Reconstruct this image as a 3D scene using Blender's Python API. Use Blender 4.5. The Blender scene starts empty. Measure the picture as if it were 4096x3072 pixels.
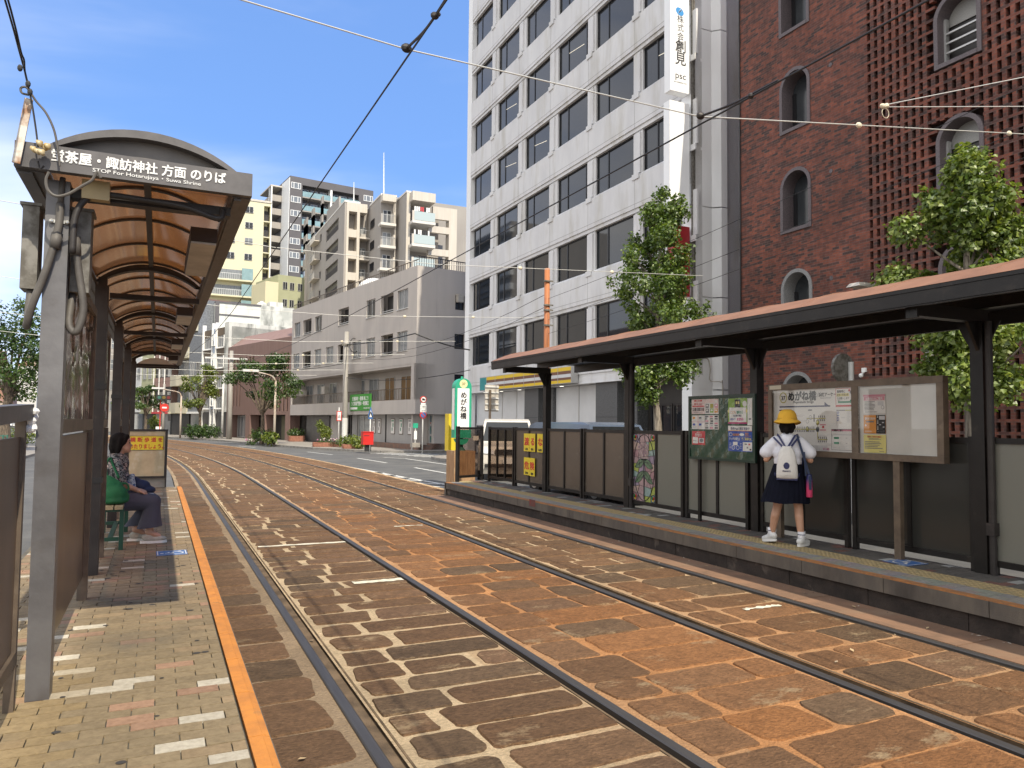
import bpy, bmesh, math, random
from mathutils import Vector, Matrix
rnd = random.Random(7)
S = bpy.context.scene
C = S.collection
R = math.radians

# ------------------------------------------------------------------ camera
F_PX, PITCH, ROLL, YAW = 750.0, math.atan(39.5 / 750), 0.010, R(25.213137)
CAM = Vector((0, 0, 1.74))
FW = Vector((math.sin(YAW) * math.cos(PITCH), math.cos(YAW) * math.cos(PITCH), math.sin(PITCH)))
_r = Vector((math.cos(YAW), -math.sin(YAW), 0)); _u = _r.cross(FW)
RT = _r * math.cos(ROLL) + _u * math.sin(ROLL)
UP = -_r * math.sin(ROLL) + _u * math.cos(ROLL)
cd = bpy.data.cameras.new('camera'); co = bpy.data.objects.new('camera', cd); C.objects.link(co)
mw = Matrix((RT, UP, -FW)).transposed().to_4x4(); mw.translation = CAM
co.matrix_world = mw
cd.sensor_width = 36; cd.lens = F_PX / 1024 * 36; cd.clip_start = 0.05; cd.clip_end = 3000
S.camera = co

# ------------------------------------------------------------------ sky, sun, exposure
SUN = Vector((0.24, -2.2, 2.7)).normalized()
EL = math.asin(SUN.z); AZ = math.atan2(SUN.x, SUN.y)
W = bpy.data.worlds.new('World'); S.world = W; W.use_nodes = True
nt = W.node_tree; bg = nt.nodes['Background']
sky = nt.nodes.new('ShaderNodeTexSky'); sky.sky_type = 'NISHITA'; sky.sun_disc = False
sky.sun_elevation = EL; sky.sun_rotation = AZ; sky.air_density = 1.0; sky.dust_density = 0.6; sky.ozone_density = 2.2
def wn(kind, **kw):
    n = nt.nodes.new('ShaderNode' + kind)
    for k_, v_ in kw.items(): setattr(n, k_, v_)
    return n
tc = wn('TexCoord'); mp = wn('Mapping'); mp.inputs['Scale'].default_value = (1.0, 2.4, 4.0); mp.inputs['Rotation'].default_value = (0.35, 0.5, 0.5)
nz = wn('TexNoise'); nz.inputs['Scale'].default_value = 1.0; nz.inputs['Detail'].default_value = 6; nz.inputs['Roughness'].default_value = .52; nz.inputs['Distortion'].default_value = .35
dt = wn('VectorMath', operation='DOT_PRODUCT'); dt.inputs[1].default_value = (-.95, -.31, .02)      # bright cloud bank added left and behind, mostly unseen, to lift the shade
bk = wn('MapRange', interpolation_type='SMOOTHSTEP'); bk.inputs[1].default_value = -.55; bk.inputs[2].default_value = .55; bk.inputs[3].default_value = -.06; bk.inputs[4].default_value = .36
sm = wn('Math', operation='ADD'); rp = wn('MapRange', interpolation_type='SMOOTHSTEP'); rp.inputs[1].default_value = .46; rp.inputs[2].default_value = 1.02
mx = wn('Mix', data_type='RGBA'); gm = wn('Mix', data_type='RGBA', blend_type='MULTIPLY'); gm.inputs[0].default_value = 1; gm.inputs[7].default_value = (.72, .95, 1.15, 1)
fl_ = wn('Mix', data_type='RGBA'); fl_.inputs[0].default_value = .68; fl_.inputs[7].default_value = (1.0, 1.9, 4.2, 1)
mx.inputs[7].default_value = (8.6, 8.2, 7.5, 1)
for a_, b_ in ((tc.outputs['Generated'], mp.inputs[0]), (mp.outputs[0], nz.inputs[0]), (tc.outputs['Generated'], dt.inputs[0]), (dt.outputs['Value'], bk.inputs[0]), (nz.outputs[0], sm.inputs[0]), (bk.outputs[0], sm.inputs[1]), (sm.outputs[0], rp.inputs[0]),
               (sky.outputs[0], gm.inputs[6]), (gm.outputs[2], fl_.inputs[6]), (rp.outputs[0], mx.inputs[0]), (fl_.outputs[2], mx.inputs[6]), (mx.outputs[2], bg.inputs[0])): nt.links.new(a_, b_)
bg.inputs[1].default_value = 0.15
sl = bpy.data.lights.new('sun', 'SUN'); so = bpy.data.objects.new('sun', sl); C.objects.link(so)
sl.energy = 3.8; sl.angle = R(0.5); sl.color = (1.0, 0.91, 0.75)
so.rotation_euler = SUN.to_track_quat('Z', 'Y').to_euler()
S.view_settings.view_transform = 'Standard'; S.view_settings.look = 'None'; S.view_settings.gamma = 1; S.view_settings.exposure = 0.6
S.cycles.use_denoising = True; S.cycles.max_bounces = 8; S.cycles.transparent_max_bounces = 24

# ------------------------------------------------------------------ helpers
def ray(px, py): return FW + RT * ((px - 512) / F_PX) + UP * ((384 - py) / F_PX)
def at(px, py, x=None, y=None, z=None):
    """the place in the world that is seen at a photo point, on one plane"""
    d = ray(px, py)
    t = (x - CAM.x) / d.x if x is not None else (y - CAM.y) / d.y if y is not None else (z - CAM.z) / d.z
    return CAM + d * t
def T(x0, y0, tx, ty): return (x0 / 4 + tx / 8.64, y0 / 4 + ty / 8.64)

ROOTM = {}
def tag(o, label=None, cat=None, group=None, kind=None):
    if label: o['label'] = label
    if cat: o['category'] = cat
    if group: o['group'] = group
    if kind: o['kind'] = kind
    return o
def thing(name, label, cat, loc=(0, 0, 0), rz=0, group=None):
    o = bpy.data.objects.new(name, None); C.objects.link(o); o.empty_display_size = .2
    o.location = loc; o.rotation_euler = (0, 0, rz)
    ROOTM[o] = (Matrix.Translation(Vector(loc)) @ Matrix.Rotation(rz, 4, 'Z')).inverted()
    return tag(o, label, cat, group)
def rootm(o):
    while o is not None:
        if o in ROOTM: return ROOTM[o]
        o = o.parent
    return Matrix()

_TX = {}
def textmesh(s, bold=0.0):
    k = (s, bold)
    if k in _TX: return _TX[k]
    c = bpy.data.curves.new('t', 'FONT'); c.body = s; c.offset = bold; c.resolution_u = 3
    o = bpy.data.objects.new('t', c); C.objects.link(o); bpy.context.view_layer.update()
    m = bpy.data.meshes.new_from_object(o.evaluated_get(bpy.context.evaluated_depsgraph_get()))
    vs = [(v.co.x, v.co.y) for v in m.vertices]; fs = [tuple(p.vertices) for p in m.polygons]
    bpy.data.objects.remove(o); bpy.data.curves.remove(c); bpy.data.meshes.remove(m)
    _TX[k] = (vs, fs); return _TX[k]

class MB:
    """collects shapes and links them as ONE mesh object"""
    def __init__(s, M=None): s.v = []; s.f = []; s.m = []; s.c = []; s.M = M; s.mi = 0; s.col = (1, 1, 1)
    def add(s, vs, fs):
        n = len(s.v)
        s.v += [s.M @ Vector(q) for q in vs] if s.M else [Vector(q) for q in vs]
        s.f += [tuple(i + n for i in f) for f in fs]; s.m += [s.mi] * len(fs); s.c += [s.col] * len(fs)
        return s
    def box(s, a, b):
        x0, y0, z0 = (min(a[i], b[i]) for i in range(3)); x1, y1, z1 = (max(a[i], b[i]) for i in range(3))
        return s.add([(x0, y0, z0), (x1, y0, z0), (x1, y1, z0), (x0, y1, z0), (x0, y0, z1), (x1, y0, z1), (x1, y1, z1), (x0, y1, z1)],
                     [(0, 3, 2, 1), (4, 5, 6, 7), (0, 1, 5, 4), (1, 2, 6, 5), (2, 3, 7, 6), (3, 0, 4, 7)])
    def cbox(s, c, d): return s.box([c[i] - d[i] / 2 for i in range(3)], [c[i] + d[i] / 2 for i in range(3)])
    def quad(s, *p): return s.add(p, [tuple(range(len(p)))])
    def bar(s, a, b, w, h, up=(0, 0, 1)):
        a, b = Vector(a), Vector(b); d = (b - a).normalized(); u = Vector(up)
        if abs(d.dot(u)) > .98: u = Vector((0, 1, 0))
        sd = d.cross(u).normalized() * w / 2; uu = sd.cross(d).normalized() * h / 2
        return s.add([a - sd - uu, a + sd - uu, a + sd + uu, a - sd + uu, b - sd - uu, b + sd - uu, b + sd + uu, b - sd + uu],
                     [(0, 1, 2, 3), (7, 6, 5, 4), (0, 4, 5, 1), (1, 5, 6, 2), (2, 6, 7, 3), (3, 7, 4, 0)])
    def tube(s, pts, r, n=8, cap=True):
        pts = [Vector(p) for p in pts]; rs = r if isinstance(r, (list, tuple)) else [r] * len(pts)
        vs = []; fs = []; pu = None
        for i, p in enumerate(pts):
            d = (pts[min(i + 1, len(pts) - 1)] - pts[max(i - 1, 0)])
            d = d.normalized() if d.length > 1e-9 else Vector((0, 0, 1))
            if pu is None: pu = Vector((0, 0, 1)) if abs(d.z) < .9 else Vector((1, 0, 0))
            sd = d.cross(pu).normalized(); pu = sd.cross(d).normalized()
            for k in range(n):
                a = 2 * math.pi * k / n; vs.append(p + (sd * math.cos(a) + pu * math.sin(a)) * rs[i])
        for i in range(len(pts) - 1):
            for k in range(n):
                k2 = (k + 1) % n; fs.append((i * n + k, i * n + k2, (i + 1) * n + k2, (i + 1) * n + k))
        if cap: fs += [tuple(range(n - 1, -1, -1)), tuple((len(pts) - 1) * n + k for k in range(n))]
        return s.add(vs, fs)
    def lathe(s, prof, c=(0, 0, 0), n=20):
        vs = []; fs = []
        for r, z in prof:
            for k in range(n):
                a = 2 * math.pi * k / n; vs.append((c[0] + r * math.cos(a), c[1] + r * math.sin(a), c[2] + z))
        for i in range(len(prof) - 1):
            for k in range(n):
                k2 = (k + 1) % n; fs.append((i * n + k, i * n + k2, (i + 1) * n + k2, (i + 1) * n + k))
        fs += [tuple(range(n - 1, -1, -1)), tuple((len(prof) - 1) * n + k for k in range(n))]
        return s.add(vs, fs)
    def ball(s, c, r, n=10, m=7):
        r = (r, r, r) if not isinstance(r, (tuple, list)) else r
        vs = []; fs = []
        for i in range(m + 1):
            t = math.pi * i / m
            for k in range(n):
                a = 2 * math.pi * k / n
                vs.append((c[0] + r[0] * math.sin(t) * math.cos(a), c[1] + r[1] * math.sin(t) * math.sin(a), c[2] - r[2] * math.cos(t)))
        for i in range(m):
            for k in range(n):
                k2 = (k + 1) % n; fs.append((i * n + k, i * n + k2, (i + 1) * n + k2, (i + 1) * n + k))
        return s.add(vs, fs)
    def prism(s, poly, o, xd, yd, depth):
        """poly in the (xd, yd) plane through o, pushed along xd x yd by depth"""
        o, xd, yd = Vector(o), Vector(xd), Vector(yd); nn = xd.cross(yd).normalized() * depth; k = len(poly)
        a = [o + xd * p[0] + yd * p[1] for p in poly]; b = [q + nn for q in a]
        return s.add(a + b, [tuple(range(k - 1, -1, -1)), tuple(range(k, 2 * k))] + [(i, (i + 1) % k, k + (i + 1) % k, k + i) for i in range(k)])
    def text(s, t, o, xd, yd, h, anchor='l', bold=0.0, sx=1.0, fit=None):
        """letters of height h in the (xd, yd) plane"""
        vs, fs = textmesh(t)
        if not vs: return s
        k = h / .85; w = max(v[0] for v in vs)
        if fit: sx = fit / (w * k)
        ox = 0 if anchor == 'l' else -w / 2 if anchor == 'c' else -w
        o, xd, yd = Vector(o), Vector(xd), Vector(yd)
        nn = xd.cross(yd).normalized(); e = bold * .8
        for i, (a, c) in enumerate(((0, 0),) if not e else ((-e, -e), (e, -e), (-e, e), (e, e), (0, 0))):
            s.add([o + xd * ((v[0] + ox + a) * k * sx) + yd * ((v[1] + c) * k) + nn * (.0002 * i) for v in vs], fs)
        return s
    def build(s, name, mats, parent=None, smooth=False, local=False, kind=None):
        me = bpy.data.meshes.new(name)
        if not isinstance(mats, (list, tuple)): mats = [mats]
        mi = rootm(parent) if (parent and not local) else None
        me.from_pydata([(mi @ q) if mi else q for q in s.v], [], s.f)
        for m in mats: me.materials.append(m)
        if any(s.m): me.polygons.foreach_set('material_index', s.m)
        if any(c != (1, 1, 1) for c in s.c):
            ca = me.color_attributes.new('Col', 'FLOAT_COLOR', 'CORNER'); buf = []
            for p, c in zip(me.polygons, s.c): buf += [c[0], c[1], c[2], 1.0] * p.loop_total
            ca.data.foreach_set('color', buf)
        if smooth: me.polygons.foreach_set('use_smooth', [True] * len(me.polygons))
        me.update()
        o = bpy.data.objects.new(name, me); C.objects.link(o)
        if parent: o.parent = parent
        if kind: o['kind'] = kind
        return o
def copy_tree(o, parent=None):
    c = o.copy(); C.objects.link(c)
    if parent: c.parent = parent
    for ch in [q for q in o.children]: copy_tree(ch, c)
    return c

_MT = {}
def mat(name, col, rough=.6, metal=0.0, col2=None, ns=8.0, lo=.35, hi=.65, bump=0.0, bs=60.0, attr=False, spec=.5, detail=4, stretch=(1, 1, 1), emit=None, dirt=None, ds=1.2, dlo=.5, dhi=.7, dstretch=(1, 1, 1)):
    """procedural surface: two colours mixed by noise, an optional second layer of stains, fine bump"""
    if name in _MT: return _MT[name]
    m = bpy.data.materials.new(name); m.use_nodes = True; t = m.node_tree; N = t.nodes; L = t.links
    b = N['Principled BSDF']; b.inputs['Roughness'].default_value = rough; b.inputs['Metallic'].default_value = metal
    b.inputs['Specular IOR Level'].default_value = spec
    out = None
    if col2 or dirt or bump:
        tcx = N.new('ShaderNodeTexCoord')
    def noise(sc, st, det=detail):
        mpx = N.new('ShaderNodeMapping'); mpx.inputs['Scale'].default_value = st
        nzx = N.new('ShaderNodeTexNoise'); nzx.inputs['Scale'].default_value = sc; nzx.inputs['Detail'].default_value = det; nzx.inputs['Roughness'].default_value = .6
        L.new(tcx.outputs['Object'], mpx.inputs[0]); L.new(mpx.outputs[0], nzx.inputs[0]); return nzx.outputs[0]
    def ramp(src, a, z):
        rr = N.new('ShaderNodeMapRange'); rr.inputs[1].default_value = a; rr.inputs[2].default_value = z; L.new(src, rr.inputs[0]); return rr.outputs[0]
    def mixc(fac, A, B, mode='MIX'):
        q = N.new('ShaderNodeMix'); q.data_type = 'RGBA'; q.blend_type = mode
        for sock, val in ((q.inputs[0], fac), (q.inputs[6], A), (q.inputs[7], B)):
            if isinstance(val, (int, float)): sock.default_value = val
            elif isinstance(val, tuple): sock.default_value = (*val[:3], 1)
            else: L.new(val, sock)
        return q.outputs[2]
    out = tuple(col)
    if attr:
        at_ = N.new('ShaderNodeAttribute'); at_.attribute_name = 'Col'; out = at_.outputs[0]
        if col2: out = mixc(ramp(noise(ns, stretch), lo, hi), out, mixc(1.0, out, tuple(col2), 'MULTIPLY'))
    elif col2: out = mixc(ramp(noise(ns, stretch), lo, hi), tuple(col), tuple(col2))
    if dirt: out = mixc(ramp(noise(ds, dstretch, 6), dlo, dhi), out, tuple(dirt))
    if isinstance(out, tuple): b.inputs['Base Color'].default_value = (*out[:3], 1)
    else: L.new(out, b.inputs['Base Color'])
    if bump:
        bp = N.new('ShaderNodeBump'); bp.inputs['Strength'].default_value = min(1, bump); bp.inputs['Distance'].default_value = .01
        L.new(noise(bs, (1, 1, 1)), bp.inputs['Height']); L.new(bp.outputs[0], b.inputs['Normal'])
    if emit: b.inputs['Emission Color'].default_value = (*emit[:3], 1); b.inputs['Emission Strength'].default_value = emit[3]
    _MT[name] = m; return m
def pane_mat(name, tint, gloss=.04, rough=.02, frost=0.0, fcol=(.5, .5, .5), trans=.5):
    """a thin sheet: lets light through tinted, reflects a little, and scatters when frosted"""
    if name in _MT: return _MT[name]
    m = bpy.data.materials.new(name); m.use_nodes = True; t = m.node_tree; N = t.nodes; L = t.links
    N.remove(N['Principled BSDF']); o = N['Material Output']
    tr = N.new('ShaderNodeBsdfTransparent'); tr.inputs[0].default_value = (*tint, 1)
    base = tr.outputs[0]
    if frost:
        df = N.new('ShaderNodeBsdfDiffuse'); df.inputs[0].default_value = (*fcol, 1)
        tl = N.new('ShaderNodeBsdfTranslucent'); tl.inputs[0].default_value = (*fcol, 1)
        a = N.new('ShaderNodeMixShader'); a.inputs[0].default_value = trans; L.new(df.outputs[0], a.inputs[1]); L.new(tl.outputs[0], a.inputs[2])
        q = N.new('ShaderNodeMixShader'); q.inputs[0].default_value = frost; L.new(base, q.inputs[1]); L.new(a.outputs[0], q.inputs[2]); base = q.outputs[0]
    gl = N.new('ShaderNodeBsdfGlossy'); gl.inputs['Roughness'].default_value = rough
    lw = N.new('ShaderNodeLayerWeight'); lw.inputs[0].default_value = .5; pw = N.new('ShaderNodeMath'); pw.operation = 'POWER'; pw.inputs[1].default_value = 5; L.new(lw.outputs['Facing'], pw.inputs[0])
    ma = N.new('ShaderNodeMath'); ma.operation = 'MULTIPLY_ADD'; ma.inputs[1].default_value = .9; ma.inputs[2].default_value = gloss; L.new(pw.outputs[0], ma.inputs[0])
    g = N.new('ShaderNodeMixShader'); L.new(ma.outputs[0], g.inputs[0]); L.new(base, g.inputs[1]); L.new(gl.outputs[0], g.inputs[2])
    L.new(g.outputs[0], o.inputs[0]); _MT[name] = m; return m

def bake(o, name, parent, m, smooth=True, label=None):
    """replace an object with modifiers by its finished mesh"""
    bpy.context.view_layer.update()
    me = bpy.data.meshes.new_from_object(o.evaluated_get(bpy.context.evaluated_depsgraph_get()))
    old = o.data; bpy.data.objects.remove(o); bpy.data.meshes.remove(old)
    me.materials.clear(); me.materials.append(m); me.name = name
    me.polygons.foreach_set('use_smooth', [smooth] * len(me.polygons))
    q = bpy.data.objects.new(name, me); C.objects.link(q)
    if parent: q.parent = parent
    return q
def blob(parts, name, m, parent, vox=.012, smooth=6, local=False):
    """one continuous body: tapered limbs [(p0, r0), (p1, r1), ...] and ellipsoids ('e', centre, radii) grown together"""
    b = MB()
    for p in parts:
        if p[0] == 'e': b.ball(p[1], p[2], 14, 10)
        else:
            for (a, ra), (c, rc) in zip(p[:-1], p[1:]):
                a, c = Vector(a), Vector(c); k = 5
                b.tube([a + (c - a) * i / k for i in range(k + 1)], [ra + (rc - ra) * i / k for i in range(k + 1)], 12)
                b.ball(a, ra, 12, 8); b.ball(c, rc, 12, 8)
    o = b.build('t', [m], parent, local=local); o.parent = None
    r = o.modifiers.new('r', 'REMESH'); r.mode = 'VOXEL'; r.voxel_size = vox
    s = o.modifiers.new('s', 'SMOOTH'); s.iterations = smooth; s.factor = .5
    return bake(o, name, parent, m)
# ------------------------------------------------------------------ surfaces
XW = 15.5                                   # the street front of the white and the brick building
def bend(y): return -.00235 * max(0.0, y - 23) ** 2
M_asph = mat('asphalt', (.115, .115, .112), .9, col2=(.075, .075, .075), ns=1.1, lo=.3, hi=.7, bump=.5, bs=160, dirt=(.15, .145, .135), ds=.5, dlo=.5, dhi=.75)
M_asph2 = mat('old_asphalt', (.09, .088, .085), .92, col2=(.06, .06, .06), ns=.6, bump=.4, bs=120)
M_walk = mat('pavement_concrete', (.30, .275, .24), .85, col2=(.22, .20, .18), ns=2.2, bump=.3, bs=90, dirt=(.14, .125, .11), ds=.9, dlo=.55, dhi=.75)
M_kerb = mat('kerb_concrete', (.25, .24, .22), .85, col2=(.15, .14, .13), ns=4, bump=.4, bs=80)
M_paint = mat('road_paint', (.66, .66, .63), .7, col2=(.42, .41, .38), ns=7, lo=.42, hi=.7, bump=.2, bs=150)
def grit(name, sand, k1, k2, t0, t1, rough=.8):
    """mottled stone or mortar: tint from the part, three scales of grain, ragged sandy crusts"""
    m = mat(name, (1, 1, 1), rough, spec=.22); t = m.node_tree; N = t.nodes; L = t.links; bs = N['Principled BSDF']
    tc = N.new('ShaderNodeTexCoord'); a = N.new('ShaderNodeAttribute'); a.attribute_name = 'Col'
    def nz(sc, det=4, st=(1, 1, 1)):
        mp = N.new('ShaderNodeMapping'); mp.inputs['Scale'].default_value = st; n = N.new('ShaderNodeTexNoise'); n.inputs['Scale'].default_value = sc; n.inputs['Detail'].default_value = det; n.inputs['Roughness'].default_value = .65; L.new(tc.outputs['Object'], mp.inputs[0]); L.new(mp.outputs[0], n.inputs[0]); return n.outputs[0]
    def rng(s, a0, a1, b0, b1):
        r = N.new('ShaderNodeMapRange'); L.new(s, r.inputs[0])
        for i, v in enumerate((a0, a1, b0, b1)): r.inputs[i + 1].default_value = v
        return r.outputs[0]
    def mul(p, q):
        r = N.new('ShaderNodeMath'); r.operation = 'MULTIPLY'; L.new(p, r.inputs[0]); L.new(q, r.inputs[1]); return r.outputs[0]
    n1, n2, n3 = nz(7, 6), nz(48, 5, (.7, 1.4, 1)), nz(170, 3)
    f = mul(mul(rng(n1, .3, .7, *k1), rng(n2, .3, .7, *k2)), rng(n3, .3, .7, .8, 1.22))
    x = N.new('ShaderNodeMix'); x.data_type = 'RGBA'; x.blend_type = 'MULTIPLY'; x.inputs[0].default_value = 1; L.new(a.outputs[0], x.inputs[6]); L.new(f, x.inputs[7])
    ad = N.new('ShaderNodeMath'); ad.operation = 'ADD'; L.new(nz(2.6, 5, (.7, 1.3, 1)), ad.inputs[0]); L.new(rng(n2, 0, 1, -.14, .14), ad.inputs[1])
    y = N.new('ShaderNodeMix'); y.data_type = 'RGBA'; L.new(rng(ad.outputs[0], t0, t1, 0, .8), y.inputs[0]); L.new(x.outputs[2], y.inputs[6]); y.inputs[7].default_value = (*sand, 1); L.new(y.outputs[2], bs.inputs['Base Color'])
    bp = N.new('ShaderNodeBump'); bp.inputs['Strength'].default_value = 1; bp.inputs['Distance'].default_value = .012; L.new(f, bp.inputs['Height']); L.new(bp.outputs[0], bs.inputs['Normal']); return m
M_mortar = grit('mortar', (.36, .26, .15), (.75, 1.15), (.62, 1.3), .66, .8, .95)
M_sett = grit('paving_stone', (.40, .29, .165), (.66, 1.25), (.52, 1.42), .595, .70)
M_slab = mat('smooth_slab', (.24, .135, .078), .8, col2=(.15, .09, .055), ns=3, bump=.5, bs=90, dirt=(.31, .21, .13), ds=1.5, dlo=.55, dhi=.8)
M_rail = mat('rail_steel', (.075, .07, .066), .5, .3, col2=(.05, .045, .042), ns=14, lo=.35, hi=.75, stretch=(3, .15, 1))
M_groove = mat('rail_groove', (.19, .135, .085), .95, col2=(.09, .066, .045), ns=5, bump=.8, bs=90, spec=.1)
M_conc = mat('platform_concrete', (.13, .112, .09), .9, col2=(.085, .075, .065), ns=5, bump=.5, bs=90, stretch=(1, 1, .35), dirt=(.05, .042, .036), ds=2.2, dlo=.5, dhi=.75, dstretch=(1, 1, .3))
M_base = mat('platform_base', (.040, .030, .025), .92, col2=(.018, .014, .012), ns=5, bump=.8, bs=40, dirt=(.13, .105, .085), ds=3, dlo=.6, dhi=.75)
M_paver = mat('paver', (.3, .26, .2), .85, attr=True, col2=(.72, .7, .68), ns=30, lo=.35, hi=.7, bump=.5, bs=150, dirt=(.10, .088, .066), ds=.9, dlo=.55, dhi=.85)
M_joint = mat('paver_joint', (.13, .115, .09), .95, col2=(.07, .065, .055), ns=6)
M_orange = mat('orange_paint', (.58, .225, .04), .75, col2=(.42, .165, .04), ns=10, lo=.35, hi=.7, bump=.4, bs=110, dirt=(.20, .13, .07), ds=7, dlo=.62, dhi=.76)
M_orange2 = mat('worn_orange_paint', (.40, .165, .045), .8, col2=(.25, .12, .05), ns=10, bump=.4, bs=110, dirt=(.12, .09, .065), ds=6, dlo=.55, dhi=.75)
M_tact = mat('tactile_yellow', (.36, .27, .13), .85, col2=(.26, .21, .11), ns=9, bump=.3, bs=120)
M_blue = mat('sign_blue', (.03, .11, .34), .6, col2=(.05, .14, .34), ns=20)
M_white = mat('white_paint', (.78, .78, .76), .5, col2=(.68, .68, .66), ns=4)

def st(name, b, m, smooth=False): return b.build(name, m, smooth=smooth, kind='structure')

b = MB(); b.box((-700, -300, -1.0), (900, 1500, -.05)); st('ground', b, M_asph2)
b = MB()
for x0, x1, y0 in ((-48, .43, -20), (6.33, 26, -20), (.43, 6.33, 40)): b.quad((x0, y0, -.006), (x1, y0, -.006), (x1, 150, -.006), (x0, 150, -.006))
st('road', b, M_asph)

# the tram track: mortar bed in strips, paving stones, rails
RAILX = [1.09, 2.58, 4.25, 5.74]
def rust(x, y):
    v = math.exp(-((x - 3.45) / .8) ** 2) * (1 if y < 9 else math.exp(-((y - 9) / 9) ** 2))
    v = max(v, .75 * math.exp(-((x - 4.9) / .9) ** 2) * math.exp(-((y - 3.5) / 3.5) ** 2), .3 * math.exp(-((x - 6) / .6) ** 2))
    return min(1, v * .9 + .08)
def mix3(a, c, t): return tuple(a[i] + (c[i] - a[i]) * t for i in range(3))
b = MB()
ys = [-4 + .5 * i for i in range(0, 48)] + [20 + 1.0 * i for i in range(0, 75)]
strips = [(.46, 1.055), (1.205, 2.50), (2.62, 4.19), (4.375, 5.66), (5.78, 6.34)]
for (xa, xb) in strips:
    n = max(1, int((xb - xa) / .3))
    for y0, y1 in zip(ys[:-1], ys[1:]):
        wide = .55 if xa > 5 and y0 >= 17.0 else 0
        for i in range(n):
            x0 = xa + (xb - xa + wide) * i / n; x1 = xa + (xb - xa + wide) * (i + 1) / n
            c = mix3((.58, .46, .29), (.52, .25, .10), min(1, 1.5 * rust((x0 + x1) / 2, y0))); k = rnd.uniform(.85, 1.1)
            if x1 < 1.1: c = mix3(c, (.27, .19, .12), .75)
            if xa > 4: c = mix3(c, (.48, .36, .22), .2)
            b.col = tuple(q * k for q in c)
            b.quad((x0 + bend(y0), y0, 0), (x1 + bend(y0), y0, 0), (x1 + bend(y1), y1, 0), (x0 + bend(y1), y1, 0))
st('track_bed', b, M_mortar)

b = MB()
def stone(xa, xb, ya, yb, col, fine):
    w, d = xb - xa, yb - ya; rc = min(w, d) * rnd.uniform(.07, .24) * (1 if fine else .5); pts = []
    k = 4 if fine else 2
    for (cx, cy, a0) in ((xb - rc, yb - rc, 0), (xa + rc, yb - rc, 90), (xa + rc, ya + rc, 180), (xb - rc, ya + rc, 270)):
        jx, jy = rnd.uniform(-.024, .018), rnd.uniform(-.016, .012)
        for i in range(k):
            a = R(a0 + 90 * i / (k - 1)); pts.append((cx + jx + rc * math.cos(a) + rnd.uniform(-.006, .006), cy + jy + rc * math.sin(a) + rnd.uniform(-.006, .006)))
    if fine:                                       # wavy long edges
        q = []
        for i, p in enumerate(pts):
            q.append(p); n = pts[(i + 1) % len(pts)]; L = math.hypot(n[0] - p[0], n[1] - p[1])
            m = int(L / .07)
            for j in range(1, m): q.append((p[0] + (n[0] - p[0]) * j / m + rnd.uniform(-.007, .007), p[1] + (n[1] - p[1]) * j / m + rnd.uniform(-.007, .007)))
        pts = q
    cx, cy = (xa + xb) / 2, (ya + yb) / 2; z = rnd.uniform(.006, .012); tx, ty = rnd.uniform(-.006, .006), rnd.uniform(-.006, .006)
    n = len(pts); b.col = col
    vs = [(p[0] + bend(p[1]), p[1], -.004) for p in pts]
    vs += [(cx + (p[0] - cx) * .975 + bend(p[1]), cy + (p[1] - cy) * .965, z + (p[0] - cx) * tx + (p[1] - cy) * ty) for p in pts]
    fs = [(i, (i + 1) % n, n + (i + 1) % n, n + i) for i in range(n)] + [tuple(range(n, 2 * n))]
    b.add(vs, fs)
def stonecol(x, y):
    c = mix3((.178, .106, .058), (.33, .145, .052), rust(x, y) * rnd.uniform(.25, 1.0))
    u = rnd.random()
    if u < .16: c = mix3(c, (.135, .092, .055), .7)
    elif u < .25: c = mix3(c, (.22, .13, .075), .7)
    k = rnd.uniform(.8, 1.15)
    return tuple(q * k for q in c)
def region(xa, xb, y0, y1, d0, d1, l0, l1, gx, gy):
    y = y0
    while y < y1:
        d = rnd.uniform(d0, d1); x = xa + rnd.uniform(0, .02); first = True
        while x < xb - .12:
            l = rnd.uniform(l0, l1) * (rnd.uniform(.5, .9) if first else 1); first = False
            e = x + l
            if xb - e < l0 * .55: e = xb - rnd.uniform(0, .02)
            g = gx * rnd.uniform(.5, 1.5); gyy = gy * rnd.uniform(.5, 1.5)
            stone(x + g / 2, e - g / 2, y + gyy / 2, y + d - gyy / 2, stonecol((x + e) / 2, y), y < 22)
            x = e
        y += d
region(1.24, 2.53, 1.2, 86, .30, .43, .52, .86, .056, .046)
region(2.66, 4.18, -1, 86, .38, .50, .54, .84, .036, .028)
region(4.42, 5.67, -2, 86, .38, .50, .50, .80, .036, .027)
region(.53, 1.0, 1.2, 86, .38, .52, .6, .7, .03, .03)
region(5.83, 6.75, 17.2, 80, .28, .38, .40, .6, .02, .02)
st('paving_stones', b, M_sett)
b = MB()
y = -4.0
while y < 17:
    d = rnd.uniform(1.6, 2.4); b.box((5.80, y + .006, -.01), (6.30, min(y + d, 17.1) - .006, .010)); y += d
st('gutter_slabs', b, M_slab)

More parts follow.
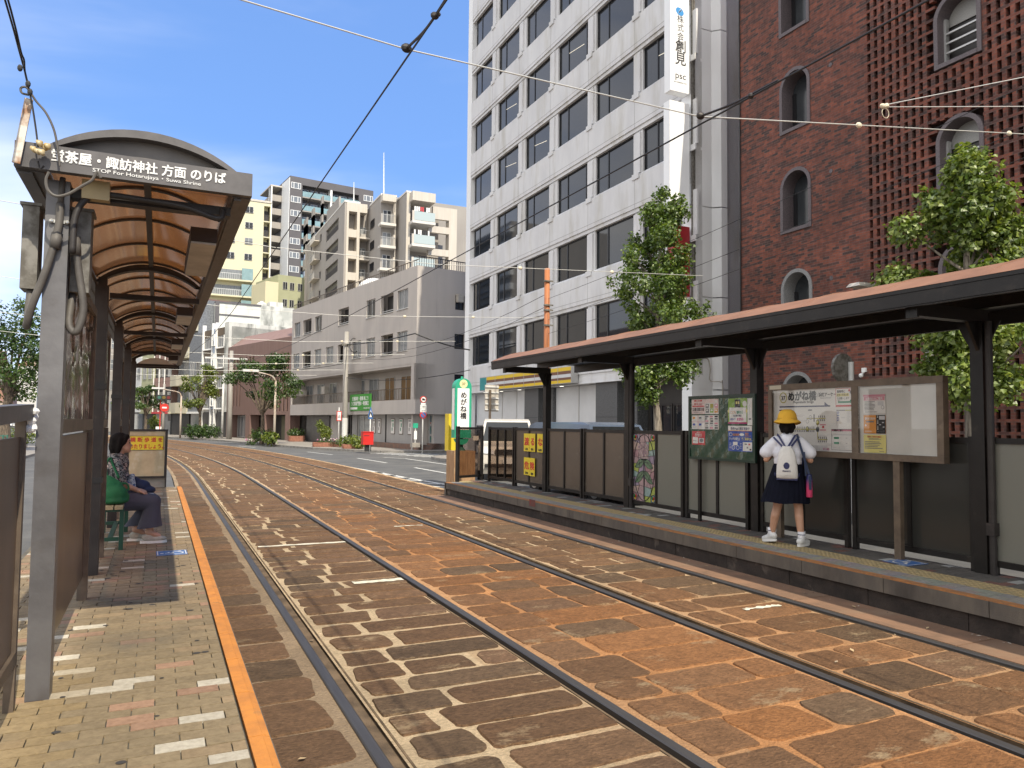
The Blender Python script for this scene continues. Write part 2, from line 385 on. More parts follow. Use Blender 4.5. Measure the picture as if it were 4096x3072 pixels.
labels = ['first steel tram rail, beside the orange edged platform with the seated woman',
          'second steel tram rail, right rail of the near track along the brown stones',
          'third steel tram rail, across the rust orange stones in the middle of the street',
          'farthest steel tram rail, beside the dark kerb of the platform with the girl']
ry = [-4 + i for i in range(25)] + [21 + 1.5 * i for i in range(50)]
for i, x0 in enumerate(RAILX):
    b = MB(); sg = 1 if i in (0, 2) else -1
    gw = .095 if i in (0, 2) else .05
    prof = [(-.036, -.03), (-.036, .009), (-.028, .014), (.028, .014), (.036, .008), (.036, -.028)]
    prof2 = [(.037, -.024), (.037 + gw, -.024), (.037 + gw, .004), (.037 + gw + .012, .006), (.037 + gw + .012, -.03)]
    for k, pr in enumerate((prof, prof2)):
        b.mi = k; pp = [(sg * p[0], p[1]) for p in pr]; n = len(pp); vs = []; fs = []
        for y in ry:
            for p in pp: vs.append((x0 + p[0] + bend(y), y, p[1]))
        for j in range(len(ry) - 1):
            for q in range(n - 1):
                f = (j * n + q, (j + 1) * n + q, (j + 1) * n + q + 1, j * n + q + 1); fs.append(f if sg > 0 else f[::-1])
        b.add(vs, fs)
    tag(b.build('tram_rail', [M_rail, M_groove]), labels[i], 'rail', 'tram rails')

# ------------------------------------------------------------------ platforms
P = .32
b = MB(); b.box((-1.25, -4, -.04), (.405, 17.62, .306)); b.box((.407, -4, -.04), (.512, 17.62, .300)); st('platform', b, M_joint)
def pavers(xa, xb, y0, y1, lw, rd, colf, ang=0, inside=None, top=P):
    b = MB(); r = 0; y = y0
    while y < y1 - .01:
        x = xa - (lw / 2 if r % 2 else 0)
        while x < xb - .01:
            a, e = max(x, xa), min(x + lw, xb)
            if e - a > .02 and (inside is None or inside((a + e) / 2, y)):
                b.col = colf(x, y); g = .003
                z = top + rnd.uniform(-.0015, .0015)
                b.add([(a + g, y + g, top - .012), (e - g, y + g, top - .012), (e - g, y + rd - g, top - .012), (a + g, y + rd - g, top - .012),
                       (a + g, y + g, z), (e - g, y + g, z), (e - g, y + rd - g, z), (a + g, y + rd - g, z)],
                      [(4, 5, 6, 7), (0, 1, 5, 4), (1, 2, 6, 5), (2, 3, 7, 6), (3, 0, 4, 7)])
            x += lw
        y += rd; r += 1
    return b
def pcol(x, y):
    u = rnd.random(); k = rnd.uniform(.88, 1.1)
    c = (.52, .47, .37) if u < .055 else (.33, .20, .125) if u < .14 else (.285, .208, .118) if u < .3 else mix3((.25, .19, .108), (.24, .178, .108), min(1, max(0, (y - 5) / 4)))
    if x < -.42 and y < 5: c = mix3(c, (.30, .20, .07), .35)
    return tuple(q * k for q in c)
st('platform_pavers', pavers(-1.2, .40, 1.0, 17.6, .205, .1, pcol), M_paver)
b = MB(); y = -3.0
while y < 17.6:
    b.box((.41, y + .004, .296), (.470, min(y + .6, 17.6) - .004, .328)); b.prism([(0, 0), (.032, 0), (.032, .018), (0, .03)], (.4705, min(y + .6, 17.6) - .004, .298), (1, 0, 0), (0, 0, 1), min(y + .6, 17.6) - y - .008); y += .6
st('platform_edge_line', b, M_orange)
# right platform
def yend(x): return 17.05 + (x - 6.27) * .42
b = MB()
b.prism([(6.31, -4), (7.50, -4), (7.50, yend(7.5) - .02), (6.31, yend(6.31) - .02)], (0, 0, .0), (1, 0, 0), (0, 1, 0), .306)
st('platform_core', b, M_base)
b = MB(); y = -4.0
while y < 17:
    e = min(y + 1.0, yend(6.27)); b.box((6.262, y + .004, .175), (6.40, e - .004, .31)); y += 1.0
bb = MB(); y = -4.0
while y < 17: bb.box((6.285 + rnd.uniform(0, .012), y + .2, -.02), (6.39, min(y + 1.2, 17.0) - .008, .174)); y += 1.0
st('platform_foot', bb, M_base)
b.prism([(6.262, yend(6.262)), (7.52, yend(7.52)), (7.52, yend(7.52) - .1), (6.262, yend(6.262) - .1)][::-1], (0, 0, -.02), (1, 0, 0), (0, 1, 0), .33)
st('platform_kerb', b, M_conc)
b = MB(); b.box((6.264, -4, .3105), (6.36, 16.98, .322)); st('platform_edge_line', b, M_orange2)
ins = lambda x, y: y < yend(x) - .25
def dcol(x, y):
    u = rnd.random(); k = rnd.uniform(.85, 1.12)
    c = (.36, .37, .36) if u < .07 else (.17, .085, .07) if u < .2 else (.105, .098, .09)
    return tuple(q * k for q in c)
st('platform_pavers', pavers(6.95, 7.5, -3.5, 17.9, .2, .1, dcol, inside=ins), M_paver)
st('platform_pavers', pavers(6.362, 6.64, -3.5, 17.1, .28, .115, lambda x, y: tuple(q * rnd.uniform(.9, 1.1) for q in (.27, .255, .225)), inside=ins), M_paver)
b = MB(); y = -3.5
while y < 17.0:
    b.box((6.645, y + .003, .31), (6.945, y + .297, P + .001))
    for i in range(5):
        for j in range(5):
            cx, cy = 6.675 + .06 * i, y + .03 + .06 * j
            if 3.4 < cy: b.lathe([(.017, P), (.012, P + .006)], (cx, cy, 0), 6)
    y += .3
st('tactile_paving', b, M_tact)

def wheelchair(name, o, xd, yd, s, lab):
    t = thing(name, lab, 'floor sign', o); xd, yd = Vector(xd), Vector(yd); o = Vector(o); zz = Vector((0, 0, 1))
    b = MB(); b.prism([(0, 0), (s, 0), (s, s), (0, s)], o, xd, yd, .003); b.build('sign_plate', M_blue, t)
    b = MB(); up = zz * .0045; W_ = lambda x, y: o + xd * (x * s) + yd * (y * s) + up
    for (x0, y0, x1, y1) in ((.03, .03, .97, .06), (.03, .94, .97, .97), (.03, .03, .06, .97), (.94, .03, .97, .97)):
        b.quad(W_(x0, y0), W_(x1, y0), W_(x1, y1), W_(x0, y1))
    def stroke(pp, w):
        for p, q in zip(pp[:-1], pp[1:]):
            d = Vector((q[0] - p[0], q[1] - p[1])).normalized(); n = Vector((-d.y, d.x)) * w / 2
            b.quad(W_(p[0] - n.x, p[1] - n.y), W_(q[0] - n.x, q[1] - n.y), W_(q[0] + n.x, q[1] + n.y), W_(p[0] + n.x, p[1] + n.y))
    stroke([(.42 + .21 * math.cos(R(a)), .34 + .21 * math.sin(R(a))) for a in range(110, 371, 20)], .06)
    stroke([(.40, .72), (.42, .46), (.62, .46), (.70, .22), (.80, .22)], .07); stroke([(.41, .60), (.60, .60)], .06)
    b.add([W_(.40 + .065 * math.cos(R(a)), .82 + .065 * math.sin(R(a))) for a in range(0, 360, 30)], [tuple(range(12))])
    b.build('wheelchair_symbol', M_white, t)
wheelchair('wheelchair_marking', (.33, 8.73, P + .002), (-.02, .999, 0), (-.999, -.02, 0), .30, 'blue wheelchair square on the sunny and shaded pavers before the seated woman')
wheelchair('wheelchair_marking', (7.0, 5.60, P + .002), (0, -1, 0), (1, 0, 0), .31, 'blue wheelchair square on the dark pavers under the route map board')

# ------------------------------------------------------------------ pavements, road paint
kl = [(-3.5, 92), (2.4, 76.2), (4.9, 67.6), (6.4, 59.2), (7.4, 54.0), (8.9, 47.8), (10.5, 43.9), (11.6, 42.2), (13.2, 41.4), (15.5, 41.6), (40, 45.5)]
b = MB(); n = len(kl)
b.prism([(p[0], p[1]) for p in kl] + [(60, 130), (-3, 130)], (0, 0, -.04), (1, 0, 0), (0, 1, 0), .15)
kl2 = [(11.75, -15), (11.75, 33.0), (12.0, 34.4), (12.6, 35.4), (14.0, 36.1), (15.5, 36.6), (40, 39)]
b.prism([(p[0], p[1]) for p in kl2] + [(60, 39), (60, -15)], (0, 0, -.04), (1, 0, 0), (0, 1, 0), .15) if False else None
poly = [(p[0], p[1]) for p in kl2[::-1]] + [(40, -15)]
b.prism(poly, (0, 0, -.04), (1, 0, 0), (0, 1, 0), .15)
b.prism([(-5.2, -10), (-5.2, 46), (-5.8, 52), (-8, 55), (-30, 55), (-30, -10)], (0, 0, -.04), (1, 0, 0), (0, 1, 0), .15)
st('pavement', b, M_walk)
b = MB()
def kerb(pts, w=.16, top=.118):
    for p, q in zip(pts[:-1], pts[1:]):
        L = math.hypot(q[0] - p[0], q[1] - p[1]); m = max(1, int(L / 1.2))
        for i in range(m):
            a = [p[k] + (q[k] - p[k]) * (i + .01) / m for k in (0, 1)]; e = [p[k] + (q[k] - p[k]) * (i + .99) / m for k in (0, 1)]
            b.bar((*a, top / 2 - .02), (*e, top / 2 - .02), w, top + .04)
kerb(kl[:-1]); kerb(kl2[:-1])
st('kerb', b, M_kerb)
b = MB(); Z = .0
def line(pts, w, z=-.001):
    for p, q in zip(pts[:-1], pts[1:]):
        d = Vector((q[0] - p[0], q[1] - p[1])).normalized(); nn = Vector((-d.y, d.x)) * w / 2
        b.quad((p[0] - nn.x, p[1] - nn.y, z), (p[0] + nn.x, p[1] + nn.y, z), (q[0] + nn.x, q[1] + nn.y, z), (q[0] - nn.x, q[1] - nn.y, z))
line([(7.75, 2), (7.75, 12), (7.6, 18), (7.15, 23), (6.75, 29), (6.1, 36), (5.3, 42.2), (4.2, 50.5), (2.5, 58.2), (.9, 64.3), (-2, 72)], .14)
line([(9.1, 24.2), (9.05, 28)], .12); line([(8.95, 31.6), (8.75, 36)], .12); line([(8.4, 40), (7.8, 44)], .12); line([(5.85, 52), (5.1, 55.2)], .12); line([(9.1, 16), (9.1, 20)], .12)
for i in range(7):
    y = 18.3 + 1.25 * i; xa = 6.86 + .02 * i; line([(xa - .1, y + .15), (7.5 - .075 * i, y - .55)], .15)
line([(11.0, 29), (10.85, 35), (10.2, 36.5)], .12)
for i in range(9):
    t = i / 8; a = (11.3 + 1.6 * t, 41.6 - 5.6 * t); line([(a[0] - .5, a[1] - .1), (a[0] + 1.9, a[1] + .35)], .28)
for i in range(9): line([(-13.2 + 1.15 * i, 78), (-13.2 + 1.15 * i, 82)], .55)
line([(-5.6, 36), (-5.9, 56)], .14); line([(-8.6, 60), (-8.8, 74)], .14)
st('road_markings', b, M_paint)
# worn white dabs on the stones
b = MB(); dabs = [(1.3, 2.5, 10.9, .10), (1.95, 2.5, 8.1, .12), (3.6, 4.1, 12.2, .06), (5.05, 5.5, 5.55, .06)]
for (x0, x1, y, w) in dabs:
    k = 14; up = [(x0 + (x1 - x0) * i / k, y + w / 2 + rnd.uniform(-.02, .02)) for i in range(k + 1)]; dn = [(x0 + (x1 - x0) * i / k, y - w / 2 + rnd.uniform(-.02, .02)) for i in range(k + 1)]
    b.add([(p[0], p[1], .0135) for p in up + dn], [(i, k + 1 + i, k + 2 + i, i + 1)[::1] for i in range(k)])
st('paint_remnants', b, mat('chipped_paint', (.70, .66, .52), .8, col2=(.5, .45, .33), ns=18))
# ------------------------------------------------------------------ the shelter on the left platform
M_dark = mat('brown_metal', (.030, .026, .025), .5, .15, spec=.3, col2=(.046, .041, .038), ns=5, lo=.35, hi=.7, bump=.1, bs=40, dirt=(.085, .07, .06), ds=6, dlo=.62, dhi=.8)
M_post = mat('grey_post_metal', (.16, .155, .155), .42, .35, col2=(.115, .11, .112), ns=4, bump=.25, bs=9, dirt=(.085, .07, .06), ds=3, dlo=.55, dhi=.8)
M_fasc = mat('fascia_metal', (.115, .108, .108), .5, .3, col2=(.085, .08, .08), ns=9, dirt=(.17, .15, .13), ds=5, dlo=.58, dhi=.8)
M_bronze = mat('bronze_frame', (.15, .112, .078), .5, .3, col2=(.10, .075, .055), ns=7, dirt=(.22, .175, .13), ds=6, dlo=.6, dhi=.8)
M_brownp = mat('brown_panel', (.13, .082, .052), .35, col2=(.09, .058, .038), ns=2.5, stretch=(1, 1, .3))
M_light = mat('pale_cover', (.48, .45, .40), .5, col2=(.36, .33, .29), ns=6)
M_galv = mat('galvanised_box', (.20, .19, .17), .7, .2, col2=(.10, .09, .075), ns=12, lo=.4, hi=.6)
M_cable = mat('grey_conduit', (.105, .095, .082), .6, col2=(.07, .062, .055), ns=9)
M_black = mat('black_rubber', (.018, .018, .018), .6)
M_ceram = mat('insulator_ceramic', (.40, .28, .10), .3, col2=(.5, .42, .26), ns=12)
M_rust = mat('rusty_white_strip', (.62, .58, .5), .7, col2=(.26, .12, .05), ns=9, lo=.42, hi=.62)
M_amber = pane_mat('amber_roof_sheet', (.42, .17, .06), rough=.10, frost=.76, fcol=(.15, .060, .023), trans=.45, gloss=.09)
M_milky = pane_mat('milky_gable_sheet', (.8, .76, .68), rough=.2, frost=.85, fcol=(.6, .55, .47), trans=.5)
M_film = pane_mat('clear_wavy_film', (.80, .78, .76), rough=.05, frost=.12, fcol=(.6, .58, .55))

SH = thing('tram_shelter', 'left platform shelter with an arched amber roof and white lettering on its grey fascia', 'shelter', (-.5, 4.57, P))
PY = [4.57 + 3.35 * k for k in range(5)]
for k, y in enumerate(PY):
    b = MB(); b.box((-.562, y - .065, P), (-.455, y + .065, 2.985)); b.build('post', M_post if k == 0 else M_dark, SH)
Y0, Y1 = 4.35, 18.75
b = MB(); b.box((-.685, Y0, 2.99), (.435, Y0 + .05, 3.117)); b.build('fascia', M_fasc, SH)
b = MB(); b.text('蛍茶屋・諏訪神社 方面 のりば', (-.53, Y0 - .0035, 3.043), (1, 0, 0), (0, 0, 1), .0557, bold=.03, fit=.825)
b.text('STOP For Hotarujaya・Suwa Shrine', (-.345, Y0 - .0035, 3.010), (1, 0, 0), (0, 0, 1), .023, bold=.004, fit=.515)
b.build('lettering', M_white, SH)
def arc(n, xa, xb, z0, h):
    w = (xb - xa) / 2; r = (w * w + h * h) / (2 * h); a0 = math.asin(w / r)
    return [((xa + xb) / 2 + r * math.sin(-a0 + 2 * a0 * i / n), z0 + h - r + r * math.cos(-a0 + 2 * a0 * i / n)) for i in range(n + 1)]
def arch(b, xa, xb, z0, h, t, ya, yb, n=18):
    o = arc(n, xa, xb, z0, h); q = arc(n, xa + t * .8, xb - t * .8, z0, h - t)
    for i in range(n):
        a0, a1, c0, c1 = o[i], o[i + 1], q[i], q[i + 1]
        b.add([(a0[0], ya, a0[1]), (a1[0], ya, a1[1]), (c1[0], ya, c1[1]), (c0[0], ya, c0[1]), (a0[0], yb, a0[1]), (a1[0], yb, a1[1]), (c1[0], yb, c1[1]), (c0[0], yb, c0[1])],
              [(0, 3, 2, 1), (4, 5, 6, 7), (0, 1, 5, 4), (2, 3, 7, 6)])
b = MB(); arch(b, -.57, .375, 3.10, .165, .042, Y0 + .004, Y0 + .09); b.build('front_arch', M_fasc, SH)
o = arc(18, -.53, .335, 3.10, .125)
b = MB(); b.prism([(p[0], p[1]) for p in o][::-1], (0, Y0 + .07, 0), (1, 0, 0), (0, 0, 1), -.012); b.build('gable_panel', mat('gable_metal', (.15, .135, .12), .5, .2, col2=(.10, .092, .085), ns=3, dirt=(.24, .21, .17), ds=7, dlo=.66, dhi=.8), SH)
for nm, x0, x1 in (('gutter', .335, .434), ('gutter', -.684, -.562)):
    b = MB(); b.box((x0, Y0 + .052, 2.985), (x1, Y1, 3.112)); b.box((x0 + .012, Y0 + .06, 2.972), (x1 - .05, Y1 - .02, 2.984)); b.build(nm, M_fasc, SH)
vault = arc(16, -.56, .336, 3.055, .175)
yy = Y0 + .1; k = 0
while yy < Y1 - .1:
    e = min(yy + .84, Y1 - .02); b = MB(); vs = [(p[0], q, p[1]) for q in (yy + .01, e - .01) for p in vault]
    b.add(vs, [(i, i + 1, 18 + i, 17 + i) for i in range(16)]); b.build('roof_sheet', M_amber, SH, smooth=True)
    b = MB(); arch(b, -.56, .336, 3.062, .172, .02, e - .018, e + .018, 16); b.build('roof_rib', M_dark, SH); yy = e
b = MB(); b.box((-.125, Y0 + .1, 3.185), (-.085, Y1, 3.222)); b.build('ridge_bar', M_dark, SH)
for y in PY[1:]:
    b = MB(); arch(b, -.56, .336, 3.03, .185, .055, y - .05, y + .05, 16); b.build('roof_beam', M_dark, SH)
    b = MB(); b.box((-.46, y + .25, 2.915), (.34, y + .33, 2.965)); b.build('tie_bar', M_dark, SH)
    b = MB(); b.box((-.54, y - .06, 2.90), (-.47, y + .06, 3.06)); b.build('knee_plate', M_dark, SH)
b = MB(); b.box((-.46, 4.55, 2.915), (.34, 4.63, 2.965)); b.build('tie_bar', M_dark, SH)
for y0, y1 in ((5.15, 6.35), (8.9, 9.7), (12.4, 13.1), (15.7, 16.4)):
    b = MB(); b.box((.15, y0, 2.885), (.31, y1, 2.975)); l = b.build('lamp_box', M_dark, SH)
    b = MB(); b.box((.155, y0 + .01, 2.870), (.305, y1 - .01, 2.884)); b.build('lamp_cover', M_light, l)
b = MB(); b.box((-.40, 4.47, 2.90), (-.27, 4.53, 3.0)); b.build('lamp_box', mat('yellowed_box', (.42, .33, .17), .5, col2=(.33, .25, .13), ns=5), SH)
b = MB(); b.box((-.54, Y1 - .05, 2.90), (.40, Y1, 2.985)); b.build('end_beam', M_dark, SH)
b = MB(); b.prism([(p[0], p[1] - .09) for p in arc(16, -.5, .33, 3.05, .18)][::-1], (0, Y1 - .03, 0), (1, 0, 0), (0, 0, 1), -.01); b.build('gable_panel', M_milky, SH)
# junction boxes, conduits and clamps on the first post
for (xa, xb, za, zb) in ((-.675, -.60, 2.42, 2.86), (-.45, -.36, 2.42, 2.86)):
    b = MB(); b.box((xa, 4.60, za), (xb, 4.76, zb)); b.box((xa - .012, 4.59, zb), (xb + .012, 4.775, zb + .015)); b.build('junction_box', M_galv, SH)
def curve(pts, n=8):
    """Catmull-Rom line through points"""
    P_ = [Vector(p) for p in pts]; P_ = [P_[0] * 2 - P_[1]] + P_ + [P_[-1] * 2 - P_[-2]]; out = []
    for i in range(1, len(P_) - 2):
        p0, p1, p2, p3 = P_[i - 1:i + 3]
        for j in range(n):
            t = j / n; out.append(.5 * ((2 * p1) + (p2 - p0) * t + (2 * p0 - 5 * p1 + 4 * p2 - p3) * t * t + (3 * p1 - p0 - 3 * p2 + p3) * t ** 3))
    return out + [P_[-2]]
b = MB(); b.tube(curve([(-.495, 4.49, 2.86), (-.50, 4.48, 2.72), (-.545, 4.475, 2.5), (-.60, 4.49, 2.32), (-.625, 4.53, 2.22), (-.632, 4.60, 2.25), (-.63, 4.64, 2.42)]), .019, 8); b.tube([(-.502, 4.478, 2.70), (-.51, 4.478, 2.62)], .027, 8); b.tube([(-.49, 4.50, 3.0), (-.495, 4.49, 2.86)], .014, 8); b.build('conduit', M_cable, SH, smooth=True)
b = MB(); b.tube(curve([(-.425, 4.52, 2.66), (-.40, 4.52, 2.5), (-.375, 4.52, 2.32), (-.40, 4.52, 2.20), (-.44, 4.55, 2.24), (-.438, 4.66, 2.42)]), .019, 8); b.tube([(-.428, 4.52, 2.70), (-.42, 4.52, 2.60)], .028, 8); b.build('conduit', M_cable, SH, smooth=True)
b = MB(); b.tube(curve([(-.43, 4.46, 2.6), (-.42, 4.48, 2.82), (-.33, 4.50, 2.93), (-.1, 4.50, 2.935), (.1, 4.49, 2.92), (.27, 4.50, 2.88), (.30, 4.52, 2.94)]), .017, 8); b.build('conduit', M_dark, SH, smooth=True)
b = MB(); b.bar((-.53, 4.497, 2.765), (-.46, 4.497, 2.765), .012, .016); b.ball((-.532, 4.492, 2.765), .012, 8, 5); b.ball((-.462, 4.492, 2.765), .012, 8, 5); b.build('pipe_clamp', mat('zinc', (.55, .54, .5), .35, .6), SH)
# side screens between the posts
for k in range(4):
    ya, yb = PY[k] + .10, PY[k] + (2.3 if k == 0 else .95); x = -.50
    b = MB()
    for (a, c) in (((x - .04, ya, 1.66), (x + .03, ya + .06, 2.62)), ((x - .04, yb - .06, 1.66), (x + .03, yb, 2.62)), ((x - .04, ya + .061, 2.56), (x + .03, yb - .061, 2.62)), ((x - .04, ya + .061, 1.66), (x + .03, yb - .061, 1.74))): b.box(a, c)
    fr = b.build('display_frame', M_bronze, SH)
    b = MB(); n = 26; vs = []
    for j in range(9):
        for i in range(n + 1):
            u = i / n; z = 1.74 + .82 * j / 8; vs.append((x + .012 + .006 * math.sin(u * 23 + j * .6) + .004 * math.sin(u * 51 + j), ya + .06 + (yb - ya - .12) * u, z))
    b.add(vs, [(j * (n + 1) + i, j * (n + 1) + i + 1, (j + 1) * (n + 1) + i + 1, (j + 1) * (n + 1) + i) for j in range(8) for i in range(n)]); b.build('film', M_film, fr, smooth=True)
    b = MB(); b.box((x - .035, ya + .061, 1.741), (x - .02, yb - .061, 2.559)); b.build('notice_sheet', mat('faded_notice', (.46, .40, .33), .6, col2=(.30, .22, .17), ns=2.2, lo=.40, hi=.65, stretch=(1, 1.6, .5)), fr)
    b = MB(); b.box((x - .03, ya, .50), (x, yb, 1.64)); b.build('lower_panel', M_brownp, SH)
    b = MB(); b.box((x - .035, yb - .03, P), (x + .035, yb + .03, 1.655)); b.build('panel_post', M_bronze, SH)
    b = MB(); b.box((x - .035, ya - .03, P), (x + .02, ya - .001, 2.62)); b.build('panel_post', M_bronze, SH)
    if k:
        b = MB(); b.box((x - .07, PY[k] - .075, 2.02), (x + .055, PY[k] + .075, 2.07)); b.build('strap', M_black, SH)
        b = MB(); b.box((x - .07, PY[k] - .075, 1.16), (x + .055, PY[k] + .075, 1.21)); b.build('strap', M_black, SH)

# end screen with the yellow crossing sign
EP = thing('end_screen', 'cream end screen in a dark frame carrying a yellow crossing notice, beyond the seated woman', 'screen', (-.14, 17.55, P))
b = MB(); b.box((-.60, 17.52, 1.50), (.205, 17.58, 1.545)); b.box((.15, 17.52, .52), (.20, 17.58, 1.499)); b.box((-.60, 17.52, .52), (-.56, 17.58, 1.499)); b.box((-.559, 17.525, .52), (.149, 17.575, .56)); b.box((.17, 17.535, P), (.20, 17.565, .519)); b.build('frame', M_dark, EP)
b = MB(); b.box((-.559, 17.54, .561), (.149, 17.555, 1.499)); b.build('panel', mat('cream_board', (.50, .41, .26), .6, col2=(.40, .32, .20), ns=4, dirt=(.58, .52, .40), ds=3, dlo=.55, dhi=.7), EP)
b = MB(); b.box((-.50, 17.60, P - .02), (.17, 17.70, .52)); b.build('plinth', M_walk, EP)
b = MB(); b.box((-.52, 17.531, 1.105), (.125, 17.539, 1.405)); sg = b.build('yellow_sign', mat('sign_yellow', (.78, .60, .03), .5, col2=(.70, .52, .03), ns=5), EP)
M_red = mat('sign_red', (.52, .03, .02), .5); M_ink = mat('black_ink', (.02, .02, .022), .6)
b = MB(); b.text('横 断 歩 道 を', (.10, 17.5285, 1.285), (1, 0, 0), (0, 0, 1), .088, 'r', .03, .98); b.text('わたりましょう。', (.118, 17.5285, 1.145), (1, 0, 0), (0, 0, 1), .092, 'r', .03, .82); b.build('lettering', M_red, sg)
b = MB()
for (a, c) in (((-.52, 1.105), (.125, 1.113)), ((-.52, 1.397), (.125, 1.405)), ((-.52, 1.1135), (-.512, 1.3965)), ((.117, 1.1135), (.125, 1.3965))): b.box((a[0], 17.5285, a[1]), (c[0], 17.5305, c[1]))
b.build('border', M_ink, sg)

# barrier beside the camera
BR = thing('platform_barrier', 'brown metal barrier with translucent panel at the near left edge of the platform', 'barrier', (-.61, 3.3, P))
b = MB(); b.bar((-.60, 4.42, 1.775), (-.61, 1.6, 1.69), .075, .075); b.build('top_rail', M_fasc, BR)
b = MB(); b.bar((-.615, 4.42, .575), (-.615, 1.6, .575), .05, .06); b.build('bottom_rail', M_bronze, BR)
for y in (4.40, 2.95, 1.65):
    b = MB(); b.box((-.635, y - .025, P), (-.59, y + .025, 1.735 - (4.4 - y) * .03)); b.build('barrier_post', M_bronze, BR)
b = MB(); b.box((-.617, 1.68, .61), (-.608, 4.37, 1.65)); b.build('panel', M_brownp, BR)
b = MB(); b.M = Matrix.Translation((-.575, 4.42, 1.74))
for i in range(9): b.ball((rnd.uniform(-.02, .02), rnd.uniform(-.02, .02), rnd.uniform(-.06, .04)), (rnd.uniform(.012, .03), .016, rnd.uniform(.012, .03)), 6, 4)
tag(b.build('paper_scrap', M_white), 'crumpled white paper tied to the end of the barrier rail', 'paper')

# mast strip, insulators and leads in front of the fascia
IN = thing('wire_anchor', 'rust streaked white strip with yellow ceramic insulators on the shelter corner', 'anchor', (-.64, Y0 - .01, 3.0))
b = MB(); pa, pb = at(16, 163, y=Y0 - .03), at(29, 99, y=Y0 - .03); b.bar(pa, pb, .035, .012, (0, 1, 0)); b.build('strip', M_rust, IN)
for i, (px, py) in enumerate(((34, 149), (38, 151), (42, 152), (45, 147), (48, 146), (40, 143))):
    q = at(px, py, y=Y0 - .05 - .01 * (i % 3)); b = MB(); b.M = Matrix.Translation(q) @ Matrix.Rotation(.9, 4, 'Y') @ Matrix.Rotation(.4, 4, 'X')
    b.lathe([(.006, -.012), (.018, -.009), (.020, 0), (.012, .006), (.006, .014)], n=12); b.build('insulator', M_ceram, IN, smooth=True)
b = MB(); b.tube([at(38, 161, y=Y0 - .04), at(40, 170, y=Y0 - .03), at(44, 166, y=Y0 - .03)], .005, 6); b.build('hook', M_dark, IN)
def px_line(pts, y): return [at(p[0], p[1], y=y if len(p) < 3 else p[2]) for p in pts]
b = MB()
b.tube(curve(px_line([(-2, -22, 3.6), (5, 0, 3.75), (14, 31, 3.95), (19, 50, 4.1), (25, 72, 4.25), (30, 94, 4.30), (33, 110, 4.29), (36, 130, 4.29), (38, 147, 4.28)], 0)), .0045, 6)
b.tube(curve(px_line([(1, -20, 3.6), (8, 0, 3.75), (16, 30, 3.95), (21, 52, 4.1), (24, 60, 4.15), (25, 72, 4.25), (30, 94, 4.29)], 0)), .0045, 6)
for px, py in ((28, 84), (30, 92), (20, 68)): b.ball(at(px, py, y=4.26), (.012, .01, .018), 8, 5)
tag(b.build('span_wire', M_black), 'twisted black span wires running from the shelter corner up out of the frame', 'wire')
b = MB(); b.tube(curve(px_line([(29, 95), (22, 93), (21, 88), (27, 88), (36, 101), (46, 113), (54, 130), (58, 150), (60, 166)], Y0 - .035)), .0055, 7)
b.tube(curve(px_line([(49, 172), (46, 180), (48, 190), (56, 196), (68, 194), (82, 186), (92, 180), (97, 172), (101, 178)], Y0 - .02)), .0075, 7)
tag(b.build('loose_cable', M_cable), 'loose grey cable looping down over the shelter fascia', 'cable')
# ------------------------------------------------------------------ the shelter on the right platform
M_blk = mat('black_brown_metal', (.011, .0095, .0085), .42, .1, col2=(.016, .014, .0125), ns=5, bump=.12, bs=60, spec=.35, dirt=(.045, .036, .029), ds=5, dlo=.58, dhi=.82)
M_cop = mat('copper_brown_roof', (.27, .135, .082), .65, col2=(.20, .10, .062), ns=3, dirt=(.15, .085, .06), ds=2, dlo=.6, dhi=.8)
M_brown = mat('brown_pane', (.105, .085, .066), .25, col2=(.085, .068, .053), ns=1.2, dirt=(.15, .13, .11), ds=5, dlo=.62, dhi=.8)
M_tint = pane_mat('bronze_glass', (.62, .55, .50), rough=.02)
M_frost = pane_mat('frosted_sheet', (.55, .54, .48), rough=.22, frost=.93, fcol=(.40, .40, .35), trans=.62)
M_smoke = pane_mat('smoked_sheet', (.22, .22, .19), rough=.12, frost=.78, fcol=(.075, .075, .068), trans=.45)
RS = thing('tram_shelter', 'right platform shelter, black frame with a copper brown roof over the girl', 'shelter', (7.4, 9.3, P))
PYR = [1.65, 4.76, 7.85, 10.92, 13.98]
for k, y in enumerate(PYR):
    b = MB(); b.box((7.34, y - .065, P), (7.465, y + .065, 2.80)); b.build('post', M_blk, RS)
    b = MB(); b.box((6.42, y - .055, 2.79), (7.46, y + .055, 2.915)); b.box((6.40, y - .06, 2.775), (6.43, y + .06, 2.92)); b.build('arm', M_blk, RS)
    b = MB()
    for sg in (-1, 1): b.prism([(0, 0), (.16, 0), (0, -.30)], (7.402, y + sg * .066 + (.012 if sg < 0 else 0), 2.788), (0, sg, 0), (0, 0, 1), .012 if sg < 0 else -.012)
    b.prism([(-.001, 0), (-.16, 0), (-.001, -.28)], (7.339, y, 2.788), (1, 0, 0), (0, 0, 1), .03); b.build('bracket', M_blk, RS)
    if k in (1, 3):
        b = MB(); b.tube([(7.36, y - .115, P), (7.36, y - .115, 2.79)], .034, 10); b.box((7.32, y - .155, .70), (7.40, y - .075, .82)); b.build('downpipe', M_dark, RS)
YE, YN = 14.40, .6
b = MB(); b.box((6.295, YN, 2.875), (6.345, YE, 2.995)); b.box((6.285, YN, 2.997), (6.345, YE, 3.03)); b.box((6.305, YN, 2.862), (6.345, YE, 2.873)); b.build('fascia', M_blk, RS)
b = MB(); b.box((8.30, YN, 2.875), (8.36, YE, 3.03)); b.build('fascia', M_blk, RS)
ro = arc(14, 6.285, 8.37, 3.034, .25)
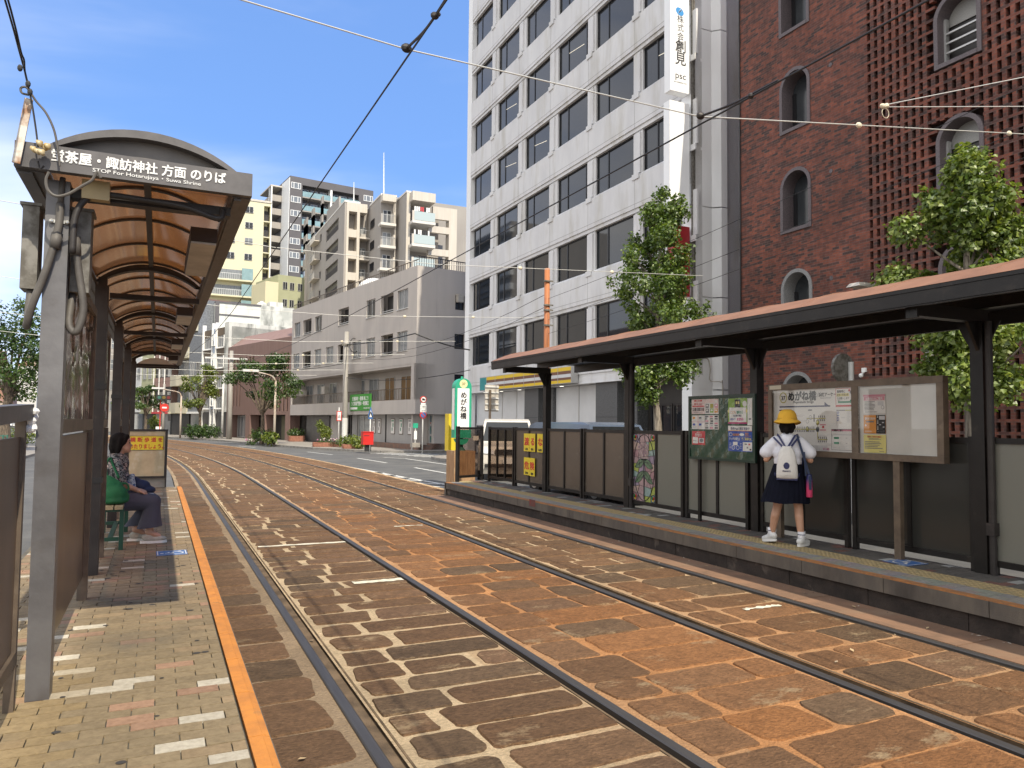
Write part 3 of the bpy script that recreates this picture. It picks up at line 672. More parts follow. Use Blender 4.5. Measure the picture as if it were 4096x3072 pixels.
b = MB(); vs = [(p[0], q, p[1]) for q in (YN, YE) for p in ro]; b.add(vs, [(i, 15 + i, 16 + i, i + 1) for i in range(14)]); vs = [(p[0], q, p[1] - .03) for q in (YN, YE) for p in ro]; b.add(vs, [(i, i + 1, 16 + i, 15 + i) for i in range(14)]); b.build('roof', M_cop, RS, smooth=True)
b = MB(); b.prism([(p[0], p[1]) for p in ro][::-1], (0, YE - .02, 0), (1, 0, 0), (0, 0, 1), -.02); b.build('gable', M_blk, RS)
y = YN + .3
while y < YE:
    b = MB(); arch(b, 6.29, 8.365, 3.036, .26, .02, y, y + .035, 14); b.build('roof_seam', M_cop, RS); y += 1.03
b = MB(); b.box((6.50, YN, 2.925), (6.60, YE - .05, 3.02)); b.box((7.35, YN, 2.925), (7.45, YE - .05, 3.05)); b.box((6.36, YN, 3.022), (8.29, YE - .05, 3.032)); b.build('purlins', M_blk, RS)

SEC = [(15.55, 17.0, 'glass'), (14.06, 15.5, 'brown'), (12.50, 13.90, 'brown'), (11.0, 12.44, 'brown'), (9.42, 10.84, 'stain'), (7.93, 9.36, 'frost'), (6.35, 7.77, 'mix'), (4.83, 6.29, 'smoke'), (3.25, 4.68, 'frost'), (1.73, 3.19, 'frost')]
SL = ['clear bronze glass windbreak at the far end of the right platform, van behind it', 'brown windbreak panel with the yellow warning placards', 'plain brown windbreak just right of the far shelter post',
      'plain brown windbreak with a pale scuff, next to the stained glass', 'windbreak holding the stained glass flower and one frosted pane', 'frosted windbreak under the green notice board',
      'windbreak behind the legs of the girl, one pale and one dark pane', 'dark smoked windbreak under the blank half of the map board', 'shining frosted windbreak at the right edge of the photo', 'frosted windbreak nearest the camera beyond the right frame edge']
FENCE = []
for (ya, yb, kind), lab in zip(SEC, SL):
    t = thing('windbreak_panel', lab, 'windbreak', (7.40, (ya + yb) / 2, P), group='windbreak panels on the right platform'); FENCE.append(t)
    x0, x1 = 7.375, 7.425; zb, zt = .40, 1.645; b = MB()
    b.box((x0, ya + .051, zt - .055), (x1, yb - .051, zt)); b.box((x0, ya + .051, zb), (x1, yb - .051, zb + .06)); b.box((x0 - .006, ya, P), (x1 + .006, ya + .05, zt + .012)); b.box((x0 - .006, yb - .05, P), (x1 + .006, yb, zt + .012))
    nm = 3 if kind == 'glass' else 2; cuts = []
    for i in range(1, nm):
        y = ya + .05 + (yb - ya - .1) * i / nm; b.box((x0 + .004, y - .025, zb + .061), (x1 - .004, y + .025, zt - .056)); cuts.append(y)
    b.build('frame', M_blk, t)
    ed = [ya + .05] + [c for y in cuts for c in (y - .025, y + .025)] + [yb - .05]
    for i in range(nm):
        b = MB(); b.box((7.397, ed[2 * i] + .001, zb + .061), (7.403, ed[2 * i + 1] - .001, zt - .056))
        m = {'glass': M_tint, 'brown': M_brown, 'frost': M_frost, 'smoke': M_smoke, 'stain': M_frost, 'mix': M_frost if i else M_smoke}[kind]
        if kind == 'stain' and i == 1: continue
        b.build('pane', m, t)
# end panel across the platform
t = thing('windbreak_panel', 'clear glass windbreak turned across the far end of the right platform', 'windbreak', (7.0, 17.3, P), group='windbreak panels on the right platform')
A, B_ = Vector((6.62, 17.13, 0)), Vector((7.40, 17.46, 0)); d = (B_ - A).normalized(); zz = Vector((0, 0, 1))
b = MB(); b.bar(A + zz * P, A + zz * 1.66, .09, .06, d); b.bar(A + d * .05 + zz * 1.615, B_ - d * .05 + zz * 1.615, .05, .05); b.bar(A + d * .05 + zz * .43, B_ - d * .05 + zz * .43, .05, .06); b.bar(B_ + zz * P, B_ + zz * 1.66, .06, .06, d); b.build('frame', M_blk, t)
b = MB(); b.bar(A + d * .05 + zz * 1.025, B_ - d * .05 + zz * 1.025, .006, 1.13); b.build('pane', M_tint, t)

# the stained glass pane
gy0, gy1 = 10.155, 10.788; gw, gh = gy1 - gy0, 1.128; gz = .461; t = FENCE[4]
def GP(u, v, o=0): return Vector((7.392 - o, gy1 - u * gw, gz + v * gh))
b = MB(); pal = [(.34, .20, .22), (.40, .28, .29), (.36, .42, .10), (.26, .36, .34), (.30, .24, .32), (.46, .34, .30)]
nu, nv = 4, 9; grid = [[(min(1, max(0, (i + (rnd.uniform(-.3, .3) if 0 < i < nu else 0)) / nu)), min(1, max(0, (j + (rnd.uniform(-.3, .3) if 0 < j < nv else 0)) / nv))) for i in range(nu + 1)] for j in range(nv + 1)]
for j in range(nv):
    for i in range(nu):
        b.col = pal[(i * 7 + j * 5 + (i * j) % 3) % 6]; q = [grid[j][i], grid[j][i + 1], grid[j + 1][i + 1], grid[j + 1][i]]; b.quad(*[GP(*p) for p in q])
M_stain = mat('stained_glass', (.4, .3, .3), .25, attr=True, col2=(.7, .7, .7), ns=14)
sp = b.build('stained_pane', M_stain, t)
lead = MB(); lead.mi = 0
def lead_line(pts, r=.005): lead.tube([GP(p[0], p[1], .004) for p in pts], r, 5)
for j in range(1, nv): lead_line([grid[j][i] for i in range(nu + 1)], .003)
for i in range(1, nu): lead_line([grid[j][i] for j in range(nv + 1)], .003)
lead_line([(.5 + .47 * math.cos(R(a)), .5 + .49 * math.sin(R(a))) for a in range(0, 361, 12)], .006)
lead_line([(.5, .03), (.5, .62)], .008)
fl = MB(); lf = MB()
for j in range(9):
    for i in range(6):
        u = .27 + .46 * (i + .5 * (j % 2)) / 6; v = .62 + .24 * j / 8; w = ((u - .5) / .30) ** 2 + ((v - .74) / .135) ** 2
        if w < 1: fl.col = mix3((.46, .36, .34), (.30, .20, .24), rnd.random()); fl.add([GP(u + .048 * math.cos(R(a)), v + .018 * math.sin(R(a)), .003 + .0004 * j) for a in range(0, 360, 60)], [tuple(range(6))])
fl.build('blossom', M_stain, t)
for (u0, v0, u1, v1) in ((.5, .61, .10, .50), (.5, .61, .90, .50), (.5, .44, .10, .27), (.5, .44, .90, .27)):
    n = 7; L_, R_ = [], []
    for i in range(n + 1):
        s_ = i / n; w = .13 * math.sin(math.pi * min(1, s_ * .95 + .05)) ** .8; u = u0 + (u1 - u0) * s_; v = v0 + (v1 - v0) * s_; sg = 1 if u1 > u0 else -1
        L_.append((u + w * .5 * .4 * sg, v + w * .42)); R_.append((u - w * .5 * .8 * sg, v - w * .42))
    lf.col = (.12, .20, .12); lf.add([GP(*p, .003) for p in L_ + R_[::-1]], [tuple(range(2 * n + 2))]); lead_line(L_, .003); lead_line(R_, .003); lead_line([(u0, v0), (u1, v1)], .003)
lf.build('leaves', M_stain, t)
for (u, v) in ((.10, .945), (.90, .945), (.10, .055), (.90, .055)):
    dots = MB()
    for i, c in enumerate(((.45, .05, .03), (.05, .25, .08), (.55, .38, .04))):
        a = R(120 * i + 30); dots.col = c; cu, cv = u + .035 * math.cos(a), v + .018 * math.sin(a); dots.add([GP(cu + .045 * math.cos(R(q)), cv + .025 * math.sin(R(q)), .004) for q in range(0, 360, 45)], [tuple(range(8))])
    dots.build('jewels', M_stain, t)
    lead_line([(u + .10 * math.cos(R(a)), v + .055 * math.sin(R(a))) for a in range(0, 361, 30)], .004)
lead.build('lead_lines', M_ink, t)

# yellow warning placards
M_yel = mat('placard_yellow', (.72, .55, .02), .5, col2=(.64, .48, .03), ns=6)
XP = 7.362
def plac(c, x0, x1, y0, y1, small, lab):
    p, q = at(*T(2048, 1536, x0, y0), x=XP), at(*T(2048, 1536, x1, y1), x=XP); ya, yb, z0, z1 = q.y, p.y, q.z, p.z
    t = thing('warning_placard', lab, 'placard', (XP, (ya + yb) / 2, z0), group='yellow warning placards')
    b = MB(); b.box((XP, ya, z0), (XP + .008, yb, z1)); b.build('plate', M_yel, t); h, w = z1 - z0, yb - ya
    b = MB(); b.text(c, (XP - .0025, (ya + yb) / 2, z0 + h * .38), (0, -1, 0), (0, 0, 1), h * .40, 'c', .035, w / (h * .40) * .74); b.build('red_letter', M_red, t)
    b = MB(); b.text(small, (XP - .0025, (ya + yb) / 2, z0 + h * .07), (0, -1, 0), (0, 0, 1), h * .12, 'c', .03, .9 if len(small) > 2 else 1.1); b.build('small_letters', M_ink, t)
plac('渡', 103, 150, 427, 583, '長崎', 'yellow placard with the red character 渡 in the upper row')
plac('る', 153, 198, 428, 587, '電気', 'yellow placard with the red letter る in the upper row')
plac('な', 218, 268, 430, 593, '軌道㈱', 'yellow placard with the red letter な, alone right of the mullion')
plac('危', 103, 150, 632, 790, '長崎県', 'yellow placard with the red character 危 in the lower row')
plac('険', 152, 195, 638, 800, '警察', 'yellow placard with the red character 険 in the lower row')

# ------------------------------------------------------------------ boards with papers
def cmat(n, c, r=.55): return mat(n, c, r)
PAPER = cmat('paper', (.66, .64, .62)); NAVY = cmat('navy_ink', (.02, .025, .09)); GREYI = cmat('grey_ink', (.16, .16, .17)); PINK = cmat('pink_ink', (.55, .22, .28)); OLIVE = cmat('olive_ink', (.36, .33, .06)); GRN = cmat('green_print', (.22, .36, .06)); MAG = cmat('magenta_ink', (.42, .02, .16)); ORG = cmat('orange_print', (.60, .25, .05)); TEAL = cmat('green_ink', (.03, .22, .12)); BLU = cmat('blue_print', (.03, .08, .36)); YP = cmat('yellow_paper', (.62, .55, .20)); REDP = cmat('red_print', (.50, .05, .06)); LG = cmat('pale_ink', (.5, .49, .5)); PALEP = cmat('pale_pink_paper', (.64, .50, .48))
PM = [PAPER, NAVY, GREYI, PINK, OLIVE, GRN, MAG, ORG, TEAL, BLU, YP, REDP, LG, PALEP, M_ink]
PI = {m: i for i, m in enumerate(PM)}
class Poster:
    """a sheet on a board facing the track; (u, v) run 0..1 from its top left corner"""
    def __init__(s, parent, xb, c0, c1, base=PAPER, conv=None):
        p, q = at(*conv(*c0), x=xb), at(*conv(*c1), x=xb); s.y0, s.z0 = p.y, p.z; s.w = p.y - q.y; s.h = p.z - q.z; s.x = xb; s.b = MB(); s.p = parent; s.n = 0
        s.b.mi = PI[base]; s.b.box((xb, s.y0 - s.w, s.z0 - s.h), (xb + .003, s.y0, s.z0))
    def P(s, u, v): return Vector((s.x - .0015 - .0004 * (s.n % 5), s.y0 - u * s.w, s.z0 - v * s.h))
    def r(s, u0, v0, u1, v1, m):
        s.n += 1; s.b.mi = PI[m]; s.b.quad(s.P(u0, v0), s.P(u0, v1), s.P(u1, v1), s.P(u1, v0)); return s
    def t(s, txt, u, v, hh, m, a='l', bold=.02, sx=1.0):
        s.n += 1; s.b.mi = PI[m]; s.b.text(txt, s.P(u, v), (0, -1, 0), (0, 0, 1), hh * s.h, a, bold, sx); return s
    def lines(s, u0, v0, u1, v1, k, m):
        for i in range(k):
            v = v0 + (v1 - v0) * i / k; s.r(u0, v, u0 + (u1 - u0) * rnd.uniform(.6, 1), v + (v1 - v0) / k * .42, m)
        return s
    def oval(s, u, v, a, c, m, ring=None):
        s.n += 1; s.b.mi = PI[m]; s.b.add([s.P(u + a * math.cos(R(q)), v + c * math.sin(R(q))) for q in range(0, 360, 20)], [tuple(range(17, -1, -1))])
        if ring: s.oval(u, v, a * .8, c * .8, ring)
        return s
    def done(s, name='poster'): return s.b.build(name, PM, s.p)

GB = thing('notice_board', 'dark green notice board with posters, between two shelter posts', 'notice board', (7.33, 8.53, 1.24))
gx = 7.32
b = MB(); b.box((gx, 7.80, 1.255), (gx + .03, 9.19, 2.165)); b.build('board', mat('green_board', (.008, .045, .022), .35, col2=(.012, .055, .028), ns=2), GB)
b = MB(); b.box((gx - .015, 7.79, 2.14), (gx + .035, 9.20, 2.18)); b.box((gx - .015, 7.79, 1.235), (gx + .035, 9.20, 1.27)); b.box((gx - .014, 9.165, 1.271), (gx + .034, 9.20, 2.139)); b.box((gx - .014, 7.79, 1.271), (gx + .034, 7.82, 2.139)); b.build('frame', mat('green_frame', (.006, .026, .016), .35), GB)
b = MB(); n = 30; vs = [(gx - .009 + .005 * math.sin(i * .9 + j * 1.3) + .003 * math.sin(i * 2.1 - j), 7.83 + 1.33 * i / n, 1.275 + .86 * j / 16) for j in range(17) for i in range(n + 1)]
b.add(vs, [(j * 31 + i, (j + 1) * 31 + i, (j + 1) * 31 + i + 1, j * 31 + i + 1) for j in range(16) for i in range(n)]); b.build('clear_sheet', pane_mat('clear_sheet', (.93, .94, .93), rough=.04), GB, smooth=True)
for y in (8.95, 7.95): b = MB(); b.box((gx, y, P), (gx + .035, y + .05, 1.234)); b.build('leg', M_blk, GB)
c6 = lambda x, y: (685 + x * .08399, 390 + y * .08403)
gp = gx - .003
q = Poster(GB, gp, (80, 115), (237, 285), PALEP, c6); q.r(.2, .04, .8, .15, REDP).t('お知らせ', .5, .14, .09, PAPER, 'c').t('電車に乗ってみよう', .5, .38, .13, REDP, 'c', .03, .62).r(.06, .43, .94, .51, REDP)
for i in range(6): q.r(.07 + i * .15, .57, .17 + i * .15, .80, M_ink if i % 2 else GREYI)
q.lines(.15, .86, .85, .97, 2, GREYI).done()
q = Poster(GB, gp, (239, 110), (400, 284), PAPER, c6); q.r(0, 0, 1, .26, PALEP)
for j in range(2):
    for i in range(3): q.r(.05 + i * .33, .32 + j * .32, .30 + i * .33, .60 + j * .32, (GREYI, OLIVE, PINK, GREYI, GRN, ORG)[i + 3 * j]); q.r(.10 + i * .33, .38 + j * .32, .24 + i * .33, .48 + j * .32, PAPER)
q.oval(.82, .16, .12, .08, PAPER).done()
q = Poster(GB, gp, (83, 303), (234, 467), PAPER, c6); q.r(0, .46, 1, .49, PINK).r(.48, 0, .51, 1, PINK)
for (u, v, m) in ((.07, .1, ORG), (.56, .1, GREYI), (.07, .58, BLU), (.56, .58, BLU)): q.r(u, v, u + .2, v + .16, m); q.lines(u + .02, v + .2, u + .36, v + .36, 3, LG)
q.done()
q = Poster(GB, gp, (236, 300), (400, 470), PAPER, c6); q.r(0, 0, .16, 1, LG).r(.2, .15, .42, .95, PAPER)
for j in range(6):
    for i in range(3): q.r(.04 + i * .34, .04 + j * .16, .27 + i * .34, .15 + j * .16, (GREYI, LG, PINK, GREYI, M_ink)[(i * 2 + j) % 5])
q.done()
q = Poster(GB, gp, (85, 488), (238, 655), REDP, c6); q.t('お客さまへ', .5, .13, .08, PAPER, 'c').t('車内事故防止のため', .5, .27, .10, PAPER, 'c', .03, .72).t('ご協力をお願いします', .5, .39, .10, PAPER, 'c', .03, .66).r(.06, .45, .48, .9, PAPER).r(.54, .5, .93, .85, LG).oval(.74, .67, .14, .13, GREYI).lines(.1, .5, .44, .88, 4, GREYI).done()
q = Poster(GB, gp, (513, 104), (740, 402), GRN, c6); q.r(.07, .36, .97, .93, PAPER).r(.36, .04, .66, .36, M_ink).r(.42, .12, .50, .22, YP).r(.53, .12, .61, .22, YP).oval(.88, .22, .11, .12, PAPER).t('こども', .12, .60, .115, ORG, 'l', .03, .8).t('無料の日', .46, .60, .115, TEAL, 'l', .03, .66).t('毎月第3日曜日', .5, .72, .075, NAVY, 'c', .03, .82).t('小学生以下', .10, .86, .08, BLU, 'l', .02, .68).t('運賃無料', .46, .88, .115, MAG, 'l', .04, .72).r(0, .94, 1, 1, MAG).oval(.03, .5, .045, .07, YP).oval(.98, .5, .045, .07, YP).done()
q = Poster(GB, gp, (742, 98), (800, 420), PAPER, c6); q.r(.4, .2, .46, .62, LG).r(.3, .74, .8, .8, GREYI).done()
q = Poster(GB, gp, (515, 425), (800, 740), BLU, c6); q.r(0, 0, 1, .20, PAPER).t('長崎MaaS 実証実験中', .5, .155, .105, NAVY, 'c', .025, .92).r(0, .18, 1, .205, ORG).t('路面電車', .2, .385, .085, ORG, 'l', .02, .9).t('乗合', .72, .34, .08, ORG).t('タクシー', .72, .43, .085, ORG, 'l', .02, .8).oval(.11, .34, .07, .07, PAPER, BLU).oval(.58, .34, .10, .05, PAPER, BLU).t('タッチ決済', .04, .55, .10, PAPER, 'l', .03, .82).t(')))', .42, .55, .10, PAPER).t('でご乗車OK', .56, .55, .10, YP, 'l', .03, .86)
q.r(.22, .63, .40, .76, PAPER).r(.235, .645, .385, .745, BLU).oval(.22, .85, .07, .085, PAPER, BLU).oval(.41, .85, .07, .085, PAPER, BLU).r(.62, .63, 1, .97, PAPER).r(.85, .68, .93, .74, REDP).r(.70, .68, .80, .73, GREYI).r(.78, .80, .84, .87, GREYI).r(.9, .88, .97, .94, M_ink)
for i in range(4): q.r(.05, .68 + .06 * i, .12, .695 + .06 * i, PAPER); q.r(.50, .68 + .06 * i, .57, .695 + .06 * i, PAPER)
q.done()

MBD = thing('route_map_board', 'wide bronze framed board with the tram route map, in front of the girl', 'information board', (7.28, 6.2, P))
mx_, mxa = 7.25, 7.246
y0, y1, y2, y3, zb, zt = 5.03, 7.45, 6.15, 6.06, 1.375, 2.275
b = MB()
b.box((mx_ - .035, y0, zt - .075), (mx_ + .05, y1, zt)); b.box((mx_ - .035, y0, zb), (mx_ + .05, y1, zb + .07)); b.box((mx_ - .034, y0, zb + .071), (mx_ + .049, y0 + .075, zt - .076)); b.box((mx_ - .034, y1 - .06, zb + .071), (mx_ + .049, y1, zt - .076)); b.box((mx_ - .034, y3, zb + .071), (mx_ + .049, y2, zt - .076)); b.build('frame', M_bronze, MBD)
b = MB(); b.box((mx_, y0 + .076, zb + .071), (mx_ + .03, y1 - .061, zt - .076)); b.build('back_panel', mat('board_white', (.56, .545, .52), .5, col2=(.50, .485, .46), ns=2), MBD)
for y in (5.59, 7.30):
    b = MB(); b.box((mx_ - .02, y - .04, P), (mx_ + .04, y + .04, zb - .001)); b.build('leg', M_bronze, MBD)
b = MB(); b.box((mx_ - .037, 7.22, zt - .062), (mx_ - .0355, 7.42, zt - .01)); b.build('small_label', cmat('cream_label', (.5, .46, .36)), MBD)
m4 = lambda x, y: T(3072, 1500, x, y)
q = Poster(MBD, mxa, (80, 95), (765, 690), PAPER, m4)
q.oval(.085, .185, .052, .085, OLIVE, PAPER).t('37', .085, .222, .075, M_ink, 'c', .03).t('めがね橋', .15, .225, .125, M_ink, 'l', .045, .92).t('Meganebashi Bridge', .22, .275, .042, M_ink, 'l', .02).oval(.53, .165, .017, .026, GREYI, PAPER).t('浜町アーケード', .555, .185, .055, M_ink, 'l', .03, .82).t('Hamanomachi Arcade', .58, .215, .018, GREYI)
q.r(.03, .315, .70, .335, NAVY); q.n += 1; q.b.mi = PI[NAVY]; q.b.add([q.P(.63, .335), q.P(.70, .335), q.P(.63, .265)], [(0, 1, 2)])
q.r(.03, .37, .18, .385, NAVY).lines(.04, .40, .16, .48, 4, GREYI).r(.42, .37, .47, .39, GREYI)
for (u0, u1, v) in ((.05, .52, .655), (.40, .64, .495), (.54, .66, .80)):
    q.r(u0, v, u1, v + .012, OLIVE)
    for i in range(int((u1 - u0) / .024)):
        u = u0 + .005 + i * .024
        if v < .5 and u < .53: continue
        q.r(u, v - .035, u + .011, v - .005, GREYI).r(u, v + .018, u + .011, v + .046, GREYI).r(u, v, u + .010, v + .011, YP)
q.r(.535, .495, .545, .80, OLIVE)
for (u, v) in ((.54, .56), (.54, .66), (.41, .655)): q.oval(u, v, .022, .04, M_ink, OLIVE); q.r(u - .013, v - .008, u + .013, v + .008, YP)
q.oval(.45, .49, .02, .035, GREYI, PAPER).oval(.41, .545, .02, .03, GREYI, PAPER).r(.49, .44, .505, .55, GREYI).r(.565, .585, .645, .60, PINK).r(.565, .66, .645, .675, PINK).oval(.61, .625, .014, .018, REDP)
for (u, v) in ((.27, .45), (.3, .53), (.28, .58), (.46, .61), (.55, .74), (.62, .86)): q.lines(u, v, u + .10, v + .035, 2, LG)
q.r(0, .89, .66, 1, LG).t('￥140', .60, .955, .04, MAG, 'l', .02).done('route_map')
q = Poster(MBD, mxa - .004, (583, 118), (752, 272), REDP, m4); q.r(.03, .03, .97, .90, PAPER).t('乗降時に', .08, .23, .14, M_ink, 'l', .03, .85).r(.06, .27, .70, .44, YP).t('ICカードタッチ', .08, .42, .14, M_ink, 'l', .03, .66).t('をお願いします', .08, .60, .13, M_ink, 'l', .03, .74).oval(.84, .22, .1, .13, NAVY, GREYI).oval(.72, .12, .05, .07, REDP).r(.14, .70, .88, .80, TEAL).r(.3, .64, .7, .70, ORG).oval(.17, .68, .05, .06, REDP).oval(.8, .68, .05, .06, TEAL).done()
q = Poster(MBD, mxa - .004, (585, 296), (752, 444), PAPER, m4); q.r(.04, .04, .92, .09, GREYI).r(.5, .04, .9, .09, OLIVE).r(.03, .09, .045, .95, LG).lines(.06, .15, .2, .75, 6, BLU).lines(.6, .12, .78, .8, 10, LG).r(.86, .1, .88, .5, M_ink).r(.55, .1, .555, .9, LG).r(.3, .48, .5, .52, LG).done()
q = Poster(MBD, mxa - .004, (546, 466), (758, 656), GREYI, m4); q.r(.02, .02, .98, .98, PAPER).r(.02, .02, .98, .10, PINK).t('IC乗継のご案内', .06, .105, .10, M_ink, 'l', .03, .72).lines(.05, .13, .9, .19, 2, LG).r(.05, .22, .95, .75, LG).r(.06, .23, .94, .74, PAPER).r(.08, .25, .92, .29, LG)
for v in (.38, .62): q.r(.12, v, .33, v + .09, TEAL).r(.44, v, .60, v + .08, LG).r(.68, v, .90, v + .09, BLU).r(.34, v + .03, .43, v + .05, GREYI).r(.61, v + .03, .67, v + .05, GREYI)
q.lines(.05, .80, .95, .95, 4, LG).done()
q = Poster(MBD, mxa - .004, (822, 172), (1016, 332), PAPER, m4); q.r(0, 0, 1, .10, PINK).r(.03, .11, .97, .31, PINK).t('IC乗換えのご案内', .5, .28, .14, PAPER, 'c', .03, .78).lines(.06, .36, .62, .86, 7, GREYI).r(.66, .36, .92, .58, LG).oval(.88, .68, .07, .1, GREYI, PAPER).lines(.08, .9, .9, .97, 1, GREYI).done()
q = Poster(MBD, mxa - .004, (826, 347), (1017, 507), ORG, m4); q.r(.58, 0, 1, 1, M_ink).t('運行状況配信中', .30, .25, .13, PAPER, 'c', .02, .62).r(.12, .32, .48, .40, GREYI).oval(.10, .56, .04, .06, PAPER).lines(.05, .86, .5, .95, 2, PAPER).r(.72, .05, .98, .25, LG)
for i in range(14): q.r(.63, .04 + .065 * i, .68, .075 + .065 * i, PAPER)
for (u, v) in ((.72, .5), (.85, .38), (.88, .62), (.78, .7), (.9, .84)): q.r(u, v, u + .08, v + .05, LG)
q.done()
q = Poster(MBD, mxa - .004, (826, 514), (1021, 677), YP, m4); q.t('電車をご利用のお客様へ', .5, .16, .10, REDP, 'c', .02, .72).lines(.25, .2, .8, .3, 2, GREYI).lines(.06, .38, .95, .82, 5, GREYI).lines(.7, .9, .97, .95, 1, GREYI).done()
b = MB(); b.box((mx_ - .030, y0 + .076, zb + .071), (mx_ - .028, y3 - .001, zt - .076)); b.box((mx_ - .030, y2 + .001, zb + .071), (mx_ - .028, y1 - .061, zt - .076)); b.build('cover_glass', pane_mat('cover_glass', (.95, .95, .94), rough=.02), MBD)

# ------------------------------------------------------------------ green stop sign on its block
GS = thing('stop_sign', 'green pillar sign with a white face and number 37, beyond the platform end', 'sign', (7.42, 18.9, 0))
M_grn = mat('sign_green', (.03, .36, .22), .4, col2=(.025, .31, .19), ns=5)
cx, cy = 7.40, 18.9
b = MB(); b.box((cx - .235, cy - .13, 1.34), (cx + .235, cy + .13, 2.72)); prof = arc(12, cx - .235, cx + .235, 2.721, .22); b.prism([(p[0], p[1]) for p in prof][::-1], (0, cy - .13, 0), (1, 0, 0), (0, 0, 1), -.26)
b.tube([(cx, cy, 2.94), (cx, cy, 3.0)], .03, 8); b.prism([(p[0], -p[1] + 2.661) for p in arc(10, cx - .18, cx + .18, 1.34, .16)], (0, cy - .10, 0), (1, 0, 0), (0, 0, 1), -.2); b.build('cabinet', M_grn, GS)
M_face = mat('white_sign_face', (.80, .80, .78), .4)  # plain white panel colour, no glow
b = MB(); b.box((cx - .17, cy - .1345, 1.56), (cx + .17, cy - .1305, 2.67)); b.box((cx - .2395, cy - .09, 1.56), (cx - .2355, cy + .09, 2.67)); b.build('face', M_face, GS)
b = MB()
for i, c in enumerate('めがね橋'): b.text(c, (cx, cy - .1375, 2.42 - .185 * i), (1, 0, 0), (0, 0, 1), .155, 'c', .03)
b.build('lettering', M_ink, GS); b = MB(); b.text('37', (cx, cy - .1395, 2.755), (1, 0, 0), (0, 0, 1), .085, 'c', .01); b.build('stop_number', M_ink, GS)
b = MB(); b.add([(cx + .115 * math.cos(R(a)), cy - .1345, 2.79 + .115 * math.sin(R(a))) for a in range(0, 360, 15)], [tuple(range(24))]); b.build('number_disc', cmat('cream_disc', (.72, .68, .36)), GS)
b = MB(); b.lathe([(.05, 1.19), (.05, 1.36)], (cx, cy, 0), 12); b.lathe([(.13, 1.0), (.11, 1.03), (.05, 1.10), (.05, 1.19)], (cx, cy, 0), 14); b.build('stand', mat('dark_green', (.012, .07, .05), .5), GS)
b = MB()
for i in range(5): b.box((cx - .30 + .12 * i, cy - .30, -.02), (cx - .184 + .12 * i, cy + .30, 1.0 - .006 * (i % 2)))
tag(b.build('wooden_block', mat('weathered_wood', (.40, .25, .13), .75, col2=(.26, .15, .075), ns=7, stretch=(4, 4, .4), dirt=(.48, .36, .22), ds=3, dlo=.6, dhi=.8)), 'weathered wooden block that carries the green stop sign', 'block')
# ------------------------------------------------------------------ buildings
class Fac:
    """a vertical wall seen from outside: u runs to the right, d inwards, z up"""
    def __init__(s, o, ux):
        s.o = Vector(o); s.ux = Vector(ux).normalized(); s.n = Vector((-s.ux.y, s.ux.x, 0)); s.M = Matrix(((s.ux.x, s.n.x, 0, s.o.x), (s.ux.y, s.n.y, 0, s.o.y), (0, 0, 1, s.o.z), (0, 0, 0, 1)))
        s.rz = math.atan2(s.ux.y, s.ux.x)
    def hit(s, px, py, d=0):
        dd = ray(px, py); t = (s.o + s.n * d - CAM).dot(s.n) / dd.dot(s.n); p = CAM + dd * t - s.o; return p.dot(s.ux), p.z
    def mb(s): return MB(s.M)
M_glass = mat('window_glass', (.018, .021, .026), .03, spec=.6, bump=.03, bs=1.2)
M_glass2 = mat('window_glass_curtain', (.24, .255, .265), .08, col2=(.12, .13, .14), ns=3.5, stretch=(9, 9, .4), spec=.7)
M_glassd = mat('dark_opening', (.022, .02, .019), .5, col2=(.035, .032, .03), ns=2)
M_blind = mat('inner_blind', (.10, .10, .10), .5, col2=(.075, .075, .077), ns=3, stretch=(1, 1, 8))
M_alu = mat('aluminium', (.48, .48, .47), .4, .5)
M_wfr = mat('dark_window_frame', (.012, .012, .014), .35)
def window(par, f, u0, u1, z0, z1, d, fm, gm, mull=(.5,), w=.05, name='window', sill=None, dep=.06):
    if d <= 0 and d + dep > -.005: d = -dep - .012
    b = f.mb(); b.box((u0, d, z0), (u1, d + dep, z0 + w)); b.box((u0, d, z1 - w), (u1, d + dep, z1)); b.box((u0, d + .001, z0 + w), (u0 + w, d + dep, z1 - w)); b.box((u1 - w, d + .001, z0 + w), (u1, d + dep, z1 - w))
    for q in mull: u = u0 + (u1 - u0) * q; b.box((u - w * .6, d + .001, z0 + w), (u + w * .6, d + dep, z1 - w))
    if sill: b.box((u0 - .05, d - sill, z0 - .06), (u1 + .05, d + .02, z0 - .002))
    o = b.build(name, fm, par); b = f.mb(); b.box((u0 + w, d + dep * .5, z0 + w), (u1 - w, d + dep * .7, z1 - w)); b.build('pane', gm, o); return o
def railing(f, par, u0, u1, z0, z1, d, m, step=.14, name='railing', glass=None):
    b = f.mb(); b.box((u0, d - .02, z1 - .05), (u1, d + .02, z1)); b.box((u0, d - .015, z0), (u1, d + .015, z0 + .03)); u = u0 + step / 2
    if glass: b.box((u0, d - .008, z0 + .04), (u1, d + .008, z1 - .06))
    else:
        while u < u1: b.box((u - .012, d - .012, z0 + .03), (u + .012, d + .012, z1 - .05)); u += step
    return b.build(name, glass or m, par)

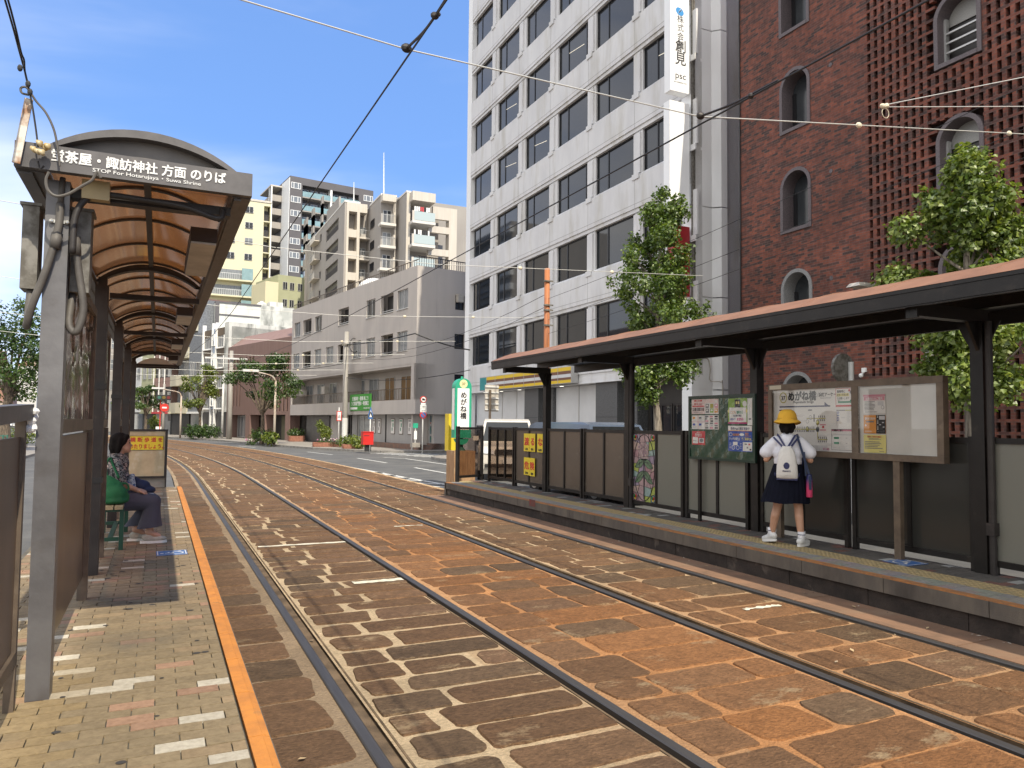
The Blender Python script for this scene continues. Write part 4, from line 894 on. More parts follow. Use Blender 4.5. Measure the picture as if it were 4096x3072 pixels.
# ---- white office building
M_wh = mat('white_concrete', (.66, .66, .665), .7, col2=(.58, .58, .59), ns=1.3, stretch=(1, 1, .35), dirt=(.42, .40, .345), ds=1.3, dlo=.50, dhi=.82, dstretch=(1, 1, .22), bump=.06, bs=40)
M_wh2 = mat('white_concrete_side', (.84, .85, .86), .75, col2=(.76, .77, .78), ns=1.1, stretch=(1, 1, .25))  # whiter than the front: brightness for the shaded side is put into the colour
WB = thing('office_building', 'tall white office building with rows of dark square windows and a shop below', 'building', (XW, 39.3, 0))
f = Fac((XW, 39.3, 0), (0, -1, 0)); k = .912
sills = [4.90 + 3.0 * i for i in range(8)]
cols = [(39.3 - a * k, 39.3 - c * k) for a, c in ((41.84, 39.36), (38.28, 35.73), (34.67, 32.17), (31.12, 28.54), (27.62, 24.93), (24.06, 21.45))]
cols = [(a - .25, c + .04) for a, c in cols]
L = 19.95
b = f.mb(); b.box((.03, .46, 3.4), (L - .02, 14, 29.6)); b.box((.6, .9, .0), (L - .02, 14, 3.399)); b.build('core', M_wh, WB)
b = f.mb(); b.box((0, .02, 0.0), (.62, .455, 29.6)); b.build('corner_strip', M_wh2, WB)
for i, s in enumerate(sills):
    b = f.mb(); zb = s - 1.42 if i else 3.62
    b.box((.63, 0, zb + .15), (L, .455, s - .10)); b.box((.63, .05, zb), (L, .454, zb + .149)); b.prism([(0, 0), (.10, .099), (.40, .099), (.40, 0)], (L, 0, s - .099), (0, 1, 0), (0, 0, 1), -(L - .63))
    b.build('spandrel', M_wh, WB)
    b = f.mb()
    for j, (a, c) in enumerate(cols):
        b.box((c + .12, -.003, zb + .16), (c + .135, .0, s - .11)); b.box((.64, -.003, zb + .30), (L, -.0005, zb + .315)) if j == 0 else None
    b.build('panel_joints', mat('joint_line', (.30, .30, .29), .9), WB)
    for j, (a, c) in enumerate(cols):
        nx = cols[j + 1][0] if j < 5 else L
        b = f.mb(); b.box((c, .10, s + .001), (nx, .453, s + 1.579)); b.box((c + .02, .03, s + .002), (c + .42, .099, s + 1.50)); b.prism([(0, 0), (.42, 0), (.42, .2), (0, .2)], (c + .02, .0005, s - .22), (1, 0, 0), (0, 0, 1), .05); b.build('pier', M_wh, WB)
        mu = [.3] if j % 2 == 0 or i % 2 else [.3, .88]
        w_ = window(WB, f, a, c, s, s + 1.58, .17, M_wfr, M_glass, mu, .055)
        if (i * 5 + j * 3) % 4 != 1:
            b = f.mb(); b.box((a + .06, .24, s + .06), (a + (c - a) * .285, .25, s + 1.5)); b.build('blind', M_blind, w_)
        if (i, j) in ((4, 1), (3, 1), (4, 3), (3, 5), (3, 2)):
            b = f.mb(); b.bar((a + .8, .195, s + .95), (c - .55, .195, s + .78), .012, .014); b.build('ceiling_lamp', mat('lit_lamp', (.9, .85, .7), .5, emit=(1, .9, .7, .5)), w_)
# south wall with a stepped pilaster
g = Fac((XW, 39.3 - L, 0), (1, 0, 0)); b = g.mb()
prof = [(0.02, 0), (1.55, .0), (1.95, -.22), (2.4, -.22), (2.4, .3), (14, .3), (14, .5), (.02, .5)]
zj = [0, 2.9] + [2.93 + 3.0 * i for i in range(1, 10)]
for z0, z1 in zip(zj[:-1], zj[1:]):
    b.add([(p[0] * .55 if p[0] < 3 else p[0], p[1], z) for z in (z0 + .02, z1 - .02) for p in prof], [tuple(range(7, -1, -1)), tuple(range(8, 16))] + [(i, (i + 1) % 8, 8 + (i + 1) % 8, 8 + i) for i in range(8)])
b.box((.03, .02, 0), (14, .5, 29.5)); b.build('side_wall', M_wh2, WB)
b = g.mb(); b.box((.0, -.06, 3.2), (.07, -.004, 29)); b.box((.10, -.05, 6), (.14, -.004, 29)); b.build('sign_rail', M_galv, WB)
b = g.mb(); b.tube(curve([(.35, -.04, 3.9), (.62, -.05, 3.9), (.72, -.05, 3.6), (.72, -.05, 3.2), (.95, -.28, 3.15), (1.03, -.28, 2.9), (1.03, -.28, .2)]), .02, 6); b.build('pipe', M_light, WB)
# shop front
M_gran = mat('granite', (.13, .135, .14), .5, col2=(.045, .045, .047), ns=34, lo=.4, hi=.6, detail=6)
M_shopw = mat('white_shop_panel', (.62, .63, .64), .35, col2=(.55, .56, .57), ns=1)
M_yb = mat('shop_yellow', (.70, .48, .02), .4); M_bb = mat('shop_brown', (.16, .07, .04), .4); M_tb = mat('shop_teal', (.03, .25, .27), .4)
def U(px): return f.hit(px, 420)[0]
u_a, u_b = U(485), U(578)
b = f.mb(); b.box((.63, .03, 3.38), (L, .46, 3.618)); b.build('lintel', M_wh, WB)
SG = thing('shop_sign', 'long shop sign with yellow, brown and white stripes on the white building', 'sign', (XW, 39.3 - u_a, 3.4))
zs = f.hit(540, 379)[1]
b = f.mb(); b.box((u_a, -.32, 3.42), (u_b, -.001, 4.12)); b.build('sign_box', M_alu, SG)
for (z0, z1, m, nm) in ((3.44, 3.56, M_yb, 'yellow_stripe'), (3.565, 3.66, M_bb, 'brown_stripe'), (3.665, 3.80, M_shopw, 'white_stripe'), (3.805, 3.93, M_bb, 'brown_stripe'), (3.935, 4.09, M_yb, 'yellow_stripe')):
    b = f.mb(); b.box((u_a + .9, -.326, z0), (u_b - .05, -.3205, z1)); b.build(nm, m, SG)
b = f.mb(); b.box((u_a + .02, -.326, 3.44), (u_a + .85, -.3205, 4.09)); b.text('利用', (u_a + .43, -.3285, 3.80), (1, 0, 0), (0, 0, 1), .22, 'c', .02); b.build('teal_block', [M_tb], SG)
for i in range(1, 8):
    b = f.mb(); u = u_a + .9 + (u_b - u_a - .95) * i / 8; b.box((u - .015, -.334, 3.43), (u + .015, -.327, 4.10)); b.build('divider', M_alu, SG)
b = f.mb(); b.text('FM長崎', (U(614), -.012, 3.84), (1, 0, 0), (0, 0, 1), .42, 'l', .0, 1.55); tag(b.build('wall_letters', M_galv), 'grey metal letters on the white wall above the entrance', 'letters')
def shop(u0, u1):
    b = f.mb(); b.box((u0, .55, 1.72), (u1, .60, 3.36)); b.box((u0, .52, 1.66), (u1, .62, 1.715)); b.box((u0, .55, .12), (u1, .60, .5)); b.box((u0, .545, 1.40), (u1, .549, 1.50)); b.build('shop_panel', M_shopw, WB)
    n = max(1, round((u1 - u0) / 1.7))
    for i in range(n): window(WB, f, u0 + (u1 - u0) * i / n, u0 + (u1 - u0) * (i + 1) / n, .5, 1.66, .52, M_alu, M_glass, (), .05, 'shop_window')
    b = f.mb()
    for i in range(1, n): b.box((u0 + (u1 - u0) * i / n - .03, .53, 1.716), (u0 + (u1 - u0) * i / n + .03, .549, 3.36))
    b.build('mullions', M_alu, WB) if n > 1 else None
c1, c2, c3, c4 = U(522), U(545), U(593), U(628)
for a, c in ((c1, c2), (c3, c4)):
    b = f.mb(); b.box((a, .12, 0), (c - .9, .9, 3.379)); b.box((c - .898, .4, 0), (c, .9, 3.379)); b.build('granite_column', M_gran, WB)
    b = f.mb(); b.box((a, .117, 2.02), (c - .9, .119, 2.035)); b.build('stone_joint', M_ink, WB)
shop(.65, c1 - .01); shop(c2 + .01, c3 - .01)
b = f.mb(); b.box((c4 + .01, .88, .1), (L - .05, .899, 3.379)); b.build('entrance_recess', M_glassd, WB)
for u in (c4 + .3, c4 + 1.6, c4 + 3.0): window(WB, f, u, min(u + 1.25, L - .1), .15, 2.5, .80, M_wfr, M_glass, (.5,), .07, 'entrance_door')
b = f.mb(); b.box((.65, -.05, 3.37), (L, .5, 3.379)); b.build('canopy', M_wh, WB)
for i in range(5):
    b = f.mb(); b.lathe([(.09, 3.362), (.09, 3.369)], (2.5 + 2.1 * i, .25, 0), 10); b.build('downlight', mat('lamp_white', (.8, .8, .7), .5, emit=(1, .95, .8, 2)), WB)
for i in range(3): pass

# vertical signs beside the corner
SX0, SX1, SY = 14.64, 15.40, 19.30
z_up, z_l1, z_l0 = at(680, 92, y=SY).z, at(680, 102, y=SY).z, at(682, 213.6, y=SY).z
V1 = thing('vertical_sign', 'upper white vertical sign with a blue oval emblem and black characters', 'sign', (SX0, SY, z_up))
b = MB(); b.box((SX0, SY, z_up), (SX1, SY + .32, z_up + 4.6)); b.build('sign_box', mat('sign_white', (.82, .83, .84), .4, col2=(.78, .79, .80), ns=1.5), V1)
cxs = (SX0 + SX1) / 2 + .02
def zpx(py): return at(681, py, y=SY).z
b = MB(); zc = zpx(12); b.add([(cxs - .02 + .16 * math.cos(R(a)) , SY - .003, zc + .13 * math.sin(R(a)) - .03 * math.cos(R(a))) for a in range(0, 360, 15)], [tuple(range(24))]); b.build('emblem', mat('emblem_blue', (.06, .28, .62), .4), V1)
b = MB()
for i, c in enumerate('株式会社'): b.text(c, (cxs, SY - .004, zpx(22.5) - .285 * i), (1, 0, 0), (0, 0, 1), .235, 'c', .0)
b.build('small_lettering', M_ink, V1); b = MB()
for i, c in enumerate('創見'): b.text(c, (cxs, SY - .004, zpx(51.5) - .42 * i), (1, 0, 0), (0, 0, 1), .385, 'c', .012)
b.build('large_lettering', M_ink, V1); b = MB(); b.text('psc', (cxs, SY - .004, zpx(79)), (1, 0, 0), (0, 0, 1), .26, 'c', .0, 1.1); b.text('ps-creative inc.', (cxs, SY - .004, zpx(83.5)), (1, 0, 0), (0, 0, 1), .075, 'c', .0); b.build('lettering', M_ink, V1)
b = MB()
for sgn in (-1, 1): b.add([(cxs - .02 + sgn * .012 * 1 + .09 * q * .6 + (.03 * math.sin(q * 3.1) * sgn), SY - .0045, zc + .07 * q + (.016 if e else 0)) for e in (0, 1) for q in ([-1, -.6, -.2, .2, .6, 1] if not e else [1, .6, .2, -.2, -.6, -1])], [tuple(range(12))])
b.build('emblem_stroke', M_white, V1)
b = MB(); b.box((SX1, SY + .1, z_up + 3.3), (SX1 + .16, SY + .2, z_up + 3.7)); b.box((SX1, SY + .1, z_up + .6), (SX1 + .16, SY + .2, z_up + .9)); b.build('bracket', M_alu, V1)
V2 = thing('vertical_sign', 'lower blank white vertical sign above the ginkgo tree', 'sign', (SX0, SY, z_l0))
b = MB(); b.box((SX0 - .03, SY, z_l0), (SX1, SY + .32, z_l1)); b.build('sign_box', _MT['sign_white'], V2); b = MB(); b.box((SX1, SY + .1, z_l0 + 2.3), (SX1 + .16, SY + .2, z_l0 + 2.6)); b.build('bracket', M_alu, V2)
V3 = thing('vertical_sign', 'dark red vertical sign half hidden behind the ginkgo tree', 'sign', (SX0, SY, 4.9))
za, zb_ = at(682, 296, y=SY).z, at(682, 226, y=SY).z
b = MB(); b.box((SX0 + .1, SY, za), (SX1, SY + .3, zb_)); b.build('sign_box', mat('dark_red_sign', (.30, .02, .025), .4, col2=(.24, .015, .02), ns=2), V3); b = MB(); b.box((SX1, SY + .1, za + .5), (SX1 + .16, SY + .2, za + .8)); b.build('bracket', M_alu, V3)

# ---- brick building
def brickmat(name, dark=False):
    m = bpy.data.materials.new(name); m.use_nodes = True; t = m.node_tree; N = t.nodes; Lk = t.links; bs = N['Principled BSDF']; bs.inputs['Roughness'].default_value = .85
    tc = N.new('ShaderNodeTexCoord'); sp = N.new('ShaderNodeSeparateXYZ'); cb = N.new('ShaderNodeCombineXYZ'); Lk.new(tc.outputs['Object'], sp.inputs[0])
    ad = N.new('ShaderNodeMath'); ad.operation = 'ADD'; Lk.new(sp.outputs[0], ad.inputs[0]); Lk.new(sp.outputs[1], ad.inputs[1]); Lk.new(ad.outputs[0], cb.inputs[0]); Lk.new(sp.outputs[2], cb.inputs[1])
    def mth(op, a, c=None, e=None):
        n = N.new('ShaderNodeMath'); n.operation = op
        for i_, v_ in enumerate((a, c, e)):
            if v_ is None: continue
            if isinstance(v_, (int, float)): n.inputs[i_].default_value = v_
            else: Lk.new(v_, n.inputs[i_])
        return n.outputs[0]
    BW, RH = .205, .0645
    zr = mth('DIVIDE', sp.outputs[2], RH); row = mth('FLOOR', zr); fz = mth('FRACT', zr)
    ur = mth('ADD', mth('DIVIDE', ad.outputs[0], BW), mth('MULTIPLY', mth('MODULO', row, 2.0), .5)); colm = mth('FLOOR', ur); fu = mth('FRACT', ur)
    cv = N.new('ShaderNodeCombineXYZ'); Lk.new(colm, cv.inputs[0]); Lk.new(row, cv.inputs[1]); wn_ = N.new('ShaderNodeTexWhiteNoise'); wn_.noise_dimensions = '2D'; Lk.new(cv.outputs[0], wn_.inputs[0])
    rp = N.new('ShaderNodeValToRGB'); rp.color_ramp.interpolation = 'LINEAR'; e = rp.color_ramp.elements; e[0].color = (.052, .029, .026, 1); e[1].color = (.20, .060, .036, 1); e[0].position = .05; e[1].position = .97
    q_ = e.new(.45); q_.color = (.125, .042, .030, 1); Lk.new(wn_.outputs[0], rp.inputs[0])
    mu = mth('MINIMUM', mth('MINIMUM', fu, mth('SUBTRACT', 1.0, fu)), 1.0); mz = mth('MINIMUM', fz, mth('SUBTRACT', 1.0, fz))
    mort = mth('MAXIMUM', mth('LESS_THAN', mu, .022), mth('LESS_THAN', mz, .075))
    br = N.new('ShaderNodeMix'); br.data_type = 'RGBA'; Lk.new(mort, br.inputs[0]); Lk.new(rp.outputs[0], br.inputs[6]); br.inputs[7].default_value = (.125, .085, .070, 1)
    nz = N.new('ShaderNodeTexNoise'); nz.inputs['Scale'].default_value = .7; nz.inputs['Detail'].default_value = 5; Lk.new(tc.outputs['Object'], nz.inputs[0])
    n2 = N.new('ShaderNodeTexNoise'); n2.inputs['Scale'].default_value = 7; n2.inputs['Detail'].default_value = 3; Lk.new(tc.outputs['Object'], n2.inputs[0])
    mr = N.new('ShaderNodeMapRange'); mr.inputs[1].default_value = .3; mr.inputs[2].default_value = .7; mr.inputs[3].default_value = .72; mr.inputs[4].default_value = 1.25; Lk.new(nz.outputs[0], mr.inputs[0])
    m2 = N.new('ShaderNodeMapRange'); m2.inputs[1].default_value = .3; m2.inputs[2].default_value = .7; m2.inputs[3].default_value = .75; m2.inputs[4].default_value = 1.25; Lk.new(n2.outputs[0], m2.inputs[0])
    mm = N.new('ShaderNodeMath'); mm.operation = 'MULTIPLY'; Lk.new(mr.outputs[0], mm.inputs[0]); Lk.new(m2.outputs[0], mm.inputs[1])
    mx = N.new('ShaderNodeMix'); mx.data_type = 'RGBA'; mx.blend_type = 'MULTIPLY'; mx.inputs[0].default_value = 1; Lk.new(br.outputs[2], mx.inputs[6]); Lk.new(mm.outputs[0], mx.inputs[7]); Lk.new(mx.outputs[2], bs.inputs['Base Color'])
    cbp = mth('SUBTRACT', 1.0, mort)
    bp = N.new('ShaderNodeBump'); bp.inputs['Distance'].default_value = .008; bp.inputs['Strength'].default_value = .7; Lk.new(cbp, bp.inputs['Height']); Lk.new(bp.outputs[0], bs.inputs['Normal'])
    return m
M_brick = brickmat('red_brick')
M_tile = mat('grey_mosaic_tile', (.13, .105, .11), .6, col2=(.085, .072, .078), ns=40, lo=.4, hi=.6)
M_tileb = mat('pale_mosaic_tile', (.27, .27, .27), .6, col2=(.19, .19, .19), ns=40, lo=.4, hi=.6)
BB = thing('brick_building', 'dark red brick building with arched windows and an open brick lattice', 'building', (XW, 17.1, 0))
f = Fac((XW, 17.1, 0), (0, -1, 0)); HT = 15.0
uL = 17.1 - 12.70                                    # the lattice starts here
wu0, wu1 = 17.1 - 15.46, 17.1 - 14.38; wins = [(1.46 + 2.79 * i) for i in range(5)]; hh = 1.75
def wallcol(b, u0, u1, z0, z1, t=.25): b.box((u0, 0, z0), (u1, t, z1))
b = f.mb(); wallcol(b, 0, wu0, 0, HT); wallcol(b, wu1, uL, 0, HT); rr = (wu1 - wu0) / 2; uc = (wu0 + wu1) / 2
apt = [(uc - rr * math.cos(math.pi * i / 16), rr * math.sin(math.pi * i / 16)) for i in range(17)]
prev = 0
for z in wins:
    wallcol(b, wu0 + .0005, wu1 - .0005, prev, z); sp_ = z + hh - rr; nz_ = z + 2.0
    for p, q in zip(apt[:-1], apt[1:]):
        b.quad((p[0], 0, sp_ + p[1]), (q[0], 0, sp_ + q[1]), (q[0], 0, nz_), (p[0], 0, nz_)); b.quad((p[0], 0, sp_ + p[1]), (p[0], .35, sp_ + p[1]), (q[0], .35, sp_ + q[1]), (q[0], 0, sp_ + q[1]))
    prev = nz_
wallcol(b, wu0 + .0005, wu1 - .0005, prev, HT); b.box((0, .001, 0), (.002, 9, HT)); b.box((0.003, .3, 0), (wu0, 9, HT)); b.box((wu1, .26, 0), (uL, 9, HT)); b.box((uL, 1.2, 0), (24, 9, HT)); b.box((wu0, .55, 0), (wu1, 9, HT)); b.box((0, .5, HT - .01), (24, 9, HT + 4.5)); b.build('wall', M_brick, BB)  # last box: unseen set-back block, added to shade the white side wall
def archwin(par, uc, rr, z, hh, fr, gm, louv=False, pale=False):
    """arched surround, deep reveal and the glass behind it"""
    sp_ = z + hh - rr; t = .095; b = f.mb()
    for (u0, u1) in ((uc - rr, uc - rr + t), (uc + rr - t, uc + rr)): b.box((u0, -.03, z), (u1, .42, sp_))
    b.box((uc - rr + t, -.04, z), (uc + rr - t, .42, z + t))
    for i in range(20):
        a0, a1 = math.pi * i / 20, math.pi * (i + 1) / 20; o = [(uc - r_ * math.cos(a), sp_ + r_ * math.sin(a)) for a in (a0, a1) for r_ in (rr, rr - t)]
        b.add([(p[0], y, p[1]) for y in (-.03, .42) for p in o], [(0, 1, 3, 2), (4, 6, 7, 5), (0, 2, 6, 4), (1, 5, 7, 3)])
    w_ = b.build('arched_window', fr, par)
    ri = rr - t; b = f.mb(); pts = [(uc - ri, z + t), (uc + ri, z + t)] + [(uc + ri * math.cos(math.pi * i / 16), sp_ + ri * math.sin(math.pi * i / 16)) for i in range(17)]
    b.prism(pts, (0, .40, 0), (1, 0, 0), (0, 0, 1), -.02); b.build('pane', gm, w_)
    b = f.mb()
    if not louv: b.box((uc - ri, .37, z + t), (uc - ri + .12, .399, sp_)); b.box((uc - ri + .12, .37, z + t), (uc + ri, .399, z + t + .06)); b.build('sash', M_wfr, w_)
    else:
        for q in range(4): b.box((uc - ri, .20, z + t + .06 + .22 * q), (uc + ri, .25, z + t + .10 + .22 * q))
        b.box((uc - ri, .19, z + t), (uc - ri + .05, .30, sp_ + .1)); b.build('louvre', M_alu, w_)
        b = f.mb(); b.prism([(uc - ri, sp_ - .05), (uc + ri, sp_ - .05)] + [(uc + ri * math.cos(math.pi * i / 16), sp_ + ri * math.sin(math.pi * i / 16)) for i in range(17)], (0, .36, 0), (1, 0, 0), (0, 0, 1), -.02); b.build('shade', mat('wire_glass', (.38, .38, .36), .5, col2=(.28, .28, .27), ns=50), w_)
M_gd = mat('grey_dark_glass', (.045, .05, .055), .15, col2=(.03, .034, .038), ns=1.5)
for i, z in enumerate(wins): archwin(BB, uc, rr, z, hh, M_tileb if i < 2 else M_tile, M_gd)
lu0, lu1 = 17.1 - 10.82, 17.1 - 9.79; lwz = [6.92 - 2.79, 6.92, 9.71, 12.50]
cp, rp_ = .1955, .258; oz = .055; ncol = int((24 - uL) / cp) + 1
def inwin(u, z): return any(lu0 - .02 < u < lu1 + .02 and zz_ - .02 < z < zz_ + 1.68 for zz_ in lwz)
b = f.mb(); rows = int(HT / rp_)
for j in range(rows):
    z = oz + rp_ * j; segs = []; u = uL; run = None
    n = int((24 - uL) / .0977)
    cut = any(zz_ - .05 < z < zz_ + 1.62 for zz_ in lwz)
    for (a, c) in ([(uL, lu0), (lu1, 24)] if cut else [(uL, 24)]): b.box((a, .002, z), (c, .14, z + .066))
M_lat = M_brick
b.build('lattice_courses', M_lat, BB)
b = f.mb()
for i in range(ncol):
    u = uL + .0 + cp * i + .0
    if lu0 - .12 < u + .05 < lu1 + .02:
        zc = [0] + [q for zz_ in lwz for q in (zz_ - .03, zz_ + 1.62)] + [HT]
        for a, c in zip(zc[0::2], zc[1::2]): b.box((u, 0, a), (u + .10, .13, c))
    else: b.box((u, 0, 0), (u + .10, .13, HT))
b.build('lattice_piers', M_lat, BB)
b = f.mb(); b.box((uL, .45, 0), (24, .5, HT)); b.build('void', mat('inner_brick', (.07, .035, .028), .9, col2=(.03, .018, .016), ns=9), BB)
for z in lwz: archwin(BB, (lu0 + lu1) / 2, (lu1 - lu0) / 2 + .02, z, 1.62, M_tile, M_glassd, True)
b = f.mb(); b.tube([(.06, -.03, .1), (.06, -.03, HT)], .022, 6); b.build('downpipe', M_wfr, BB)
for (px, py) in ((768 + 540 / 8.64, 50 + 128 / 8.64), (768 + 545 / 8.64, 50 + 1047 / 8.64), (831.5, 278)):
    u, z = f.hit(px, py); b = f.mb(); b.prism([(.055 * math.cos(R(a)), .055 * math.sin(R(a))) for a in range(0, 360, 30)], (u, -.012, z), (1, 0, 0), (0, 0, 1), -.03); b.build('vent', M_tile, BB)
u, z = f.hit(865, 372); CC = thing('security_camera', 'small white dome security camera on the brick wall', 'camera', f.M @ Vector((u, 0, z)))
b = f.mb(); b.box((u - .06, -.05, z), (u + .06, -.003, z + .10)); b.bar((u, -.03, z), (u + .02, -.14, z - .05), .03, .03); b.build('bracket', M_white, CC)
b = f.mb(); b.ball((u + .02, -.16, z - .09), .055, 12, 8); b.build('dome', M_white, CC, smooth=True)

# ---- grey apartment block on the corner
M_gw = mat('grey_render', (.44, .405, .375), .85, col2=(.40, .37, .345), ns=1.2, stretch=(1, 1, .2), dirt=(.30, .275, .255), ds=1.1, dlo=.60, dhi=.85, dstretch=(2.2, 2.2, .15), bump=.1, bs=25)
M_gw2 = mat('pale_render', (.36, .35, .34), .8, col2=(.31, .30, .295), ns=2, stretch=(1, 1, .4))
a_ = R(9.5); GO = Vector((13.775, 42.69, 0)); fx = Vector((math.sin(a_), -math.cos(a_), 0))
f = Fac(GO, fx); GBD = thing('apartment_block', 'grey rendered corner block with a recessed balcony storey above shops', 'building', GO, f.rz)
g = Fac(GO, (math.cos(a_), math.sin(a_), 0)); LG_ = 22.7; H = 11.03; ZS, ZB = 2.25, 5.28
c5 = lambda x, y: (125 + x * .15823, 325 + y * .15823); c4_ = lambda x, y: (200 + x * .12432, 150 + y * .12432)
def rects(lst, conv, f, d=0):
    out = []
    for (x0, y0, x1, y1) in lst: (u0, z1), (u1, z0) = f.hit(*conv(x0, y0), d), f.hit(*conv(x1, y1), d); out.append((u0, u1, z0, z1))
    return out
up = rects([(760, 1408, 805, 1500), (925, 1356, 978, 1452), (1340, 1220, 1408, 1335), (1590, 1140, 1672, 1275)], c4_, f); lg = rects([(830, 1385, 895, 1470), (1115, 1290, 1195, 1397), (1455, 1175, 1555, 1305)], c4_, f)
mid = rects([(1062, 198, 1100, 270), (1198, 165, 1238, 245), (1270, 148, 1315, 232), (1437, 110, 1490, 200), (1525, 92, 1578, 184), (1720, 48, 1783, 150)], c5, f); lg2 = rects([(1122, 182, 1172, 258), (1345, 135, 1378, 215), (1618, 68, 1692, 166)], c5, f)
for lst, z0, z1 in ((up, 8.76, 9.95), (lg, 8.76, 9.95), (mid, 6.15, 7.35), (lg2, 6.05, 7.35)):
    for i, q in enumerate(lst): lst[i] = (q[0], q[1], z0, z1)
def wall_holes(b, u0, u1, z0, z1, d0, d1, holes):
    """a wall with rectangular openings, cut in vertical strips"""
    es = sorted({u0, u1, *[q for h in holes for q in (h[0], h[1])]})
    for a, c in zip(es[:-1], es[1:]):
        m_ = (a + c) / 2; hs = sorted([(h[2], h[3]) for h in holes if h[0] < m_ < h[1]]); z = z0
        for h in hs: b.box((a, d0, z), (c, d1, h[0])); z = h[1]
        b.box((a, d0, z), (c, d1, z1))
holes = up + lg + mid + lg2
b = f.mb(); wall_holes(b, -LG_, -.0, ZB, H, 0, .22, holes); b.build('front_wall', M_gw, GBD)
b = f.mb(); b.box((-LG_, 0, ZS), (-0.0, .22, 3.12)); b.build('parapet_wall', M_gw, GBD)
b = f.mb(); b.box((-LG_, 1.25, ZS), (-.3, 1.35, ZB)); b.box((-LG_, .02, ZB - .15), (-.3, 1.3, ZB - .001)); b.box((-.62, .001, 3.121), (-0.001, 1.3, ZB - .001)); b.box((-11.3, .01, 3.121), (-10.75, 1.3, ZB - .151)); b.box((-LG_, .01, 3.121), (-LG_ + .25, 1.3, ZB - .151)); b.build('recess_wall', M_gw, GBD)
b = g.mb(); hs = rects([(2055, 1165, 2128, 1292), (2048, 1478, 2126, 1605)], c4_, g) + rects([(2082, 312, 2142, 415)], c5, g)
wall_holes(b, .001, 9, ZS, H, .001, .22, hs); b.box((-.002, .001, H), (9, .3, H + .12)); b.build('side_wall', M_gw, GBD)
for i, h in enumerate(hs): window(GBD, g, h[0], h[1], h[2], h[3], .12, M_wfr, M_glass, (.5,), .05)
b = f.mb(); b.box((-LG_, .3, ZS), (-.3, 9, 10.9)) if False else None; b.box((-LG_, 1.4, .0), (-.25, 9, ZB)); b.box((-LG_, .55, ZB), (-.25, 9, H - .1)); b.box((-LG_, 0, H), (-.002, .25, H + .12)); b.build('core', M_gw, GBD)
for q in up + mid: window(GBD, f, *q, .10, M_alu, M_glass2 if rnd.random() < .7 else M_glass, (.5,), .045, sill=.16)
for q in lg + lg2:
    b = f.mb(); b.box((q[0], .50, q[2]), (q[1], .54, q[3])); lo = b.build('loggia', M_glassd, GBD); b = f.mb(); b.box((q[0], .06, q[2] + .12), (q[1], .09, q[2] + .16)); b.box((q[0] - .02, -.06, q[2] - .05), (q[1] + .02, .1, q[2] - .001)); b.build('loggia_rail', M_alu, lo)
bal = rects([(1088, 392, 1125, 452), (1148, 382, 1190, 445), (1220, 374, 1262, 436), (1297, 365, 1340, 428), (1465, 345, 1517, 418), (1548, 335, 1605, 408), (1648, 322, 1707, 402), (1750, 312, 1813, 392)], c5, f, 1.25)
for i, q in enumerate(bal): window(GBD, f, q[0], q[1], 2.9, 4.75, 1.19, M_alu, mat('amber_curtain', (.22, .12, .04), .3, col2=(.14, .075, .025), ns=5, stretch=(8, 8, .3)) if i > 5 else M_glass2, (.5,), .05, 'balcony_window')
railing(f, GBD, -LG_ + .3, -11.4, 3.122, 3.85, .08, M_bronze, .22); railing(f, GBD, -10.7, -.65, 3.122, 3.85, .08, M_bronze, .22)
railing(f, GBD, -LG_, -.1, H + .121, H + .55, .12, M_bronze, .3, 'roof_railing'); railing(g, GBD, .1, 6, H + .121, H + .75, .12, M_wfr, .16, 'roof_railing')
for px, py in ((1122, 430), (1262, 412)):
    u, z = f.hit(*c5(px, py), .7); b = f.mb(); b.box((u - .35, .55, z - .3), (u + .35, .95, z + .28)); b.build('air_conditioner', M_light, GBD)
u, z = g.hit(*c4_(2070, 1195)); b = g.mb(); b.box((u - .1, -.3, z - .25), (u + .28, -.003, z + .25)); b.build('air_conditioner', M_light, GBD)
# ground floor
def gu(x, y=650): return f.hit(*c5(x, y), .9)[0]
gf = [(1040, 1165, 'void'), (1168, 1310, 'shutter'), (1312, 1372, 'panel'), (1375, 1445, 'void'), (1448, 1478, 'pale'), (1480, 1560, 'door'), (1562, 1838, 'pale')]
M_shut = mat('roller_shutter', (.135, .13, .125), .5, .3, col2=(.10, .096, .092), ns=1.5)
for x0, x1, kd in gf:
    u0, u1 = gu(x0), gu(x1); u1 = min(u1, -.35)
    if kd == 'shutter':
        b = f.mb(); z = .15
        while z < ZS - .1: b.box((u0, .62, z), (u1, .68, z + .088)); z += .09
        b.build('shutter', M_shut, GBD)
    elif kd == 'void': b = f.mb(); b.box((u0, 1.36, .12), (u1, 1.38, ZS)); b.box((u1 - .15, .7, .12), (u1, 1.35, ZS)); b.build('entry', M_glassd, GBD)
    elif kd == 'door': window(GBD, f, u0 + .1, u1 - .1, .16, ZS - .05, .80, M_alu, M_glass2, (.45,), .08, 'glass_door')
    else: b = f.mb(); b.box((u0, .75, .12), (u1, .95, ZS)); b.build('shop_wall', M_gw2 if kd == 'pale' else M_gw, GBD)
b = f.mb(); b.box((gu(1658), .735, .15), (gu(1666), .749, ZS)); b.build('wall_seam', M_ink, GBD)
b = f.mb(); b.box((-8.6, .3, .1), (-.0, .74, .42)); b.box((-.3, .3, .1), (.0, 1.2, .42)); b.build('step', mat('terracotta_step', (.22, .12, .085), .8, col2=(.13, .10, .085), ns=4), GBD)
pz = [(1578, 1598), (1612, 1632), (1695, 1720), (1748, 1772), (1803, 1828)]
